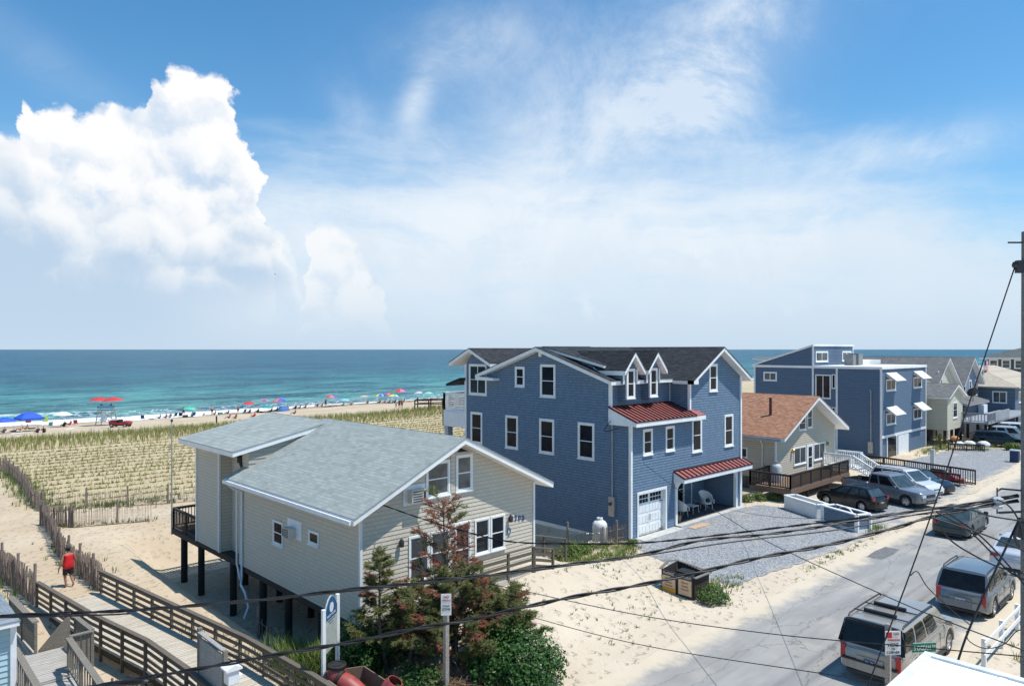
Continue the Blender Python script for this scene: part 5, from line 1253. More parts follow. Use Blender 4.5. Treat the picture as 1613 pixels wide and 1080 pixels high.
mv = vehicle('moving_sedan', 'dark green-grey sedan driving away in the middle of the road', 'car', 47.45, 12.05, radians(0), 4.85, 1.84, 1.42, 'sedan', paint('green grey paint', (.05, .07, .075), .4), None,
    [(-2.42, .98), (-1.5, 1.02), (1.0, .96), (1.7, .90), (2.42, .64)], (-1.85, -1.05, .30, 1.20, .95), (-1.42, 1.45), .33, .20, ((.14, .46), (.50, .84)), plate=None, glass=CLGLASS)
# in the gravel drive
gD = 'vehicles parked nose or tail to the street in the gravel drives'
H_out = radians(-90-16)
vehicle('hatchback', 'small black hatchback parked tail towards the street behind the planter boxes', 'car', 49.55, 19.0, radians(90-14), 4.3, 1.72, 1.46, 'hatch', BLK, gD,
    [(-2.15, .92), (.7, .98), (1.15, .97), (1.7, .88), (2.15, .70)], (-1.98, -1.50, .15, 1.15, .98), (-1.30, 1.30), .31, .19, ((.08, .26), (.30, .55), (.60, .86)), glass=CLGLASS)
vehicle('pickup_truck', 'silver crew-cab pickup truck with open bed, parked nose to the street', 'truck', 53.3, 18.0, H_out, 6.1, 2.0, 1.90, 'pickup', paint('steel silver paint', (.23, .245, .27), .4), gD,
    [(-3.05, 1.22), (-.95, 1.22), (-.9, 1.16), (1.45, 1.16), (2.75, 1.10), (3.05, 1.02)], (-.85, -.62, .65, 1.55, 1.15), (-1.95, 1.95), .39, .34, ((.05, .34), (.40, .84)), bed=(-2.92, -1.0), plate=None)
vehicle('minivan', 'white sport utility wagon parked between the silver pickup and the black sedan', 'car', 56.9, 18.0, H_out, 4.7, 1.88, 1.76, 'suv', paint('pearl white paint', (.66, .68, .70), .2), gD,
    [(-2.35, 1.05), (.95, 1.05), (1.4, 1.08), (2.0, .98), (2.35, .78)], (-2.28, -1.95, .45, 1.42, 1.07), (-1.4, 1.42), .35, .24, ((.05, .26), (.30, .55), (.60, .86)), rack=1, plate=None)
vehicle('dark_sedan', 'dark navy sedan parked nose to the street beside the black railings', 'car', 59.2, 17.9, H_out, 4.8, 1.83, 1.45, 'sedan', paint('navy black paint', (.008, .010, .016), .0, .2), gD,
    [(-2.4, .98), (-1.5, 1.02), (1.0, .96), (1.7, .90), (2.4, .66)], (-1.85, -1.05, .35, 1.25, .95), (-1.4, 1.43), .33, .20, ((.14, .46), (.50, .84)), plate=None, glass=CLGLASS)
gF = 'vehicles parked down the street beyond the stone lot'
vehicle('parked_suv', 'long black wagon parked nearest of the three by the raised grey deck', 'car', 91.6, 19.6, radians(-80), 5.0, 1.95, 1.62, 'suv', paint('blue black paint', (.015, .025, .035), .3, .2), gF,
    [(-2.5, 1.0), (.9, 1.0), (1.4, 1.04), (2.1, .96), (2.5, .8)], (-2.42, -2.1, .5, 1.42, 1.02), (-1.6, 1.6), .38, .3, ((.035, .255), (.30, .52), (.56, .80)), plate=None)
vehicle('parked_van', 'silver SUV just beyond the long black wagon', 'car', 96.5, 19.6, radians(-80), 4.9, 1.95, 1.8, 'suv', paint('mid silver paint', (.52, .54, .56), .4), gF,
    [(-2.45, 1.05), (.95, 1.05), (1.4, 1.08), (2.0, .98), (2.45, .78)], (-2.35, -2.0, .45, 1.42, 1.07), (-1.4, 1.42), .35, .24, ((.05, .26), (.30, .55), (.60, .86)), plate=None)
vehicle('parked_van', 'white van farthest down the row beyond the silver SUV', 'car', 99.6, 19.0, radians(-82), 5.2, 2.0, 2.0, 'suv', paint('plain white paint', (.68, .69, .70), .1), gF,
    [(-2.6, 1.15), (1.2, 1.15), (1.7, 1.16), (2.2, 1.06), (2.6, .9)], (-2.55, -2.4, .95, 1.85, 1.16), (-1.6, 1.6), .36, .3, ((.035, .3), (.34, .58), (.62, .85)), plate=None)

# ================================================================ street furniture and yard things
SHINEG = mat('street sign green', (.0, .16, .085), .4, var=.05); SIGNW = mat('sign white', (.72, .73, .72), .45, var=.05); SIGNR = mat('sign red', (.50, .015, .02), .4, var=.05)
def face_to(loc, rz): return Matrix.Translation(loc) @ Matrix.Rotation(rz, 4, 'Z') @ Matrix.Rotation(pi/2, 4, 'X')    # lettering plane facing local -Y turned by rz
PP = empty('sign_post', (21.5, 7.25, 0), 'wooden sign post with white no-parking sign beside the nearest silver SUV', 'sign')
m = MB(); post(m, 21.5, 7.25, -.1, 2.82, .13); m.build('post', wood('pale post timber', (.36, .31, .27)), PP)
rz = radians(-40); Mx = Matrix.Translation((21.43, 7.10, 2.35)) @ Matrix.Rotation(rz, 4, 'Z')
m = MB(); m.obox(None, (.44, .02, .66), mtx=Mx); sg = m.build('sign_panel', SIGNW, PP)
m = MB(); m.obox(None, (.17, .006, .16), mtx=Mx @ Matrix.Translation((-.12, -.013, .22))); m.build('red_symbol', SIGNR, sg)
T_ = lambda dx, dz: Mx @ Matrix.Translation((dx, -.016, dz)) @ Matrix.Rotation(pi/2, 4, 'X')
text_mesh('NO', .10, T_(.09, .25), SIGNR, sg); text_mesh('PARKING', .085, T_(.02, .08), SIGNR, sg); text_mesh('HERE', .13, T_(0, -.06), INK, sg); text_mesh('TO', .08, T_(0, -.17), INK, sg); text_mesh('CORNER', .095, T_(0, -.26), INK, sg)
SS = empty('street_name_sign', (21.05, 6.15, 0), 'green S OCEAN DR street name sign with red stop sign below', 'sign')
MB().tube([(21.05, 6.15, 0), (21.05, 6.15, 2.48)], .035, 8).build('post', GREYM, SS, smooth=60)
rz = radians(-38); c0 = (21.0, 6.19, 2.62)
Mx = Matrix.Translation(c0) @ Matrix.Rotation(rz, 4, 'Z'); m = MB(); m.obox(None, (.66, .02, .27), mtx=Mx); sp = m.build('name_blade', SHINEG, SS)
m = MB()
for z in (-.128, .128): m.obox(None, (.64, .006, .012), mtx=Mx @ Matrix.Translation((0, -.012, z)))
m.build('blade_edge', SIGNW, sp)
text_mesh('S OCEAN', .17, Mx @ Matrix.Translation((-.06, -.014, -.01)) @ Matrix.Rotation(pi/2, 4, 'X'), SIGNW, sp, sx=.66); text_mesh('DR', .075, Mx @ Matrix.Translation((.265, -.014, .03)) @ Matrix.Rotation(pi/2, 4, 'X'), SIGNW, sp)
c1 = (21.0, 6.08, 1.75); Mx = Matrix.Translation(c1) @ Matrix.Rotation(radians(-58), 4, 'Z')
def octa(r, th, y0): return [Mx @ Vector((r*cos(pi/8+k*pi/4), y0, r*sin(pi/8+k*pi/4))) for k in range(8)]
m = MB(); m.add(octa(.41, 0, 0)+octa(.41, 0, -.015), [tuple(range(8)), tuple(range(15, 7, -1))]+[(k, (k+1) % 8, 8+(k+1) % 8, 8+k) for k in range(8)]); st = m.build('stop_panel', SIGNW, SS)
m = MB(); m.add(octa(.385, 0, -.016)+octa(.385, 0, -.019), [tuple(range(8)), tuple(range(15, 7, -1))]+[(k, (k+1) % 8, 8+(k+1) % 8, 8+k) for k in range(8)]); m.build('red_face', SIGNR, st)
text_mesh('STOP', .27, Mx @ Matrix.Translation((0, -.021, 0)) @ Matrix.Rotation(pi/2, 4, 'X'), SIGNW, st)
P2 = empty('sign_post', (13.1, 16.5, 0), 'wooden sign post with small white no-parking sign among the pines', 'sign')
m = MB(); post(m, 13.1, 16.5, -.1, 3.32, .13); m.build('post', MATS['pale post timber'], P2)
Mx = Matrix.Translation((13.04, 16.42, 3.08)) @ Matrix.Rotation(radians(-38), 4, 'Z'); m = MB(); m.obox(None, (.30, .02, .62), mtx=Mx); sg = m.build('sign_panel', SIGNW, P2)
text_mesh('NO', .10, Mx @ Matrix.Translation((0, -.016, .22)) @ Matrix.Rotation(pi/2, 4, 'X'), SIGNR, sg); text_mesh('PARKING', .062, Mx @ Matrix.Translation((0, -.016, .12)) @ Matrix.Rotation(pi/2, 4, 'X'), SIGNR, sg)
text_mesh('TOW\nZONE', .09, Mx @ Matrix.Translation((0, -.016, -.09)) @ Matrix.Rotation(pi/2, 4, 'X'), INK, sg)
# beach entrance sign
BS = empty('beach_sign', (11.5, 20.2, 0), 'tall blue arched notice board with white disc on two white posts', 'sign')
for x, y, h in ((11.05, 19.95, 2.50), (11.92, 20.62, 2.62)):
    m = MB(); post(m, x, y, -.6, h, .105); m.build('post', WHITE, BS)
a_ = Vector((11.05, 19.95, 0)); b_ = Vector((11.92, 20.62, 0)); dx = (b_-a_).normalized(); nn = Vector((dx.y, -dx.x, 0)); ang = atan2(dx.y, dx.x)
def bp(u, z, o=0): p = a_+dx*u+nn*o; return (p.x, p.y, z)
Lb = (b_-a_).length
arch = [(.07, 1.08), (Lb-.07, 1.08), (Lb-.07, 2.35)]+[(Lb/2+(Lb/2-.07)*cos(t_)*(.9 if 0 < t_ < pi else 1), 2.38+.38*sin(t_)**1.6) for t_ in [pi*k/10 for k in range(1, 10)]]+[(.07, 2.35)]
m = MB(); m.prism([bp(u, z, -.02) for u, z in arch], nn*.04); pn = m.build('board', mat('sign grey', (.40, .45, .42), .5, var=.12, vs=6), BS)
BLU = mat('sign blue', (.02, .11, .25), .4, var=.15)
m = MB(); m.prism([bp(u, z, .022) for u, z in [(.10, 2.08), (Lb-.10, 2.08)]+[(Lb/2+(u-Lb/2)*.94, 2.33+(z-2.33)*.93) for u, z in arch[2:]]], nn*.006); m.build('blue_header', BLU, pn)
m = MB(); m.prism([bp(Lb/2+.155*cos(2*pi*k/20), 2.40+.155*sin(2*pi*k/20), .030) for k in range(20)], nn*.004); m.build('white_disc', SIGNW, pn)
for i, (tx, s_, z) in enumerate((('BEACH ACCESS', .095, 2.17), ('RULES AND REGULATIONS', .045, 2.02), ('No Glass   No Fires', .04, 1.93))):
    p = bp(Lb/2, z, .030); text_mesh(tx, s_, Matrix.Translation(p) @ Matrix.Rotation(ang, 4, 'Z') @ Matrix.Rotation(pi/2, 4, 'X'), SIGNW if i == 0 else BLU, pn, depth=.002)
# crate of red barrels
CR_ = empty('barrel_crate', (11.7, 18.6, 0), 'open weathered timber enclosure holding the red barrels beside boardwalk rail', 'crate')
m = MB(); m.beam((10.98, 20.05, .12), (12.2, 19.5, .12), .04, .9); m.beam((12.2, 19.5, .12), (12.1, 16.9, .12), .04, .9); m.beam((10.9, 17.5, .1), (12.1, 16.9, .1), .04, .9); m.beam((10.98, 20.05, .12), (10.9, 17.5, .12), .04, .8); m.build('side_board', wood('reddish grey boards', (.23, .16, .12)), CR_)
REDP = mat('faded red plastic', (.30, .06, .05), .5, var=.2, vs=5)
def barrel(loc, lab, tilt=None, lid=True):
    o = empty('barrel', loc, lab, 'barrel', 'red barrels in the timber enclosure')
    pr_ = [(.25, 0), (.31, .03), (.345, .3), (.35, .55), (.32, .78), (.27, .88), (.26, .92)]; o.scale = (.88, .88, .88)
    m = LMB(); m.lathe(pr_ if lid else pr_+[(.235, .92), (.30, .5), (.22, .05)], n=24); b_ = m.build('barrel_body', REDP, o, smooth=50)
    if lid:
        m = LMB(); m.lathe([(.30, .88), (.325, .90), (.325, .98), (.30, 1.0), (.26, 1.0), (.245, .965), (.1, .96)], n=28); l_ = m.build('lid', BLACK, o, smooth=40)
        m = LMB(); m.box(-.13, -.09, .955, .13, .09, .975); m.build('lid_opening', INK, l_)
    if tilt: o.rotation_euler = tilt
    return o
barrel((11.28, 19.55, .02), 'upright red barrel with black lid in the timber enclosure'); barrel((11.62, 18.75, .12), 'tilted red barrel without lid showing its closed side', (radians(62), 0, radians(-150)))
barrel((11.75, 17.75, .15), 'red barrel lying open mouth up nearest the camera', (radians(28), 0, radians(35)), False)
# dispenser board by the boardwalk
WB = empty('notice_board', (8.2, 21.5, 0), 'back of grey plank notice board on two posts at boardwalk side', 'board')
for x, y, h in ((8.25, 22.45, 2.0), (8.22, 20.45, 1.92)):
    m = MB(); post(m, x, y, -1.2, h, .12); m.build('post', WOODG, WB)
m = MB()
for i in range(9): m.box(8.215, 20.52+i*.21, .55, 8.25, 20.52+i*.21+.2, 1.72)
m.box(8.17, 20.4, 1.86, 8.30, 22.5, 1.90) ; m.build('planks', wood('silver grey planks', (.34, .345, .33)), WB)
DB = empty('bag_dispenser', (8.28, 20.2, 0), 'small white box with peaked lid fixed to the notice board post', 'box')
m = MB(); m.box(8.15, 20.05, 1.05, 8.47, 20.37, 1.45); m.build('box', WHITE2, DB, bevel=.01)
m = MB(); m.prism([(8.08, 20.0, 1.45), (8.54, 20.0, 1.45), (8.54, 20.0, 1.50), (8.31, 20.0, 1.62), (8.08, 20.0, 1.50)], (0, .42, 0)); m.build('lid', WHITE, DB); m = MB(); m.box(8.47, 20.1, 1.15, 8.58, 20.32, 1.25); m.build('tray', WHITE, DB)
# refuse enclosure with two real-estate signs
TB = empty('refuse_enclosure', (26.7, 17.2, 0), 'dark slatted wooden bin enclosure with two advertising boards on its side', 'enclosure')
m = MB()
def slatwall(mb, a, b_, h0, h1, wd=.13, z0=0.02):
    a, b_ = Vector(a), Vector(b_); L_ = (b_-a).length; k = int(L_/(wd+.015)); d_ = (b_-a)/k
    for i in range(k): p, q = a+d_*i, a+d_*(i+.9); h = h0+(h1-h0)*(i+.5)/k; mb.beam((p.x, p.y, (h+z0)/2), (q.x, q.y, (h+z0)/2), .025, h-z0)
slatwall(m, (26.2, 18.0, 0), (26.2, 16.4, 0), .98, .98); slatwall(m, (26.2, 16.4, 0), (27.35, 16.4, 0), .92, .92); slatwall(m, (27.35, 16.4, 0), (27.35, 18.0, 0), .92, 1.1); slatwall(m, (26.2, 18.0, 0), (27.35, 18.0, 0), .98, 1.1)
m.build('slats', WOODD, TB)
m = MB(); m.beam((26.15, 16.35, .96), (27.4, 16.35, .96), .14, .035); m.beam((27.4, 16.3, .98), (27.4, 18.05, 1.12), .14, .035); m.beam((26.15, 18.05, 1.0), (26.75, 18.05, 1.22), .14, .035); m.beam((26.75, 18.05, 1.22), (27.4, 18.05, 1.12), .14, .035); m.build('cap_rail', WOODG, TB)
for y0, y1, nm, c_ in ((17.22, 17.97, 'orange', 1), (16.43, 17.16, 'tan', 0)):
    ad = empty('sale_sign', (26.1, (y0+y1)/2, 0), ('advertising board with SALE heading and orange strip' if c_ else 'advertising board with RENT heading and no orange strip')+' leaning on bin enclosure', 'sign', 'advertising boards on the bin enclosure')
    m = MB(); m.box(26.115, y0, .06, 26.15, y1, 1.02); fr = m.build('frame', DARKM, ad)
    m = MB(); m.box(26.105, y0+.05, .30 if c_ else .16, 26.114, y1-.05, .80); m.build('panel', mat('buff sign panel', (.62, .46, .30), .6, var=.1), fr)
    if c_: m = MB(); m.box(26.105, y0+.04, .10, 26.114, y1-.04, .28); m.build('orange_strip', mat('orange strip', (.85, .38, .02), .5, var=.06), fr)
    F_ = lambda z: Matrix.Translation((26.10, (y0+y1)/2, z)) @ Matrix.Rotation(-pi/2, 4, 'Z') @ Matrix.Rotation(pi/2, 4, 'X')
    text_mesh('ForSALE' if c_ else 'For RENT', .15, F_(.91), SIGNW, fr)
    BRN = mat('brown ink', (.22, .08, .05), .6)
    for k, tx in enumerate(('Beach', 'Realty', 'Homes')): text_mesh(tx, .13, F_(.68-k*.14), BRN, fr)
TBL = empty('refuse_bin', (26.8, 17.3, 0), 'blue bin standing inside the slatted enclosure', 'bin')
m = MB(); m.box(26.5, 16.9, .05, 27.05, 17.5, .92); m.build('bin_body', mat('blue bin plastic', (.04, .12, .18), .5), TBL, bevel=.03)
m = MB(); m.box(26.47, 16.87, .92, 27.08, 17.53, .97); m.build('lid', BLACK, TBL, bevel=.01)
# propane tank with its slat screen
PT = empty('propane_tank', (30.15, 24.7, 0), 'tall white upright gas tank at the corner of the blue house', 'tank')
m = MB(); m.lathe([(.20, .03), (.36, .10), (.40, .22), (.40, 1.0), (.385, 1.12), (.30, 1.24), (.16, 1.31)], (30.15, 24.7, 0), 28); m.build('tank_body', mat('white tank paint', (.70, .69, .66), .45, var=.12, vs=4), PT, smooth=50)
m = MB(); m.lathe([(.15, 1.29), (.165, 1.30), (.165, 1.44), (.13, 1.45), (.12, 1.30)], (30.15, 24.7, 0), 18); m.build('valve_collar', WHITE2, PT, smooth=40)
GT = empty('gas_cylinder', (49.1, 24.3, 0), 'grey-white gas cylinder standing on deck behind the dark railing', 'tank')
m = MB(); m.lathe([(.30, .95), (.34, 1.05), (.35, 2.0), (.28, 2.2), (.14, 2.27)], (49.5, 24.2, 0), 24); m.build('tank_body', mat('dull white tank', (.48, .5, .5), .5), GT, smooth=50)
m = MB(); m.lathe([(.15, 2.25), (.16, 2.42), (.11, 2.42)], (49.5, 24.2, 0), 14); m.build('valve_collar', GREYM, GT, smooth=40)
# porch furniture
WICK = mat('white wicker', (.66, .67, .66), .6, var=.15, vs=40, bump=.8, bs=90)
def wicker_chair(x, y, rz, lab):
    o = empty('wicker_chair', (x, y, .142), lab, 'chair', 'white wicker chairs on the porch', rz)
    m = LMB(); m.lathe([(.30, .36), (.33, .38), (.33, .44), (.29, .46)], n=18); m.build('seat', WICK, o, smooth=40)
    m = LMB(); vs = []; n = 13
    for lay in (0, .04):
        for j in range(6):
            for i in range(n):
                a = -pi*.5+pi*1.0*(i/(n-1)-.5)*1.25; t_ = abs(i/(n-1)-.5)*2
                h = .42+(.72-.38*t_**2.2)*(j/5); r_ = .34+lay+.08*(j/5)
                vs.append((r_*cos(a), r_*sin(a)-(.06*j/5), h))
    fs = []
    for l in (0, 1):
        for j in range(5):
            for i in range(n-1): fs.append(tuple(l*6*n+k for k in (j*n+i, j*n+i+1, (j+1)*n+i+1, (j+1)*n+i)))
    bor = list(range(n))+[j*n+n-1 for j in range(1, 6)]+[5*n+i for i in range(n-2, -1, -1)]+[j*n for j in range(4, 0, -1)]
    for a, b_ in zip(bor, bor[1:]+bor[:1]): fs.append((a, b_, b_+6*n, a+6*n))
    m.add(vs, fs); m.build('backrest', WICK, o, smooth=60)
    for s_ in (-1, 1):
        m = LMB(); m.tube([(s_*.36, -.12, .72), (s_*.39, .10, .68), (s_*.36, .30, .64), (s_*.33, .32, .40)], .035, 7); m.build('armrest', WICK, o, smooth=60)
        for q in (-.22, .24):
            m = LMB(); m.tube([(s_*.25, q, .38), (s_*.29, q*1.15, 0)], .022, 6); m.build('leg', WICK, o, smooth=60)
    return o
wicker_chair(38.35, 24.9, radians(-115), 'left white wicker armchair turned side-on on the porch'); wicker_chair(41.3, 24.95, radians(160), 'right white wicker armchair with dark cushion facing the street')
CU = MB(); CU.obox((41.3, 24.85, .72), (.30, .12, .26), radians(160)); tag(CU.build('cushion', mat('black cushion', (.02, .02, .025), .8), None, bevel=.04, smooth=60), 'small black cushion on the right porch armchair', 'cushion')
ft = empty('side_table', (39.8, 25.0, .142), 'low white wicker table between the two porch chairs', 'table')
m = LMB(); m.box(-.35, -.24, .42, .35, .24, .46); m.build('tabletop', WICK, ft, bevel=.01)
for sx_ in (-1, 1):
    for sy_ in (-1, 1):
        m = LMB(); m.tube([(sx_*.28, sy_*.18, .42), (sx_*.34, sy_*.22, 0)], .02, 6); m.build('leg', WICK, ft)
fp = empty('flower_pot', (37.1, 24.35, .142), 'small terracotta tub on the porch beside the left post', 'pot')
m = LMB(); m.lathe([(.16, 0), (.21, .3), (.23, .31), (.23, .37), (.20, .37), (.19, .30)], n=18); m.build('pot', mat('terracotta', (.40, .22, .11), .8), fp, smooth=40)
m = MB(); m.box(36.6, 22.85, .03, 38.3, 23.35, .05); tag(m.build('door_mat', mat('tan mat', (.48, .34, .22), .9, bump=.4), None), 'tan mat on the gravel in front of the porch', 'mat')
# planters in front of the orange-roofed cottage
PL1 = empty('planter_box', (45.5, 20, 0), 'long plain white panelled box beside the blue-panelled planter', 'planter')
m = MB()
A1, B1_, = Vector((45.6, 22.4, 0)), Vector((46.1, 18.8, 0))
def boxring(mb, c0_, c1_, wdt, h, th=.08):
    c0_, c1_ = Vector(c0_), Vector(c1_); d_ = (c1_-c0_).normalized(); n_ = Vector((-d_.y, d_.x, 0)); q = [c0_-n_*wdt/2, c1_-n_*wdt/2, c1_+n_*wdt/2, c0_+n_*wdt/2]
    for i in range(4): a, b_ = q[i], q[(i+1) % 4]; mb.beam((a.x, a.y, h/2), (b_.x, b_.y, h/2), th, h)
    for i in range(4): a, b_ = q[i], q[(i+1) % 4]; mb.beam((a.x, a.y, h+.03), (b_.x, b_.y, h+.03), th+.10, .06)
    return q
boxring(m, (46.1, 21.6, 0), (44.7, 18.9, 0), .85, .85); m.build('box_panel', WHITE, PL1)
PL2 = empty('planter_box', (44.5, 17.5, 0), 'blue-shingled planter box with white posts and an arched handle', 'planter')
m = MB(); q = boxring(m, (44.3, 18.3, 0), (43.2, 15.9, 0), .95, .95, .07)
cm = MB()
wm = m.build('box_panel', BLUE, PL2)
m = MB()
for p in q: post(m, p.x, p.y, 0, .96, .2)
for i in range(4): a, b_ = q[i], q[(i+1) % 4]; m.beam((a.x, a.y, .08), (b_.x, b_.y, .08), .10, .14); m.beam((a.x, a.y, 1.0), (b_.x, b_.y, 1.0), .20, .07)
m.build('box_frame', WHITE, PL2)
m = MB(); m.tube([(43.5, 16.6, .9), (43.55, 16.8, 1.1), (43.75, 17.1, 1.15), (43.9, 17.4, 1.1), (43.95, 17.6, .9)], .04, 6); m.build('handle', WHITE, PL2, smooth=60)
m = MB(); m.prism([(p.x*.97+43.75*.03, p.y*.97+17.1*.03, .7) for p in q], (0, 0, .05)); m.build('soil', mat('dark soil', (.06, .05, .04), .95), PL2)
# dark railings and white post beside the lot
DR = empty('dark_fence', (65.5, 20, 0), 'long dark post-and-rail fence beside the parked cars', 'fence')
railing('fence_panel', WOODD, DR, (64.4, 15.4, 0), (66.9, 24.6, 0), 1.15, .18, bal=.05, cap=.2); railing('fence_panel', WOODD, DR, (62.6, 16.0, 0), (65.0, 24.6, 0), .95, .18, bal=.05, cap=.16)
m = MB(); post(m, 68.0, 19.4, 0, 2.0, .30); tag(m.build('white_post', mat('grey white post', (.52, .54, .56), .6), None), 'square pale post standing behind the dark fence', 'post')
JS = empty('jet_ski', (63.2, 17.2, 0), 'red and white jet ski on a low trailer behind the black sedan', 'watercraft', rz=radians(-104))
m = LMB(); N_ = 14; vs = []
for i in range(N_+1):
    u = i/N_; x_ = -1.4+2.9*u; w_ = .50*(1-max(0, (u-.55)/.45)**2*.9); zt_ = .55+.30*sin(pi*min(1, u*1.1))
    vs += [(x_, -w_*.5, .25), (x_, -w_, .45), (x_, -w_*.75, zt_), (x_, 0, zt_+.08), (x_, w_*.75, zt_), (x_, w_, .45), (x_, w_*.5, .25)]
m.add(vs, [(i*7+k, i*7+(k+1) % 7, (i+1)*7+(k+1) % 7, (i+1)*7+k) for i in range(N_) for k in range(7)]+[tuple(range(7)), tuple(N_*7+k for k in range(7))]); m.build('hull', mat('red gel coat', (.22, .02, .02), .4, coat=.2), JS, smooth=50)
m = LMB(); m.obox((-.5, 0, .98), (1.0, .34, .2)); m.build('saddle', BLACK, JS, bevel=.05, smooth=60); m = LMB(); m.tube([(.25, -.35, 1.12), (.35, 0, 1.15), (.25, .35, 1.12)], .03, 6); m.build('handlebar', DARKM, JS)
m = LMB(); m.box(-1.6, -.55, .18, 1.9, -.45, .26); m.box(-1.6, .45, .18, 1.9, .55, .26); m.box(-1.7, -.7, .12, -1.5, .7, .2); m.build('trailer_frame', GREYM, JS)
BB = empty('blue_bin', (80.05, 15.95, 0), 'dark blue wheeled bin with grey lid at the street edge by the pole', 'bin')
m = MB(); m.box(79.7, 15.6, .05, 80.4, 16.3, 1.05); m.build('bin_body', mat('navy plastic', (.015, .035, .10), .5), BB, bevel=.04); m = MB(); m.box(79.65, 15.55, 1.05, 80.45, 16.35, 1.15); m.build('lid', mat('pale lid', (.4, .45, .5), .5), BB, bevel=.02)
LF = empty('low_picket_fence', (84, 18, 0), 'low dark picket edging in front of the white sacks', 'fence')
railing('fence_panel', WOODD, LF, (84.1, 22.5, 0), (85.7, 19.7, 0), .75, .16, bal=.06, cap=.08)
SACK = mat('white sacking', (.62, .62, .60), .8, var=.15, vs=5)
for i, (x, y, r_, lb, mt) in enumerate(((86.3, 22.1, .5, 'white sack at the far left of the heap by the cream house', SACK), (87.0, 21.3, .6, 'white rounded sack in the middle of the heap behind low fence', SACK), (87.7, 20.2, .6, 'white sack on its own at the right of the heap', SACK), (86.6, 22.6, .45, 'orange-brown bundle lying among the white sacks', mat('orange cloth', (.45, .20, .06), .8)), (87.3, 20.7, .45, 'navy bundle between the white sacks', mat('navy cloth', (.03, .04, .09), .8)))):
    m = MB(); vs = []
    m.lathe([(r_*.6, 0), (r_*.95, .15*r_), (r_, .4*r_), (r_*.8, .75*r_), (r_*.4, .95*r_)], (x, y, .3 if i != 3 else .9), 14)
    m.v = [(p[0]+.12*mnoise.noise(Vector(p)*2), p[1]+.12*mnoise.noise(Vector(p)*2+Vector((5, 0, 0))), p[2]+.1*mnoise.noise(Vector(p)*2.5)) for p in m.v]
    tag(m.build('sack', mt, None, smooth=180), lb, 'sack')
# white two-rail fence along the near verge
WF = empty('white_rail_fence', (30, 6.4, 0), 'white two-rail fence along the sandy verge by the parked cars', 'fence')
for k in range(8):
    x = 27.6+k*2.3
    m = MB(); post(m, x, 6.35, -.2, .98, .13); m.build('post', WHITE, WF)
m = MB(); m.beam((27.4, 6.28, .86), (44, 6.28, .86), .04, .13); m.beam((27.4, 6.28, .45), (44, 6.28, .45), .04, .13); m.build('rail', WHITE, WF)

# ================================================================ boardwalk and sand fences
BW = empty('boardwalk', (9, 27, 0), 'grey timber beach boardwalk with four-bar railings on both sides', 'boardwalk')
Lp = [(6.5, 36.1), (7.2, 30.3), (7.9, 26.3), (8.12, 22.9), (8.2, 16)]; Rp = [(8.85, 36.1), (9.75, 29.3), (10.45, 24.2), (10.72, 20.0), (10.8, 16)]
def along(P_, y):
    for (x0, y0), (x1, y1) in zip(P_, P_[1:]):
        if y <= y0 and y >= y1: return x0+(x1-x0)*(y0-y)/(y0-y1)
    return P_[-1][0]
m = MB(); y = 35.9
while y > 16.2:
    z = -.42+.006*random.random(); a, b_ = along(Lp, y)-.05, along(Rp, y)+.05; m.box(a, y-.14, z-.04, b_, y-.012, z); y -= .15
m.build('deck', WOODL, BW)
m = MB()
for P_ in (Lp, Rp):
    for (x0, y0), (x1, y1) in zip(P_, P_[1:]): m.beam((x0, y0, -.60), (x1, y1, -.60), .06, .24)
m.build('joist', WOODD, BW)
for P_ in (Lp, Rp):
    m = MB()
    for (x0, y0), (x1, y1) in zip(P_, P_[1:]):
        for z, h, w_ in ((.60, .045, .17), (.46, .11, .04), (.22, .11, .04), (-.04, .11, .04), (-.26, .11, .04)): m.beam((x0, y0, z), (x1, y1, z), w_, h)
    rl = m.build('railing', WOODM, BW)
    y = 36.0
    while y > 16.5:
        x = along(P_, y)+(.05 if P_ is Rp else -.05); m = MB(); post(m, x, y, ground_z(x, y)-.2, .57, .10); m.build('post', WOODM, rl); y -= 1.62
def sand_fence(label, pts, h=1.15, step=.075, posts=2.6, lean=.05):
    c0_ = Vector(pts[0]); o = empty('sand_fence', (c0_.x, c0_.y, ground_z(c0_.x, c0_.y)), label, 'fence', 'slatted sand fences around the dune')
    m = MB(); wires = [[], []]; L_ = 0; nextp = 0; k = 0
    for (x0, y0), (x1, y1) in zip(pts, pts[1:]):
        d_ = Vector((x1-x0, y1-y0)); n = max(1, int(d_.length/step))
        for i in range(n):
            x, y = x0+d_.x*i/n, y0+d_.y*i/n; z = ground_z(x, y); hh = h*(1-.10*random.random()+.05*sin(L_*.9)); dx_, dy_ = lean*random.uniform(-1, 1), lean*random.uniform(-1, 1)
            wb_ = .018; m.beam((x, y, z-.05), (x+dx_, y+dy_, z+hh), .044, .012, up=(d_.x, d_.y, 0))
            for w_, q in ((0, .3), (1, .75)): wires[w_].append((x, y, z+h*q)) if i % 4 == 0 else None
            if L_ >= nextp:
                p_ = MB(); p_.tube([(x, y, z-.3), (x+.02, y, z+h+.22+.15*random.random())], .06, 8); p_.build('post', SLAT, o, smooth=60); nextp += posts
            L_ += d_.length/n
    m.build('slats', SLAT, o)
    for w_ in wires: MB().tube(w_, .008, 4).build('wire', GREYM, o)
    return o
sand_fence('long sand fence curving along the field side of beach path and behind the cottage', [(-6, 160*.0+118), (3, 104), (8.8, 92), (11.6, 78), (11.2, 68), (10.4, 59.5), (10.6, 57.2), (12.8, 56.3), (15, 55.2), (17.2, 54), (20.2, 53.2), (26, 52.8), (31, 52.6)], 1.2, .10)
sand_fence('short straight run of sand fence in front of the dune field', [(9.7, 53.0), (11.0, 50.4), (12.7, 49.6), (15.1, 49.1)], 1.25)
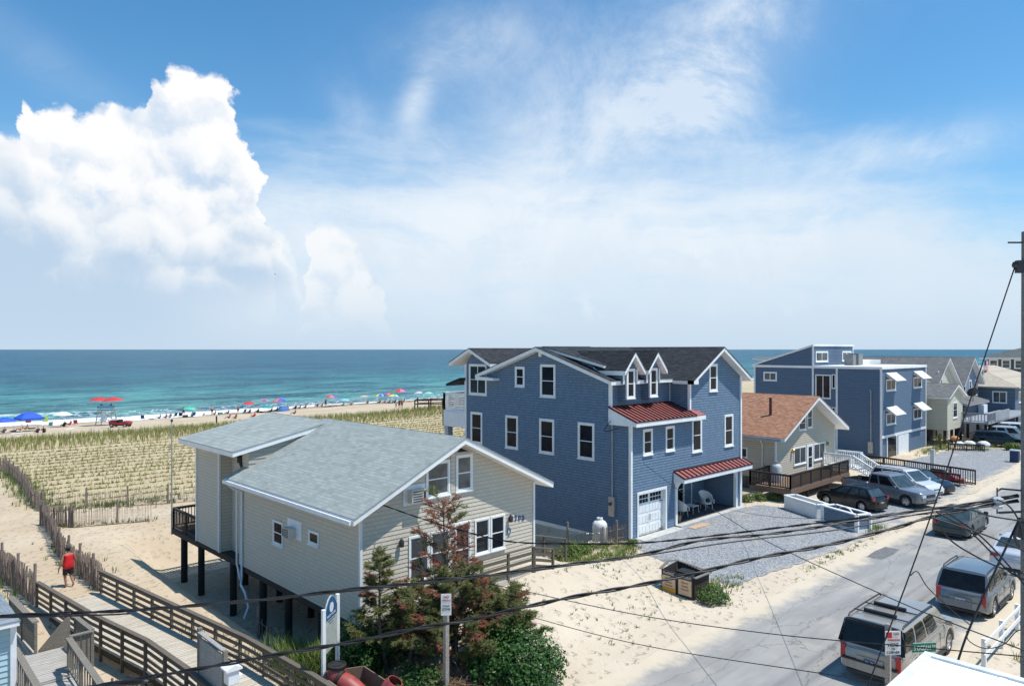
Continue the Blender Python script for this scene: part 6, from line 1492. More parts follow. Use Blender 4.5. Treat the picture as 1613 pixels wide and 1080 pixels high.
sand_fence('sand fence running from the dune corner down to right boardwalk rail', [(9.8, 52.8), (9.5, 49), (8.9, 44.5), (8.85, 40.5), (8.95, 36.3)], 1.25, .062, 2.2, .10)
sand_fence('sand fence on the left edge of the beach path ending at the left boardwalk rail', [(2.5, 62), (5.0, 50), (5.9, 43), (6.2, 39.5), (6.45, 36.2)], 1.45, .062, 2.6, .10)
sand_fence('short curved slat screen around the white gas tank', [(28.2, 25.3), (28.8, 24.5), (29.5, 24.15), (30.6, 24.1), (31.6, 23.95)], 1.05, .10, 3, .03)
sand_fence('dark remnant of slat fence under the beige cottage by the long grass', [(12.4, 27.6), (13.0, 26.2), (13.8, 25.0), (14.6, 24.2)], 1.0, .12, 2.0, .08)
PK = empty('grey_picket_fence', (7.4, 23.5, 0), 'small grey picket fence between the wooden steps and the boardwalk', 'fence')
m = MB()
for i in range(18): a = i/17; x, y = 6.55+1.3*a, 25.2-3.2*a; z = ground_z(x, y); m.box(x-.03, y-.03, z-.05, x+.03, y+.03, z+1.05+.05*random.random())
m.beam((6.5, 25.3, -.1), (7.9, 21.9, -.1), .03, .07); m.build('pickets', WOODG, PK)
PJ = empty('slim_flagpole', (13.9, 41.97, .2), 'tall thin bare metal pole fixed at corner of the beige cottage deck', 'pole')
MB().tube([(13.90, 41.97, .2), (13.90, 41.97, 6.45)], .045, 8, r2=.03).build('pole', GREYM, PJ, smooth=60); MB().lathe([(.02, 6.45), (.07, 6.5), (.07, 6.58), (.02, 6.62)], (13.90, 41.97, 0), 8).build('finial', DARKM, PJ)

# ================================================================ plants
random.seed(11)
GR_G = leafmat('dune grass green', (.14, .18, .04), (.38, .39, .11)); GR_Y = leafmat('dune grass straw', (.26, .20, .10), (.46, .37, .19)); GR_L = leafmat('lush grass', (.06, .12, .025), (.20, .25, .07))
LEAF = leafmat('glossy bush leaves', (.018, .06, .016), (.075, .16, .035), .4); PINE_G = leafmat('pine needles', (.05, .075, .02), (.20, .20, .07)); PINE_B = leafmat('dead pine needles', (.14, .05, .03), (.34, .14, .08))
BARK = wood('pine bark', (.17, .125, .10)); BRUSH = leafmat('dry brush', (.12, .07, .04), (.34, .22, .13))
def blades(mb, x, y, z, n, h, sp, w_=.012, r0=.06, lean=.35):
    for _ in range(n):
        a = random.uniform(0, 2*pi); r_ = r0*random.random()**.5; bx, by = x+r_*cos(a), y+r_*sin(a)
        a2 = a+random.uniform(-.8, .8); hh = h*random.uniform(.6, 1.1); l_ = hh*lean*random.uniform(.3, 1.3)*sp
        dx, dy = cos(a2), sin(a2); px, py = -dy*w_, dx*w_
        mb.add([(bx-px, by-py, z-.02), (bx+px, by+py, z-.02), (bx+dx*l_*.4+px*.8, by+dy*l_*.4+py*.8, z+hh*.6), (bx+dx*l_*.4-px*.8, by+dy*l_*.4-py*.8, z+hh*.6), (bx+dx*l_, by+dy*l_, z+hh)], [(0, 1, 2, 3), (3, 2, 4)])
def stuff(name, mb, m_): mb.open = True; o = mb.build(name, m_); return tag(o, kind='stuff')
def leftlim(y):
    P_ = [(10.8, 55), (10.6, 59.5), (11.4, 68), (11.9, 78), (9.2, 92), (4, 103)]
    for (x0, y0), (x1, y1) in zip(P_, P_[1:]):
        if y <= y1: return x0+(x1-x0)*(y-y0)/(y1-y0)
    return 4
g1, g2, g3 = MB(), MB(), MB()
y = 56.5
while y < 93:
    x = leftlim(y)+.6
    while x < 104:
        dens = .5+.5*mnoise.noise(Vector((x*.07, y*.09, 3)))
        if random.random() < .55+.6*dens:
            xx, yy = x+random.uniform(-.12, .12), y+random.uniform(-.10, .10)
            blades(g1, xx, yy, ground_z(xx, yy), 6, random.uniform(.28, .52)*(.7+.7*dens), 1.2, .018, .09)
        for q in range(4):
            xx, yy = x+random.uniform(0, .6), y+.12+random.uniform(-.10, .10); blades(g2, xx, yy, ground_z(xx, yy)-.02, 4, .15, 2.8, .045, .14)
        for off in (.72, 1.42):
            if random.random() < .16+.42*dens:
                xx, yy = x+random.uniform(-.2, .2), y+off+random.uniform(-.14, .14); blades(g1 if random.random() < .6 else g2, xx, yy, ground_z(xx, yy), 4, random.uniform(.16, .34), 1.4, .015, .07)
        x += random.uniform(.45, .65)
    y += 2.15
y = 91.5
while y < 101.5:
    x = leftlim(y)
    while x < 108:
        xx, yy = x+random.uniform(-.3, .3), y+random.uniform(-.3, .3)
        if mnoise.noise(Vector((xx*.12, yy*.2, 9))) > -.45-.3*(y < 97): blades(g1 if random.random() < .75 else g2, xx, yy, ground_z(xx, yy), 6, random.uniform(.6, 1.0), .8, .022, .18)
        x += .55
    y += .6
for (xa, ya, xb, yb, n, sp, h) in ((10.9, 57.5, 11.6, 77, 260, .7, .6), (11.5, 56.8, 19, 54.6, 170, .7, .45), (10.2, 51.5, 15.5, 48.9, 60, .3, .25), (9.4, 47, 9.3, 37, 70, .5, .3), (3.6, 52, 5.7, 38, 160, .8, .5), (10, 30, 11.6, 22, 60, .5, .35)):
    for _ in range(n):
        t_ = random.random(); xx, yy = xa+(xb-xa)*t_+random.gauss(0, sp), ya+(yb-ya)*t_+random.gauss(0, sp); blades(g3, xx, yy, ground_z(xx, yy), 6, h*random.uniform(.5, 1.3), 1.0, .014, .1)
stuff('dune_grass', g1, GR_G); stuff('dry_straw', g2, GR_Y)
# tall grass by the beach sign, weeds on the lot, tufts by the blue house
for _ in range(330):
    xx, yy = random.gauss(12.3, .75), random.gauss(23.0, .9)
    if xx < 11.1: continue
    blades(g3, xx, yy, ground_z(xx, yy), 9, random.uniform(.5, 1.0), 1.1, .012, .12, .6)
for _ in range(300):
    xx, yy = random.gauss(12.0, .7), random.gauss(20.4, 1.6)
    if xx < 11.1: continue
    blades(g3, xx, yy, ground_z(xx, yy), 7, random.uniform(.2, .55), 1.3, .012, .12, .6)
stuff('lush_grass', g3, GR_L)
g4, g5 = MB(), MB()
for _ in range(620):
    xx, yy = random.uniform(24.2, 31.2), random.uniform(21.6, 25.6)
    e_ = abs((xx-27.8)/4)**2+abs((yy-23.7)/2.0)**2
    if e_ > 1.1*random.uniform(.6, 1.1): continue
    blades(g4 if random.random() < .6 else g5, xx, yy, ground_z(xx, yy), 8, random.uniform(.12, .34), 1.2, .014, .14, .6)
for _ in range(300):
    xx, yy = random.uniform(18.5, 31), random.uniform(14.8, 21.5)
    if mnoise.noise(Vector((xx*.5, yy*.5, 2))) < .0: continue
    blades(g4, xx, yy, ground_z(xx, yy), 5, random.uniform(.05, .16), 1.4, .014, .06, .8)
for (cx, cy, rx, ry, n, h) in ((92, 21, 6, 1.6, 260, .45), (84, 23.6, 6, 1.0, 120, .35), (34, 4.2, 6, 1.5, 420, .2), (43, 4.8, 6, 1.4, 200, .25), (30, 5.2, 1.6, .5, 60, .2), (29.0, 16.6, 1.2, .7, 40, .2), (44.2, 15.6, 1.0, .5, 26, .3), (37, 15.0, 5, .3, 40, .12), (95, 19.2, 4, .8, 80, .4)):
    for _ in range(n):
        xx, yy = cx+random.gauss(0, rx*.5), cy+random.gauss(0, ry*.5); blades(g4 if random.random() < .5 else g5, xx, yy, ground_z(xx, yy), 7, h*random.uniform(.5, 1.3), 1.3, .018, .15, .6)
stuff('weeds', g4, GR_L); stuff('dry_weeds', g5, GR_G)
def leafball(mb, c, r, n, size, seed=0, hollow=.55, flat=1.0):
    """leaves spread through the outer part of an uneven mound"""
    for _ in range(n):
        d = Vector((random.gauss(0, 1), random.gauss(0, 1), random.gauss(0, 1))).normalized()
        if d.z < -.25: d.z = -d.z
        k = 1+.35*mnoise.noise(d*2.2+Vector((seed, 0, 0)))+.18*mnoise.noise(d*6+Vector((0, seed, 0)))
        rr_ = (hollow+(1-hollow)*random.random()**.6)*k
        p = Vector((c[0]+d.x*r[0]*rr_, c[1]+d.y*r[1]*rr_, c[2]+d.z*r[2]*rr_*flat))
        nrm = (d+Vector((random.gauss(0, .5), random.gauss(0, .5), random.gauss(0, .5)+.35))).normalized()
        a = nrm.orthogonal().normalized(); a = Matrix.Rotation(random.uniform(0, 2*pi), 3, nrm) @ a; b_ = nrm.cross(a)
        s_ = size*random.uniform(.6, 1.3)
        mb.add([p-a*s_, p+b_*s_*.55+nrm*s_*.15, p+a*s_, p-b_*s_*.55+nrm*s_*.15], [(0, 1, 2, 3)])
def bush(label, c, r, n, size, mt=None, stems=7, name='bush', cat='bush', group=None, flowers=None, seed=1.0):
    z = ground_z(c[0], c[1]); o = empty(name, (c[0], c[1], z), label, cat, group)
    m = MB()
    for k in range(stems):
        a = 2*pi*k/stems+random.random(); m.tube([(c[0]+.06*cos(a), c[1]+.06*sin(a), z-.1), (c[0]+r[0]*.35*cos(a), c[1]+r[1]*.35*sin(a), z+r[2]*.5), (c[0]+r[0]*.6*cos(a), c[1]+r[1]*.6*sin(a), z+r[2]*.85)], .022, 5, r2=.008)
    m.build('stem', BARK, o)
    m = MB(); m.open = True
    sub = [(c[0], c[1], z+r[2]*.25, 1.0)]+[(c[0]+r[0]*.55*cos(a), c[1]+r[1]*.55*sin(a), z+r[2]*random.uniform(.15, .45), random.uniform(.45, .62)) for a in [2*pi*k/6+random.random() for k in range(6)]]
    tot = sum(s_[3]**2 for s_ in sub)
    for i, (x, y, zz, k) in enumerate(sub): leafball(m, (x, y, zz), (r[0]*k*.8, r[1]*k*.8, r[2]*k*.8), int(n*k*k/tot), size, seed+i*3.3)
    m.build('foliage', mt or LEAF, o)
    if flowers:
        m = MB()
        for _ in range(flowers[1]):
            a = random.uniform(0, 2*pi); e_ = random.uniform(.3, 1.2); p = (c[0]+r[0]*.92*cos(a)*cos(e_), c[1]+r[1]*.92*sin(a)*cos(e_), z+r[2]*(.25+.85*sin(e_))); m.lathe([(.01, 0), (.04, .01), (.05, .03), (.01, .04)], p, 6)
        m.build('flower', flowers[0], o)
    return o
bush('big glossy rose bush with a few pink blooms at the edge of sand lot', (15.35, 15.9), (1.75, 1.9, 1.75), 11000, .062, flowers=(mat('pink bloom', (.45, .05, .12), .6), 4), seed=2)
bush('dark green rounded bush behind blue beach sign', (13.1, 20.9), (1.35, 1.15, 1.75), 6500, .058, seed=5)
bush('dark green bush at near corner of the beige cottage', (14.6, 20.2), (1.4, 1.1, 1.5), 5500, .058, seed=9)
bush('low dark green bush below the red barrels', (12.9, 17.3), (1.0, 1.3, 1.1), 4200, .055, seed=13)
bush('feathery green bush at the front corner of the slatted bin enclosure', (26.6, 15.75), (.75, .75, .75), 2600, .045, leafmat('feathery leaves', (.05, .10, .03), (.16, .24, .07)), seed=4)
bush('small leafy bush between the grey picket fence and the boardwalk', (7.35, 22.2), (.5, .9, .9), 1800, .05, seed=6)
bush('small bush under the notice board next to the boardwalk', (7.9, 19.6), (.7, 1.0, .8), 2200, .05, seed=8)
bush('broad-leaved green plant by the far end of the entrance ramp', (26.3, 23.5), (.9, .7, .75), 1500, .07, GR_L, seed=3)
bush('light green plant at the foot of the blue house left of the gas tank', (28.0, 24.0), (.7, .6, .5), 1100, .06, GR_L, seed=12)
bush('small leafy plant right of the gas tank by the white corner post', (31.1, 23.3), (.4, .35, .4), 600, .045, GR_L, seed=15)
for i, (x, y, r_, lb) in enumerate(((45.9, 24.6, .55, 'first low shrub beside the blue house porch, next to its right post'), (46.9, 24.2, .6, 'second low shrub, left of the dark deck'), (47.7, 23.5, .55, 'yellow-green low shrub, at the near corner under the dark deck'), (48.4, 22.2, .4, 'smallest low shrub, on the open sand nearest the white box'))):
    bush(lb, (x, y), (r_, r_, r_), 700, .06, GR_L, group='low shrubs beside the tan cottage deck', seed=20+i)
bush('flowering yellow-green shrub right of the white sacks', (89.3, 18.0), (.9, .9, .8), 1500, .11, GR_L, seed=31)
bush('yellow-green shrub in front of the long black wagon', (90.6, 16.6), (.8, .6, .7), 900, .10, GR_L, seed=33)
bush('green shrubbery in the shade under the raised grey deck', (101, 20.5), (1.8, 1.0, 1.3), 1200, .12, GR_L, seed=35)
YU_ = empty('spiky_plant', (84.6, 23.4, 0), 'spiky grey-green plant at the end of the low picket fence', 'plant')
m = MB()
for k in range(40):
    a = random.uniform(0, 2*pi); e_ = random.uniform(.3, 1.4); m.beam((84.6, 23.4, .5), (84.6+1.1*cos(a)*cos(e_), 23.4+1.1*sin(a)*cos(e_), .5+1.2*sin(e_)), .05, .01)
m.build('foliage', PINE_G, YU_); MB().tube([(84.6, 23.4, -.1), (84.6, 23.4, .6)], .1, 6).build('stem', BARK, YU_)
def tuft(mb, p, d, n, L_, w_=.006, spread=1.05):
    d = Vector(d).normalized()
    for _ in range(n):
        v = (d+Vector((random.gauss(0, spread), random.gauss(0, spread), random.gauss(0, spread*.7)+.15))).normalized(); s_ = v.orthogonal().normalized()*w_; l_ = L_*random.uniform(.6, 1.1)
        mb.add([p-s_, p+s_, p+v*l_+s_*.4, p+v*l_-s_*.4], [(0, 1, 2, 3)])
def pine(label, base, h, reach, dead, nbr, dens, lean=(0, 0), first=.18, seed=0, multi=1, mt=None):
    random.seed(100+seed); z0 = ground_z(*base); o = empty('pine_tree', (base[0], base[1], z0), label, 'tree', 'seaside pines by the beige cottage')
    tr, liv, dd_ = MB(), MB(), MB(); liv.open = dd_.open = True
    for mI in range(multi):
        a0 = random.uniform(0, 2*pi); hh = h*(1 if mI == 0 else random.uniform(.5, .8)); off = (0, 0) if mI == 0 else (cos(a0)*reach*.5, sin(a0)*reach*.5)
        pts = [Vector((base[0]+(lean[0]+off[0])*t_**1.3+.08*sin(t_*7+seed+mI), base[1]+(lean[1]+off[1])*t_**1.3+.08*cos(t_*6+seed), z0-.1+(hh+.1)*t_)) for t_ in [k/10 for k in range(11)]]
        tr.tube(pts, .085 if mI == 0 else .055, 8, r2=.015)
        nb = nbr if mI == 0 else nbr//2
        for b_i in range(nb):
            f = first+(1-first)*(b_i+.5)/nb; k = min(9, int(f*10)); p = pts[k].lerp(pts[k+1], f*10-k)
            a = b_i*2.4+random.uniform(-.4, .4); ln = reach*(1.05-f*.78)*random.uniform(.65, 1.15)
            q = [p]; dirv = Vector((cos(a), sin(a), .10+.35*f))
            for s_ in range(4): dirv = (dirv+Vector((random.gauss(0, .13), random.gauss(0, .13), .14))).normalized(); q.append(q[-1]+dirv*ln/4)
            tr.tube(q, .026*(1.15-f*.6), 5, r2=.007)
            isdead = random.random() < dead(f); tgt = dd_ if isdead else liv
            tips = [(q[4], dirv)]
            for s_ in range(int(5+ln*6)):
                t_ = random.uniform(.3, 1)*4; i0 = min(3, int(t_)); bp_ = q[i0].lerp(q[i0+1], t_-i0); sd_ = (Vector((cos(a+random.uniform(-1.2, 1.2)), sin(a+random.uniform(-1.2, 1.2)), random.uniform(0, .7)))).normalized(); e_ = bp_+sd_*random.uniform(.14, .36)
                tr.tube([bp_, e_], .009, 4, r2=.005); tips.append((e_, sd_))
            for tp, td in tips:
                nn_ = int(dens*(.5 if isdead else 1)*random.uniform(.6, 1.3))
                for c_ in range(3): tuft(tgt, tp-td*(.08*c_), td, max(4, nn_//3), .15 if not isdead else .13, .010)
    tr.build('trunk', BARK, o, smooth=60)
    if liv.v: liv.build('crown', mt or PINE_G, o)
    if dd_.v: dd_.build('dead_foliage', PINE_B, o)
    return o
pine('tall half-dead pine with reddish-brown top in front of the cottage windows', (15.15, 18.75), 5.1, 2.0, lambda f: .88 if f > .48 else .35, 54, 40, (-.15, .35), seed=1, first=.12)
pine('slimmer yellow-green pine standing left of the half-dead one', (13.35, 20.1), 3.8, 1.3, lambda f: .2, 30, 70, (-.2, .1), seed=2, first=.2)
pine('low spreading pine in front, behind the wooden sign post', (14.45, 17.6), 3.0, 2.4, lambda f: .24, 40, 70, (.2, .2), seed=3, first=.2, multi=3)
pine('low pine leaning out over the sand below the entrance ramp', (16.6, 18.0), 1.7, 1.5, lambda f: .28, 24, 60, (.4, .2), seed=4, first=.2, multi=2)
pine('small brown-tipped pine between slim pine and the cottage corner', (13.9, 19.3), 2.9, 1.1, lambda f: .5, 18, 50, seed=5)
pine('low pine next to the rose bush, nearest the road', (16.2, 17.1), 2.3, 1.4, lambda f: .15, 22, 64, seed=6, multi=2)
random.seed(5)
m = MB(); m.open = True
for _ in range(2600):
    xx, yy = random.gauss(13.0, 1.0), random.gauss(16.4, .9); zz = ground_z(xx, yy)+random.uniform(0, .75)*max(0, 1-((xx-13)/2.2)**2); tuft(m, Vector((xx, yy, zz)), (random.gauss(0, 1), random.gauss(0, 1), .6), 3, .28, .012, .9)
stuff('dry_brush', m, BRUSH)
m = MB()
for _ in range(26):
    a = random.uniform(0, 2*pi); x, y = random.gauss(13.4, .9), random.gauss(16.6, .8); z = ground_z(x, y)+.2; m.tube([(x, y, z), (x+.5*cos(a), y+.5*sin(a), z+.35), (x+1.0*cos(a+.3), y+1.0*sin(a+.3), z+.45)], .022, 5, r2=.008)
tag(m.build('dead_branches', mat('bleached dead wood', (.34, .30, .26), .8), None), 'tangle of bleached dead branches in the brown brush below the pines', 'branches')

# ================================================================ people and the beach
SKIN = {'skin': mat('fair skin', (.50, .28, .19), .55, var=.08), 'tan': mat('tanned skin', (.30, .15, .09), .55, var=.08)}
HAIRM = [mat('dark hair', (.025, .018, .014), .6), mat('fair hair', (.32, .21, .10), .6), mat('brown hair', (.09, .05, .03), .6)]
def skinned(joints, bones, sub=2):
    """one continuous body grown round a skeleton; joints: name -> (x, y, z, radius)"""
    names = list(joints); me = bpy.data.meshes.new('tmp'); me.from_pydata([joints[n][:3] for n in names], [(names.index(a), names.index(b_)) for a, b_ in bones], [])
    o = bpy.data.objects.new('tmp', me); COL.objects.link(o)
    sk = o.modifiers.new('skin', 'SKIN'); sk.use_smooth_shade = True
    for i, n in enumerate(names):
        d = me.skin_vertices[0].data[i]; r_ = joints[n][3]; d.radius = (r_, r_) if not isinstance(r_, tuple) else r_; d.use_root = (n == 'pelvis')
    ss_ = o.modifiers.new('sub', 'SUBSURF'); ss_.levels = sub; ss_.render_levels = sub
    dg = bpy.context.evaluated_depsgraph_get(); out = bpy.data.meshes.new_from_object(o.evaluated_get(dg)); bpy.data.objects.remove(o)
    out.polygons.foreach_set('use_smooth', [True]*len(out.polygons)); return out
def shell(me, pred, off, name, zmin=None):
    """garment: the part of the body picked by pred, lifted off it by off"""
    bm = bmesh.new(); bm.from_mesh(me); bm.normal_update()
    bmesh.ops.delete(bm, geom=[f for f in bm.faces if not pred(f.calc_center_median())], context='FACES')
    nrm = {v: v.normal.copy() for v in bm.verts}
    for v in bm.verts: v.co += nrm[v]*off
    out = bpy.data.meshes.new(name); bm.to_mesh(out); bm.free(); out.polygons.foreach_set('use_smooth', [True]*len(out.polygons)); return out
BONES = [('pelvis', 'waist'), ('waist', 'chest'), ('chest', 'neckb'), ('neckb', 'neck'), ('neck', 'jaw'), ('jaw', 'crown')]
for s_ in 'lr': BONES += [('neckb', 'sh'+s_), ('sh'+s_, 'el'+s_), ('el'+s_, 'wr'+s_), ('wr'+s_, 'ha'+s_), ('pelvis', 'hip'+s_), ('hip'+s_, 'kn'+s_), ('kn'+s_, 'an'+s_), ('an'+s_, 'to'+s_)]
def J(c, l, mirror=True):
    d = dict(c)
    for k, v in l.items():
        if mirror or k[-1] in 'lr' and k in l: d[k+'l'] = v; d[k+'r'] = (-v[0], v[1], v[2], v[3])
    return d
STAND = J(dict(pelvis=(0, 0, .95, .135), waist=(0, 0, 1.10, .12), chest=(0, 0, 1.30, .14), neckb=(0, 0, 1.43, .085), neck=(0, .01, 1.50, .052), jaw=(0, .025, 1.58, .08), crown=(0, .01, 1.67, .085)),
    dict(sh=(.18, 0, 1.40, .06), el=(.26, -.02, 1.13, .042), wr=(.28, .05, .89, .028), ha=(.28, .09, .80, .032), hip=(.10, 0, .88, .095), kn=(.12, .03, .49, .058), an=(.12, -.02, .09, .038), to=(.13, .13, .035, .035)))
SIT = J(dict(pelvis=(0, 0, .17, .14), waist=(0, -.08, .30, .12), chest=(0, -.16, .50, .14), neckb=(0, -.18, .63, .08), neck=(0, -.17, .70, .052), jaw=(0, -.14, .78, .08), crown=(0, -.15, .87, .085)),
    dict(sh=(.18, -.18, .60, .06), el=(.27, -.10, .36, .042), wr=(.22, .14, .36, .028), ha=(.19, .22, .37, .032), hip=(.10, .05, .15, .095), kn=(.14, .42, .40, .058), an=(.13, .66, .09, .038), to=(.14, .80, .05, .035)))
LIE = J(dict(pelvis=(0, 0, .13, .13), waist=(0, -.15, .13, .115), chest=(0, -.36, .14, .13), neckb=(0, -.49, .14, .08), neck=(0, -.56, .14, .052), jaw=(0, -.64, .16, .08), crown=(0, -.74, .17, .085)),
    dict(sh=(.18, -.46, .13, .06), el=(.30, -.22, .08, .042), wr=(.26, .02, .07, .028), ha=(.25, .10, .06, .032), hip=(.10, .07, .12, .095), kn=(.13, .45, .16, .058), an=(.13, .85, .07, .038), to=(.14, .93, .12, .035)))
POSES = {}
for nm, jt, lo, up, hr in (('stand', STAND, lambda p: .55 < p.z < 1.02 and abs(p.x) < .235, lambda p: 1.0 < p.z < 1.42 and abs(p.x) < .21, lambda p: p.z > 1.60 and (p.y < .05 or p.z > 1.69)),
                           ('sit', SIT, lambda p: p.z < .34 and -.14 < p.y < .34 and abs(p.x) < .25, lambda p: .30 < p.z < .62 and p.y < .05 and abs(p.x) < .22, lambda p: p.z > .80 and (p.y < -.11 or p.z > .89)),
                           ('lie', LIE, lambda p: -.12 < p.y < .24 and abs(p.x) < .24, lambda p: -.46 < p.y < -.10 and abs(p.x) < .22, lambda p: p.y < -.68)):
    bd = skinned(jt, BONES, 1); POSES[nm] = (bd, shell(bd, lo, .012, nm+'_shorts'), shell(bd, up, .012, nm+'_top'), shell(bd, hr, .018, nm+'_hair'))
CLOTH = {k: mat(k+' cloth', c_, .75, var=.08) for k, c_ in dict(greyd=(.12, .13, .14), red=(.55, .04, .04), orange=(.62, .18, .05), navy=(.02, .03, .09), black=(.015, .015, .018), brown=(.20, .09, .05), blue=(.05, .14, .38), pink=(.62, .18, .22), aqua=(.20, .50, .52), cream=(.55, .40, .30), white=(.70, .70, .70), royal=(.02, .09, .55), lilac=(.66, .64, .74),
    green=(.06, .52, .33), teal=(.03, .25, .25), dgreen=(.03, .12, .08), peach=(.66, .42, .33), mint=(.30, .62, .52), palep=(.68, .52, .56), yellow=(.78, .60, .05), purple=(.22, .08, .40), lime=(.35, .55, .08), tan=(.45, .33, .22), sky=(.15, .42, .70)).items()}
PAL = dict(rainbow=['purple', 'royal', 'sky', 'green', 'yellow', 'orange', 'red', 'pink'], pinkm=['pink', 'purple', 'pink', 'red'], stripe=['orange', 'yellow', 'royal', 'sky'], lime=['lime', 'yellow', 'green', 'white'], redw=['red', 'white'])
def person(pose, x, y, col, skin, rz, label, z=None, scale=1.0, group='people on the beach'):
    z = ground_z(x, y) if z is None else z
    if pose == 'sit': z -= .04
    bd, lo, up, hr = POSES[pose]; h = hash_(label); o = bpy.data.objects.new('person', bd.copy() if False else bd); COL.objects.link(o)
    if not bd.materials: bd.materials.append(SKIN['skin'])
    o.material_slots[0].link = 'OBJECT'; o.material_slots[0].material = SKIN.get(skin, SKIN['skin'])
    o.location = (x, y, z); o.rotation_euler = (0, 0, rz); o.scale = (scale,)*3; tag(o, label, 'person', group)
    for nm, me, mt in (('shorts', lo, CLOTH[col]), ('top', up, CLOTH[col]), ('hair', hr, HAIRM[h % 3])):
        if nm == 'top' and pose == 'stand' and ('shorts' in label): continue
        if not me.materials: me.materials.append(mt)
        c_ = bpy.data.objects.new(nm, me); COL.objects.link(c_); c_.parent = o; c_.material_slots[0].link = 'OBJECT'; c_.material_slots[0].material = mt
    return o
def hash_(s): return sum((i+1)*ord(c_) for i, c_ in enumerate(s))
def umbrella(x, y, r_, h, col, label, z=None, tilt=.10, name='beach_umbrella', group='umbrellas on the beach'):
    z = ground_z(x, y) if z is None else z; o = empty(name, (x, y, z), label, 'umbrella', group, random.uniform(0, 6))
    cols = [CLOTH[k] for k in PAL.get(col, [col])]; M_ = Matrix.Translation((0, 0, h)) @ Matrix.Rotation(tilt, 4, 'X'); n = 8 if len(cols) < 8 else 8
    m = LMB(); R_ = [(0, 0), (.35, -.05), (.7, -.17), (1, -.36)]
    for i in range(n):
        m.cur = i % len(cols)
        for (r0, z0), (r1, z1) in zip(R_, R_[1:]):
            a, b_ = 2*pi*i/n, 2*pi*(i+1)/n; am = (a+b_)/2
            def q(rr_, zz, an, k=1.0): return M_ @ Vector((r_*rr_*cos(an)*k, r_*rr_*sin(an)*k, r_*zz))
            m.add([q(r0, z0, a), q(r1, z1, a), q(r1, z1+.03, am, .95), q(r0, z0+.01, am, .95)], [(0, 1, 2, 3)]); m.add([q(r0, z0+.01, am, .95), q(r1, z1+.03, am, .95), q(r1, z1, b_), q(r0, z0, b_)], [(0, 1, 2, 3)])
    m.open = True; m.build('canopy', cols, o)
    m = LMB(); m.tube([(0, 0, -.3), (0, 0, h+.02), M_ @ Vector((0, 0, .12))], .022, 6); m.build('pole', CLOTH['white'], o); return o
def beach_chair(x, y, rz, col, label):
    o = empty('beach_chair', (x, y, ground_z(x, y)), label, 'chair', 'folding chairs on the beach', rz); mt = CLOTH[PAL.get(col, [col])[0]]
    m = LMB(); m.prism([(-.28, -.05, .22), (.28, -.05, .22), (.28, .45, .28), (-.28, .45, .28)], (0, 0, .03)); m.build('seat', mt, o)
    m = LMB(); m.prism([(-.28, -.05, .24), (.28, -.05, .24), (.28, -.38, .88), (-.28, -.38, .88)], (0, -.03, 0)); m.build('backrest', mt, o)
    for s_ in (-1, 1):
        m = LMB(); m.tube([(s_*.30, -.38, .9), (s_*.30, -.02, .24), (s_*.30, .48, .28), (s_*.30, .30, 0), (s_*.30, -.30, 0), (s_*.30, .1, .3)], .014, 5); m.build('frame', CHROME, o)
    return o
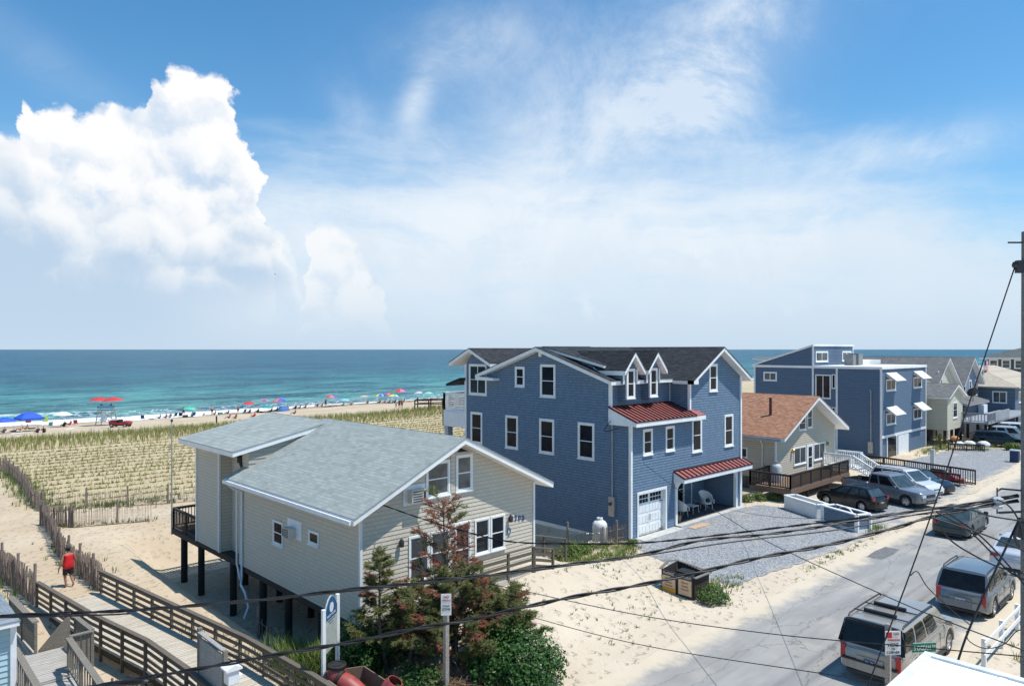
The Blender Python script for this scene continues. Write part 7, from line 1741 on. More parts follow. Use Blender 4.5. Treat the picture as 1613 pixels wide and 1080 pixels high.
BEACH = [
('umb', 18.43, 124.01, 'royal', 1.55, 2.3, 'bright blue umbrella at far left edge of the beach'),
('tent', 21.94, 127.57, 'royal', 3.3, 2.5, 'royal blue pop-up canopy on four legs'),
('umb', 27.89, 135.28, 'lilac', 1.6, 2.4, 'pale lilac-white umbrella between the blue canopy and lifeguard stand'),
('sit', 18.69, 126.75, 'greyd', 'skin', 0.5, 'person in grey seated under the far left blue umbrella'),
('lie', 20.15, 129.27, 'red', 'skin', 2.4, 'person in red lying between blue umbrella and blue canopy'),
('towel', 19.37, 120.92, 'white', '', 0.3, 'white towel in front of the blue canopy'),
('sit', 21.6, 131.8, 'orange', 'skin', 1.0, 'person in orange seated beneath the blue canopy, left of two'),
('sit', 22.43, 132.81, 'orange', 'tan', 1.5, 'person in orange-brown seated beneath the blue canopy, right of two'),
('cooler', 23.32, 133.65, 'brown', '', '', 'brown cooler under the right side of blue canopy'),
('sit', 21.72, 120.51, 'navy', 'skin', 0.2, 'person in navy seated in front of the blue canopy, left of a pair'),
('sit', 22.19, 118.91, 'black', 'skin', -0.3, 'person in black seated in front of the blue canopy, right of a pair'),
('chair', 26.22, 135.83, 'aqua', '', '', 'empty aqua beach chair between canopy and lilac umbrella'),
('sit', 28.02, 135.03, 'black', 'tan', 0.4, 'person in black reclining under the lilac umbrella'),
('sit', 29.39, 137.66, 'red', 'skin', 0.8, 'person in red seated right of the lilac umbrella'),
('chair', 30.39, 138.4, 'redw', '', '', 'red and white striped lounge chair by the lilac umbrella'),
('towel', 27.1, 126.95, 'white', '', 0.6, 'white towel spread in front of the lilac umbrella'),
('chair', 41.77, 141.44, 'navy', '', '', 'lone navy chair at the water edge right of the buggy'),
('lie', 43.11, 141.07, 'white', 'skin', 0.2, 'person on white towel lying just right of lone navy chair'),
('towel', 44.37, 140.2, 'white', '', 0.2, 'white towel on the sand left of the seated row'),
('sit', 44.57, 141.16, 'navy', 'skin', 1.2, 'person in navy seated at left of the row before the green umbrella'),
('sit', 45.59, 140.89, 'brown', 'skin', 1.9, 'person in brown seated second in the row before the green umbrella'),
('sit', 46.77, 142.08, 'blue', 'skin', 2.2, 'person in blue seated on the far side of the row'),
('chair', 47.44, 141.39, 'dgreen', '', '', 'dark green beach chair left of the green umbrella'),
('chair', 48.45, 141.63, 'navy', '', '', 'navy beach chair right beside the dark green chair'),
('stand', 49.83, 143.95, 'black', 'tan', 1.0, 'person in black standing left of the green umbrella'),
('umb', 49.7, 140.24, 'green', 1.5, 1.9, 'sea-green umbrella, lowest on the left half of the beach'),
('cooler', 48.97, 140.46, 'red', '', '', 'long red cooler beneath the green umbrella'),
('chair', 50.52, 140.55, 'blue', '', '', 'blue lounge chair right of the green umbrella'),
('sit', 50.47, 141.09, 'aqua', 'skin', 2.6, 'person in aqua seated under the green umbrella'),
('sit', 52.77, 141.51, 'cream', 'skin', 0, 'small bare-backed child sitting alone on the sand by the surf'),
('stand', 54.38, 141.62, 'black', 'skin', 1.7, 'bare-chested man in black shorts standing at the water edge'),
('sit', 54.83, 141.5, 'brown', 'skin', 1.2, 'person sitting at the heels of the man in black shorts'),
('cooler', 56.23, 142.22, 'teal', '', '', 'small teal bag alone by the surf'),
('sit', 57.79, 142.36, 'navy', 'skin', 0.7, 'person in navy sitting before the pink sunbather'),
('lie', 58.3, 141.13, 'pink', 'skin', 0.6, 'person in pink lying on a towel by the surf'),
('stand', 58.54, 139.25, 'black', 'tan', 1.5, 'tanned person in black shorts standing right of the pink sunbather'),
('chair', 60.6, 141.08, 'dgreen', '', '', 'dark green chair just left of the red umbrella'),
('umb', 61.41, 140.87, 'red', 1.4, 2.3, 'plain red umbrella standing alone in the middle of the beach'),
('sit', 61.54, 140.84, 'red', 'skin', 1.9, 'person in red seated beneath the plain red umbrella'),
('sit', 63.29, 140.94, 'black', 'skin', 0.3, 'person in black seated left of the teal umbrella'),
('lie', 63.89, 140.79, 'black', 'skin', 0, 'person in black stretched out before the teal umbrella'),
('umb', 64.44, 139.35, 'teal', 1.5, 1.5, 'low dark teal umbrella'),
('umb', 64.72, 141.14, 'pinkm', 1.3, 2.6, 'pink and purple umbrella behind the low teal one'),
('sit', 65.81, 140.26, 'black', 'tan', 0.5, 'person in black seated right of the low teal umbrella'),
('umb', 67.65, 140.37, 'rainbow', 1.7, 2.6, 'rainbow umbrella nearest the pink and purple one'),
('shade', 68.09, 139.57, 'blue', 1.7, 1.1, 'blue beach shade pitched low on the sand'),
('sit', 67.16, 140.5, 'greyd', 'skin', 1.8, 'person in grey seated between teal umbrella and blue shade'),
('sit', 70.55, 142.58, 'orange', 'skin', 2.2, 'person in orange seated right of the blue shade'),
('sit', 50.93, 124.9, 'navy', 'skin', 1.5, 'person in navy seated closest to the dune grass, left of a pair'),
('sit', 51.22, 122.91, 'brown', 'skin', 1.8, 'person in brown seated closest to the dune grass, right of a pair'),
('post', 43.28, 110.94, 'dark', '', '', 'short dark post at the edge of the dune grass'),
('sit', 54.57, 123.05, 'red', 'skin', 0.4, 'person in red sitting alone behind cottage roof edge'),
('lie', 53.57, 117.8, 'black', 'tan', 0.2, 'person lying on black towel above cottage roof edge'),
('sit', 63.36, 125.23, 'navy', 'tan', 1.2, 'person in navy alone on the open sand over the cottage ridge'),
('sit', 72.09, 142.19, 'black', 'skin', 0.3, 'person in black, left end of the trio right of the blue shade'),
('sit', 72.99, 141.97, 'greyd', 'tan', 0.9, 'person in grey, middle of the trio right of the blue shade'),
('sit', 74.45, 142.22, 'brown', 'skin', 1.7, 'person in brown, right end of the trio right of the blue shade'),
('sit', 77.56, 142.7, 'navy', 'skin', 0.4, 'person in navy seated left of the standing figure in black'),
('sit', 78.5, 142.47, 'pink', 'skin', 1.1, 'person in pink seated left of the standing figure in black'),
('stand', 78.09, 140.06, 'black', 'tan', 1.3, 'figure all in black standing by the second rainbow umbrella'),
('umb', 79.75, 140.28, 'rainbow', 1.7, 2.5, 'second rainbow umbrella, with sunbathers at its foot'),
('lie', 79.13, 139.75, 'black', 'skin', 0.2, 'person in black lying under the second rainbow umbrella'),
('lie', 80.81, 139.99, 'navy', 'skin', 0.3, 'person in navy lying right of the second rainbow umbrella'),
('sit', 82.02, 139.63, 'black', 'skin', 1.0, 'person in black seated under the pale aqua umbrella'),
('umb', 82.79, 140.14, 'aqua', 1.3, 1.7, 'pale aqua umbrella right of the second rainbow one'),
('chair', 85.35, 141.45, 'white', '', '', 'white framed chair with navy cover beside the aqua umbrella'),
('sit', 85.2, 141.48, 'navy', 'skin', 1.8, 'person in navy upright in the white framed chair'),
('towel', 87.78, 140.88, 'tan', '', 0.1, 'tan towel lying left of the single lounger'),
('sit', 90.02, 142.31, 'brown', 'tan', 2.1, 'tanned person lounging alone in the gap between umbrellas'),
('umb', 89.9, 143.72, 'peach', 1.2, 1.9, 'small peach umbrella near the surf'),
('umb', 94.18, 143.41, 'stripe', 1.4, 2.1, 'orange, yellow and blue umbrella'),
('sit', 93.23, 142.23, 'black', 'skin', 0.4, 'person in black seated under the orange and blue umbrella'),
('sit', 94.45, 141.95, 'red', 'skin', 1.5, 'person in red seated right of the orange and blue umbrella'),
('umb', 95.61, 142.36, 'pinkm', 1.2, 2.3, 'pink umbrella half hidden behind the largest rainbow one'),
('sit', 94.74, 140.54, 'blue', 'skin', 0.9, 'person in blue seated left of the standing couple'),
('umb', 97.89, 140.47, 'rainbow', 2.0, 3.2, 'largest and rightmost rainbow umbrella'),
('umb', 95.79, 140.27, 'lime', 1.4, 2.0, 'green and yellow umbrella under the largest rainbow one'),
('stand', 78.08, 113.5, 'pink', 'skin', 1.5, 'child in pink standing in front of the rightmost group'),
('stand', 78.2, 112.63, 'navy', 'skin', 1.6, 'taller person in navy standing in front of the rightmost group'),
('stand', 78.31, 111.96, 'black', 'tan', 1.4, 'person in black shorts, right of the standing trio'),
('sit', 96.09, 140.19, 'navy', 'skin', 0.5, 'person in navy seated under the green and yellow umbrella'),
('sit', 98.66, 140.28, 'black', 'skin', 1.3, 'person in black seated beneath the largest rainbow umbrella'),
('lie', 100.5, 140.55, 'pink', 'skin', 0.3, 'person in pink lying right of the largest rainbow umbrella'),
('chair', 102.69, 140.75, 'black', '', '', 'black chair between the rainbow and pale pink umbrellas'),
('umb', 104.5, 142.45, 'palep', 1.2, 2.3, 'pale pink umbrella at right end of the beach'),
('umb', 106.68, 141.25, 'mint', 1.3, 2.1, 'mint umbrella at right end of the beach'),
('sit', 104.73, 139.42, 'red', 'skin', 0.8, 'person in red seated left under the mint umbrella'),
('sit', 105.97, 139.04, 'brown', 'skin', 1.6, 'person in brown seated right under the mint umbrella'),
('sit', 108.36, 140.12, 'pink', 'skin', 1.1, 'last person in pink seated beside the white balcony')]
random.seed(3)
for it in BEACH:
    k, x, y, col, lab = it[0], it[1], it[2], it[3], it[-1]
    if k == 'umb': umbrella(x, y, it[4]*.92, it[5], col, lab, tilt=random.uniform(-.12, .12))
    elif k in ('sit', 'lie', 'stand'): person(k, x, y, col, it[4], it[5]+(-pi/2 if k == 'stand' else 0), lab, scale=.75 if 'child' in lab else 1.08)
    elif k == 'chair': beach_chair(x, y, -.4+.8*random.random(), col, lab)
    elif k == 'towel':
        m = MB(); z = ground_z(x, y)+.05; c_, s_ = cos(it[5]), sin(it[5]); n = 6
        m.prism([(x+a*c_-b_*s_, y+a*s_+b_*c_, z+.03*sin(a*3+b_)) for a, b_ in ((-.9, -.42), (.9, -.42), (.92, .42), (-.88, .44))], (0, 0, .03)); tag(m.build('towel', CLOTH[col], None), lab, 'towel', 'towels on the beach')
    elif k == 'cooler':
        o = empty('cooler', (x, y, ground_z(x, y)), lab, 'cooler', 'coolers and bags on the beach', .3)
        m = LMB(); m.box(-.45, -.22, 0, .45, .22, .36); m.build('box', CLOTH[col], o, bevel=.03); m = LMB(); m.box(-.47, -.24, .36, .47, .24, .42); m.build('lid', CLOTH['white'], o, bevel=.02)
    elif k == 'post': tag(MB().tube([(x, y, ground_z(x, y)-.3), (x, y, ground_z(x, y)+1.1)], .12, 8).build('post', PILE, None, smooth=60), lab, 'post')
    elif k == 'shade':
        o = empty('beach_tent', (x, y, ground_z(x, y)), lab, 'beach tent', None, .4); m = LMB(); vs = [(1.5*cos(2*pi*i/10)*(1-j/5*(j/5)*.0)*cos(j*pi/10), 1.2*sin(2*pi*i/10)*cos(j*pi/10), 1.05*sin(j*pi/10)) for j in range(6) for i in range(10)]
        m.add(vs, [(j*10+i, j*10+(i+1) % 10, (j+1)*10+(i+1) % 10, (j+1)*10+i) for j in range(5) for i in range(10)]); m.open = True; m.build('canopy', CLOTH['blue'], o, smooth=60)
    elif k == 'tent':
        z = ground_z(x, y); o = empty('canopy_tent', (x, y, z), lab, 'canopy', None, .15); m = LMB(); h = 2.05
        for (a, b_) in (((-1.55, -1.55), (1.55, -1.55)), ((1.55, -1.55), (1.55, 1.55)), ((1.55, 1.55), (-1.55, 1.55)), ((-1.55, 1.55), (-1.55, -1.55))):
            mid = ((a[0]+b_[0])*.25, (a[1]+b_[1])*.25)
            m.add([(a[0], a[1], h), (b_[0], b_[1], h), (b_[0]*.5, b_[1]*.5, h+.62), (a[0]*.5, a[1]*.5, h+.62), (0, 0, h+.85), (a[0], a[1], h-.25), (b_[0], b_[1], h-.25)], [(0, 1, 2, 3), (3, 2, 4), (5, 6, 1, 0)])
        m.open = True; m.build('canopy', CLOTH['royal'], o)
        for a in (-1, 1):
            for b_ in (-1, 1): m = LMB(); m.tube([(a*1.5, b_*1.5, -.2), (a*1.5, b_*1.5, h)], .03, 6); m.build('leg', CLOTH['white'], o)
for x, y, c_, lb in ((21.8, 127.4, 'pink', 'dark pink towel hanging under the blue canopy'), (23.9, 127.2, 'lime', 'green and white towel hanging at the right of blue canopy')):
    z = ground_z(x, y)+1.3; m = MB(); m.prism([(x-.35, y, z), (x+.35, y, z), (x+.33, y, z+.85), (x-.35, y, z+.85)], (0, .03, 0)); tag(m.build('towel', CLOTH[c_], None), lb, 'towel', 'towels on the beach')
# lifeguard stand
lx_, ly_ = 33.2, 131.0; lz = ground_z(lx_, ly_); LG = empty('lifeguard_stand', (lx_, ly_, lz), 'tall white timber lifeguard stand with bench, white board and ladder', 'lifeguard stand')
WT = wood('white washed timber', (.58, .54, .46))
def R_(x, y, z): c_, s_ = cos(-.75), sin(-.75); return (lx_+x*c_-y*s_, ly_+x*s_+y*c_, lz+z)
for sx_ in (-1, 1):
    for sy_ in (-1, 1): m = MB(); m.beam(R_(sx_*1.35, sy_*.9, -.2), R_(sx_*1.1, sy_*.45, 2.5), .11, .11); m.build('leg', WT, LG)
m = MB()
for sy_ in (-1, 1): m.beam(R_(-1.3, sy_*.8, .4), R_(1.15, sy_*.5, 2.3), .05, .1); m.beam(R_(1.3, sy_*.8, .4), R_(-1.15, sy_*.5, 2.3), .05, .1)
for sx_ in (-1, 1): m.beam(R_(sx_*1.3, -.8, 1.0), R_(sx_*1.25, .75, 1.0), .05, .08)
m.build('brace', WT, LG)
m = MB(); m.beam(R_(-1.4, -.1, 2.5), R_(1.4, -.1, 2.5), 1.2, .08); m.beam(R_(-1.2, .1, 2.85), R_(1.2, .1, 2.85), .4, .06); m.build('seat', WT, LG); m = MB(); m.beam(R_(-1.3, -.45, 3.05), R_(1.3, -.45, 3.05), .05, .45); m.build('backrest', CLOTH['sky'], LG)
m = MB(); m.prism([R_(-.5, -.9, .7), R_(.45, -.9, .7), R_(.3, -.65, 2.45), R_(-.35, -.65, 2.45)], (0, .04, 0)); m.build('white_board', WHITE2, LG)
for sx_, c_, lb in ((-.75, 'orange', 'lifeguard in orange seated on the left of the tall stand'), (.8, 'navy', 'lifeguard in navy seated on the right of the tall stand')):
    p = R_(sx_, .05, 2.78); person('sit', p[0], p[1], c_, 'tan', -.75, lb, z=p[2]-.02, group='lifeguards on the stand')
for sx_, lb in ((-1.0, 'left red umbrella fixed over the lifeguard stand'), (1.15, 'right red umbrella fixed over the lifeguard stand')):
    p = R_(sx_, -.2, 2.5); umbrella(p[0], p[1], 1.65, 2.1, 'red', lb, z=p[2], tilt=.05, group='red umbrellas on the lifeguard stand')
# beach buggy
ux, uy = 32.2, 119.5; uz = ground_z(ux, uy); UT = empty('beach_buggy', (ux, uy, uz), 'red and black open beach buggy with rescue board parked below lifeguard stand', 'buggy', None, -.75); UT.scale = (.86, .86, .86)
RP = mat('red buggy panels', (.36, .02, .02), .4)
m = LMB(); m.prism([(-1.7, -.75, .55), (1.65, -.75, .5), (1.75, -.7, .85), (1.0, -.72, 1.1), (.55, -.72, .8), (-.5, -.72, .8), (-.6, -.75, 1.1), (-1.7, -.75, 1.1)], (0, 1.5, 0)); m.build('body', RP, UT, bevel=.03)
m = LMB(); m.box(-1.1, -.70, .3, 1.2, .70, .56); m.box(-.45, -.65, .8, .1, .65, 1.3); m.build('seat', BLACK, UT)
for x in (-1.15, 1.15):
    for s_ in (-1, 1):
        M_ = Matrix.Translation((x, s_*.72, .36)) @ Matrix.Rotation(pi/2, 4, 'X'); m = LMB(); m.lathe([(.2, -.14), (.34, -.14), (.37, -.06), (.37, .06), (.34, .14), (.2, .14)], n=16, mtx=M_); wl = m.build('wheel', TYRE, UT); m = LMB(); m.lathe([(.19, -.15), (.19, .15)], n=12, mtx=M_); m.build('rim', GREYM, wl)
m = LMB()
for s_ in (-1, 1): m.tube([(.75, s_*.68, 1.0), (.25, s_*.62, 1.85), (-.6, s_*.62, 1.85), (-.65, s_*.68, 1.0)], .03, 6)
m.tube([(.25, -.62, 1.85), (.25, .62, 1.85)], .03, 6); m.tube([(-.6, -.62, 1.85), (-.6, .62, 1.85)], .03, 6); m.build('roll_cage', DARKM, UT)
m = LMB(); m.box(-2.9, -.25, 1.2, .0, .25, 1.30); m.build('rescue_board', WHITE2, UT, bevel=.04)
m = LMB(); m.box(-1.6, -.6, 1.1, -.7, .6, 1.18); m.build('cargo_bed', BLACK, UT)
BX = empty('beach_crossing', (74, 97, 0), 'dark timber handrails of a beach crossing beside the blue house balcony', 'railing')
for a, b_ in (((71.6, 98.6), (79, 93.0)), ((73.8, 100.8), (81, 95.4))):
    m = MB()
    for i in range(5): x, y = a[0]+(b_[0]-a[0])*i/4, a[1]+(b_[1]-a[1])*i/4; post(m, x, y, ground_z(x, y)-.2, ground_z(x, y)+1.9, .16)
    for q in (1.85, 1.2): m.beam((*a, ground_z(*a)+q), (*b_, ground_z(*b_)+q), .1, .16)
    m.build('handrail', WOODD, BX)
# gull
GU = empty('gull', (54.2, 114.2, 23.0), 'small white gull gliding in front of the big cloud', 'bird')
m = LMB(); m.tube([(-.28, 0, 0), (-.1, 0, .02), (.12, 0, .03), (.26, 0, .02), (.34, 0, .0)], [.02, .07, .08, .05, .015], 8); GB_ = m.build('body', WHITE2, GU, smooth=60)
for s_ in (-1, 1): m = LMB(); m.prism([(-.08, s_*.04, .04), (.10, s_*.04, .04), (.12, s_*.32, .16), (.0, s_*.62, .08), (-.05, s_*.32, .14)], (0, 0, .012)); m.build('wing', GREYM, GU)

# ---------------------------------------------------------------- the man on the path
K_ = 1.06; mx, my = 8.05, 38.0; mz = ground_z(mx, my)
MJ = dict(pelvis=(0, 0, .95, (.16, .13)), waist=(0, 0, 1.10, (.165, .135)), chest=(0, 0, 1.30, (.17, .13)), neckb=(0, -.01, 1.44, (.09, .08)), neck=(0, .01, 1.51, .058), jaw=(0, .03, 1.585, .078), crown=(0, .01, 1.68, .088),
    shl=(-.20, 0, 1.40, .065), ell=(-.31, -.06, 1.15, .047), wrl=(-.38, -.02, .92, .032), hal=(-.395, .0, .85, (.036, .022)),
    shr=(.20, 0, 1.40, .065), elr=(.30, -.02, 1.15, .047), wrr=(.36, .08, .94, .032), har=(.375, .11, .87, (.036, .022)),
    hipl=(-.10, .0, .88, .10), knl=(-.11, .06, .50, .062), anl=(-.10, -.03, .10, .042), tol=(-.11, .13, .035, .038),
    hipr=(.10, 0, .88, .10), knr=(.12, .02, .50, .062), anr=(.12, -.20, .17, .042), tor=(.13, -.07, .045, .038))
MB_ = list(BONES)
for s_, hx, hy, hz_ in (('l', -.395, .0, .85), ('r', .375, .11, .87)):
    sg = -1 if s_ == 'l' else 1
    for f, (dy, ln) in enumerate(((-.028, .055), (-.010, .068), (.010, .064), (.028, .050))):
        a, b_ = 'f%d%s' % (f, s_), 'g%d%s' % (f, s_); MJ[a] = (hx+sg*.006, hy+dy, hz_-.045-.2*ln, .0095); MJ[b_] = (hx+sg*-.008, hy+dy*1.2+.012, hz_-.05-ln, .0085); MB_ += [('ha'+s_, a), (a, b_)]
    MJ['th'+s_] = (hx-sg*.012, hy+.048, hz_-.005, .012); MJ['tt'+s_] = (hx-sg*.016, hy+.062, hz_-.045, .010); MB_ += [('ha'+s_, 'th'+s_), ('th'+s_, 'tt'+s_)]
bdm = skinned(MJ, MB_, 2); bdm.materials.append(SKIN['tan'])
man = bpy.data.objects.new('person', bdm); COL.objects.link(man); man.location = (mx, my, mz-.01); man.scale = (K_,)*3; man.rotation_euler = (0, 0, radians(14))
tag(man, 'man in red sleeveless top and black shorts walking away along the beach path', 'person')
def dress(nm, pred, off, mt):
    me = shell(bdm, pred, off, nm); me.materials.clear(); me.materials.append(mt); o = bpy.data.objects.new(nm, me); COL.objects.link(o); o.parent = man; sm_ = o.modifiers.new('thick', 'SOLIDIFY'); sm_.thickness = .006; sm_.offset = 1
dress('tank_top', lambda p: .86 < p.z < 1.445 and abs(p.x) < (.235 if p.z < 1.25 else .20), .030, mat('bright red jersey', (.62, .012, .02), .7, var=.1, bump=.4, bs=30))
dress('shorts', lambda p: .58 < p.z < 1.0 and abs(p.x) < .25, .024, CLOTH['black']); dress('hair', lambda p: p.z > 1.60 and (p.y < .045 or p.z > 1.70), .014, HAIRM[0])
m = LMB()
m.lathe([(.05, 1.775), (.09, 1.755), (.105, 1.72), (.106, 1.70)], (0, .0, 0), 14); m.prism([(-.07, .08, 1.705), (.07, .08, 1.705), (.05, .18, 1.69), (-.05, .18, 1.69)], (0, 0, .012)); m.build('cap', CLOTH['black'], man, smooth=50)

# ================================================================ utility pole and wires
UPO = empty('utility_pole', (18.12, 3.45, 0), 'weathered grey timber utility pole at the right-hand edge with insulators', 'pole')
PLM = wood('grey pole timber', (.20, .20, .195)); MB().tube([(18.14, 3.37, -.3), (18.13, 3.37, 6), (18.11, 3.36, 12.95)], .155, 18, r2=.135).build('pole', PLM, UPO, smooth=60)
def fitting(z, pts, r_=.02): return MB().tube(pts, r_, 6).build('bracket', DARKM, UPO, smooth=60)
fitting(0, [(18.0, 3.45, 12.72), (17.78, 3.66, 12.72)]); m = MB(); m.obox((17.98, 3.5, 12.22), (.10, .14, .26), .7); m.lathe([(.05, 0), (.07, .05), (.05, .12)], (17.92, 3.56, 12.2), 8); m.build('clamp', DARKM, UPO)
fitting(0, [(18.0, 3.48, 7.56), (17.7, 3.76, 7.60), (17.62, 3.82, 7.55)]); fitting(0, [(18.0, 3.48, 7.12), (17.66, 3.80, 7.10)], .025); fitting(0, [(17.62, 3.82, 7.62), (17.62, 3.82, 7.08)], .014)
m = MB(); m.lathe([(.05, 7.18), (.11, 7.20), (.12, 7.26), (.06, 7.30), (.11, 7.33), (.12, 7.40), (.05, 7.44)], (17.62, 3.82, 0), 14); m.build('insulator', mat('grey porcelain', (.42, .44, .47), .3, coat=.5), UPO, smooth=50)
m = MB(); m.obox((17.98, 3.46, 6.75), (.14, .14, .32), .7); m.tube([(17.92, 3.5, 6.9), (17.78, 3.55, 6.62), (17.9, 3.5, 6.4)], .035, 6); m.build('clamp', DARKM, UPO)
def smooth_pts(P_, n=6):
    out = []; P_ = [Vector(p) for p in P_]
    for i in range(len(P_)-1):
        p0, p1, p2, p3 = P_[max(0, i-1)], P_[i], P_[i+1], P_[min(len(P_)-1, i+2)]
        for k in range(n): t_ = k/n; out.append(.5*((2*p1)+(p2-p0)*t_+(2*p0-5*p1+4*p2-p3)*t_*t_+(3*p1-p0-3*p2+p3)*t_**3))
    return out+[P_[-1]]
def wire(pts, r_, label, twist=0, group='overhead cables strung to the utility pole', n=7, name='overhead_cable', sm=6):
    P_ = smooth_pts(pts, sm) if len(pts) > 2 else [Vector(p) for p in pts]
    o = empty(name, pts[0], label, 'cable', group)
    if twist:
        L_ = [0]
        for a, b_ in zip(P_, P_[1:]): L_.append(L_[-1]+(b_-a).length)
        Q = []; tot = L_[-1]; N_ = int(tot/.12); j = 0
        for i in range(N_+1):
            s_ = tot*i/N_
            while j < len(L_)-2 and L_[j+1] < s_: j += 1
            Q.append(P_[j].lerp(P_[j+1], (s_-L_[j])/max(1e-6, L_[j+1]-L_[j])))
        for k in range(2):
            m = MB(); m.tube([p+Vector((0, r_*1.0*cos(i*.55+k*pi), r_*1.0*sin(i*.55+k*pi))) for i, p in enumerate(Q)], r_, 5); m.build('strand', CABLE, o, smooth=180)
    else: m = MB(); m.tube(P_, r_, n); m.build('strand', CABLE, o, smooth=180)
    return o
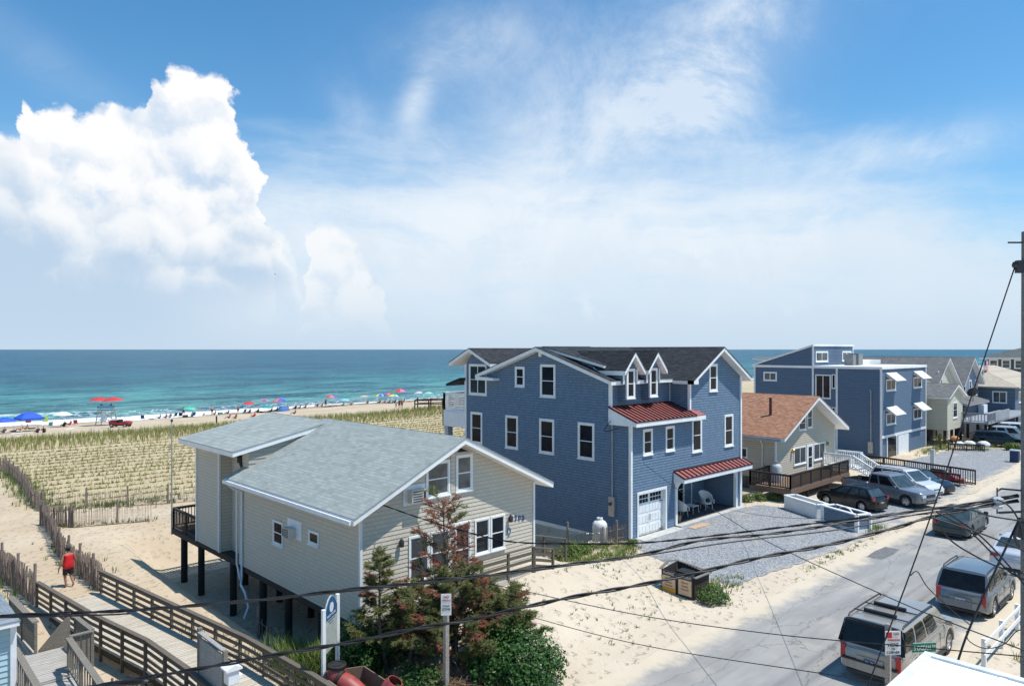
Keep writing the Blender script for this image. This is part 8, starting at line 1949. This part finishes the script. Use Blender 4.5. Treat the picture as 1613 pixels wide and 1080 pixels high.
WR_ = {'w1': [(-12.0, 24.6, 6.63), (1.79, 14.89, 6.03), (2.11, 14.66, 6.03), (3.32, 13.81, 6.01), (3.94, 13.38, 6.01), (5.46, 12.31, 6.07), (6.12, 11.85, 6.12), (6.79, 11.38, 6.18), (7.72, 10.73, 6.23), (8.21, 10.39, 6.29), (8.69, 10.05, 6.3), (9.92, 9.19, 6.43), (11.19, 8.3, 6.55), (12.28, 7.54, 6.79), (13.43, 6.74, 6.86), (14.7, 5.85, 7.01), (15.92, 4.99, 7.19), (16.9, 4.31, 7.29), (17.66, 3.78, 7.41), (18.02, 3.53, 7.46)],
'w2': [(-12.0, 24.6, 3.89), (2.79, 13.93, 4.79), (3.28, 13.59, 4.83), (3.78, 13.25, 4.89), (4.61, 12.68, 5.0), (4.95, 12.45, 5.05), (5.82, 11.86, 5.17), (6.83, 11.17, 5.3), (7.62, 10.62, 5.45), (8.6, 9.95, 5.57), (9.11, 9.61, 5.68), (10.12, 8.92, 5.87), (11.11, 8.24, 6.01), (12.21, 7.49, 6.21), (13.2, 6.82, 6.42), (14.3, 6.06, 6.59), (14.94, 5.63, 6.72), (15.77, 5.06, 6.92), (16.31, 4.7, 7.07), (17.47, 3.91, 7.27), (18.02, 3.53, 7.34)],
'w1b': [(-12.0, 24.6, 6.62), (2.1, 14.59, 6.02), (3.92, 13.32, 6.02), (6.1, 11.81, 6.12), (8.66, 10.02, 6.3), (11.16, 8.29, 6.54), (12.75, 7.18, 6.74), (14.68, 5.84, 6.9), (15.91, 4.99, 7.11), (16.89, 4.31, 7.24), (18.02, 3.53, 7.42)],
't1': [(15.26, 19.31, 2.78), (15.33, 16.37, 3.08), (15.43, 11.45, 3.51), (15.54, 7.75, 4.03), (15.63, 4.95, 4.56), (15.69, 2.99, 4.94)],
't2': [(15.57, 19.01, 2.04), (15.45, 16.41, 2.32), (15.21, 11.29, 2.85), (15.03, 6.29, 3.75), (14.99, 5.04, 3.97)],
't3': [(31.69, 22.97, 4.4), (27.2, 17.68, 4.24), (24.43, 14.24, 4.32), (21.64, 10.79, 4.36), (17.99, 6.06, 4.7), (16.9, 4.62, 4.85), (15.69, 2.99, 5.05)],
't4': [(41.89, 23.6, 0.24), (36.35, 18.97, 1.57), (31.78, 15.12, 2.79), (27.61, 11.6, 4.03), (22.06, 6.92, 5.81), (18.02, 3.53, 7.31)],
't5': [(14.53, 22.08, 4.89), (14.85, 20.2, 4.67), (15.15, 18.49, 4.53), (15.52, 16.43, 4.46), (15.97, 14.16, 4.74), (16.36, 12.14, 5.08), (16.71, 10.34, 5.52), (17.17, 7.96, 6.17), (17.64, 5.53, 6.83), (18.02, 3.53, 7.42)],
'd1': [(15.66, 4.4, 7.33), (15.93, 3.93, 7.01), (16.09, 3.6, 6.64), (16.21, 3.32, 6.29), (16.4, 3.0, 6.1)],
'd2': [(15.57, 4.49, 7.23), (15.81, 4.06, 7.09), (16.07, 3.59, 6.92), (16.4, 3.0, 6.65)],
'd3': [(15.88, 4.19, 7.4), (16.15, 3.93, 7.37), (16.42, 3.67, 7.25), (16.89, 3.23, 7.15)],
'd4': [(15.62, 4.44, 7.25), (15.7, 4.19, 6.84), (15.88, 3.86, 6.58), (16.12, 3.45, 6.36), (16.4, 3.0, 6.26)],
'd5': [(17.1, 3.71, 7.47), (17.11, 3.5, 7.36), (17.04, 3.32, 7.09), (16.89, 3.23, 6.78)],
'd6': [(15.79, 4.27, 7.33), (16.05, 3.8, 6.95), (16.23, 3.42, 6.5), (16.4, 3.0, 5.9)],
'guy': [(17.97, 3.58, 12.23), (17.38, 3.78, 11.15), (16.83, 3.93, 9.99), (16.06, 4.19, 8.61), (15.36, 4.42, 7.27), (14.81, 4.6, 6.23), (14.25, 4.79, 5.2), (13.75, 4.98, 4.36), (13.52, 5.06, 3.94)],
'guy2': [(18.04, 3.51, 6.98), (17.89, 3.55, 6.67), (16.72, 4.07, 4.95), (16.37, 4.19, 4.31), (16.02, 4.33, 3.71)],
'loop1': [(15.29, 4.75, 6.09), (15.41, 4.66, 6.16), (15.61, 4.53, 5.83), (16.04, 4.23, 5.37), (16.38, 3.98, 5.03)],
'loop2': [(16.32, 4.05, 4.93), (16.35, 4.02, 4.74), (16.57, 3.81, 4.59), (16.84, 3.55, 4.66), (17.02, 3.38, 4.91), (17.14, 3.26, 4.97)]}
def lead(p, dirn, L_): return p
wire(WR_['w1'], .0165, 'upper thick black cable bundle crossing the whole view from lower left to the pole', 1)
wire(WR_['w1b'], .014, 'slimmer cable hugging the upper thick bundle')
wire(WR_['w2'], .0205, 'lower and thickest black cable bundle, crossing in front of the pines', 1)
wire(WR_['t1'], .011, 'thin wire crossing the sand lot in front of the bin enclosure'); wire(WR_['t2'], .010, 'lowest thin wire crossing the road at the bottom')
wire(WR_['t3'], .012, 'thin straight wire running from the blue house front down over the silver SUV roof'); wire(WR_['t4'], .010, 'service wire from the porch end past the planter boxes')
wire(WR_['t5'], .014, 'twisted service wire from the beige cottage eave past its house number', 1)
for k, lb in (('d1', 'drooping cable, outermost of the loops over the third parked car'), ('d2', 'drooping cable, topmost of the long loops by the pole'), ('d3', 'short cable running nearly level into the pole'), ('d4', 'drooping cable making the deepest sag by the pole'), ('d5', 'short cable dropping from the porcelain insulator'), ('d6', 'drooping cable ending lowest on the pole')): wire(WR_[k], .016, lb)
G_ = WR_['guy']; e0, e1 = Vector(G_[0]), Vector(G_[-1]); wire([G_[0], G_[4], G_[-1], tuple(e1+(e1-e0)*.42)], .013, 'long steel stay wire slanting down from the pole top', group='stay wires of the utility pole')
G_ = WR_['guy2']; e0, e1 = Vector(G_[0]), Vector(G_[-1]); wire([G_[0], G_[2], G_[-1], tuple(e1+(e1-e0)*.9)], .022, 'short thick stay wire close to the pole', group='stay wires of the utility pole')
wire(WR_['loop1'], .010, 'thin looping wire linking the two stay wires'); wire(WR_['loop2'], .010, 'small slack loop at the foot of the short stay wire')
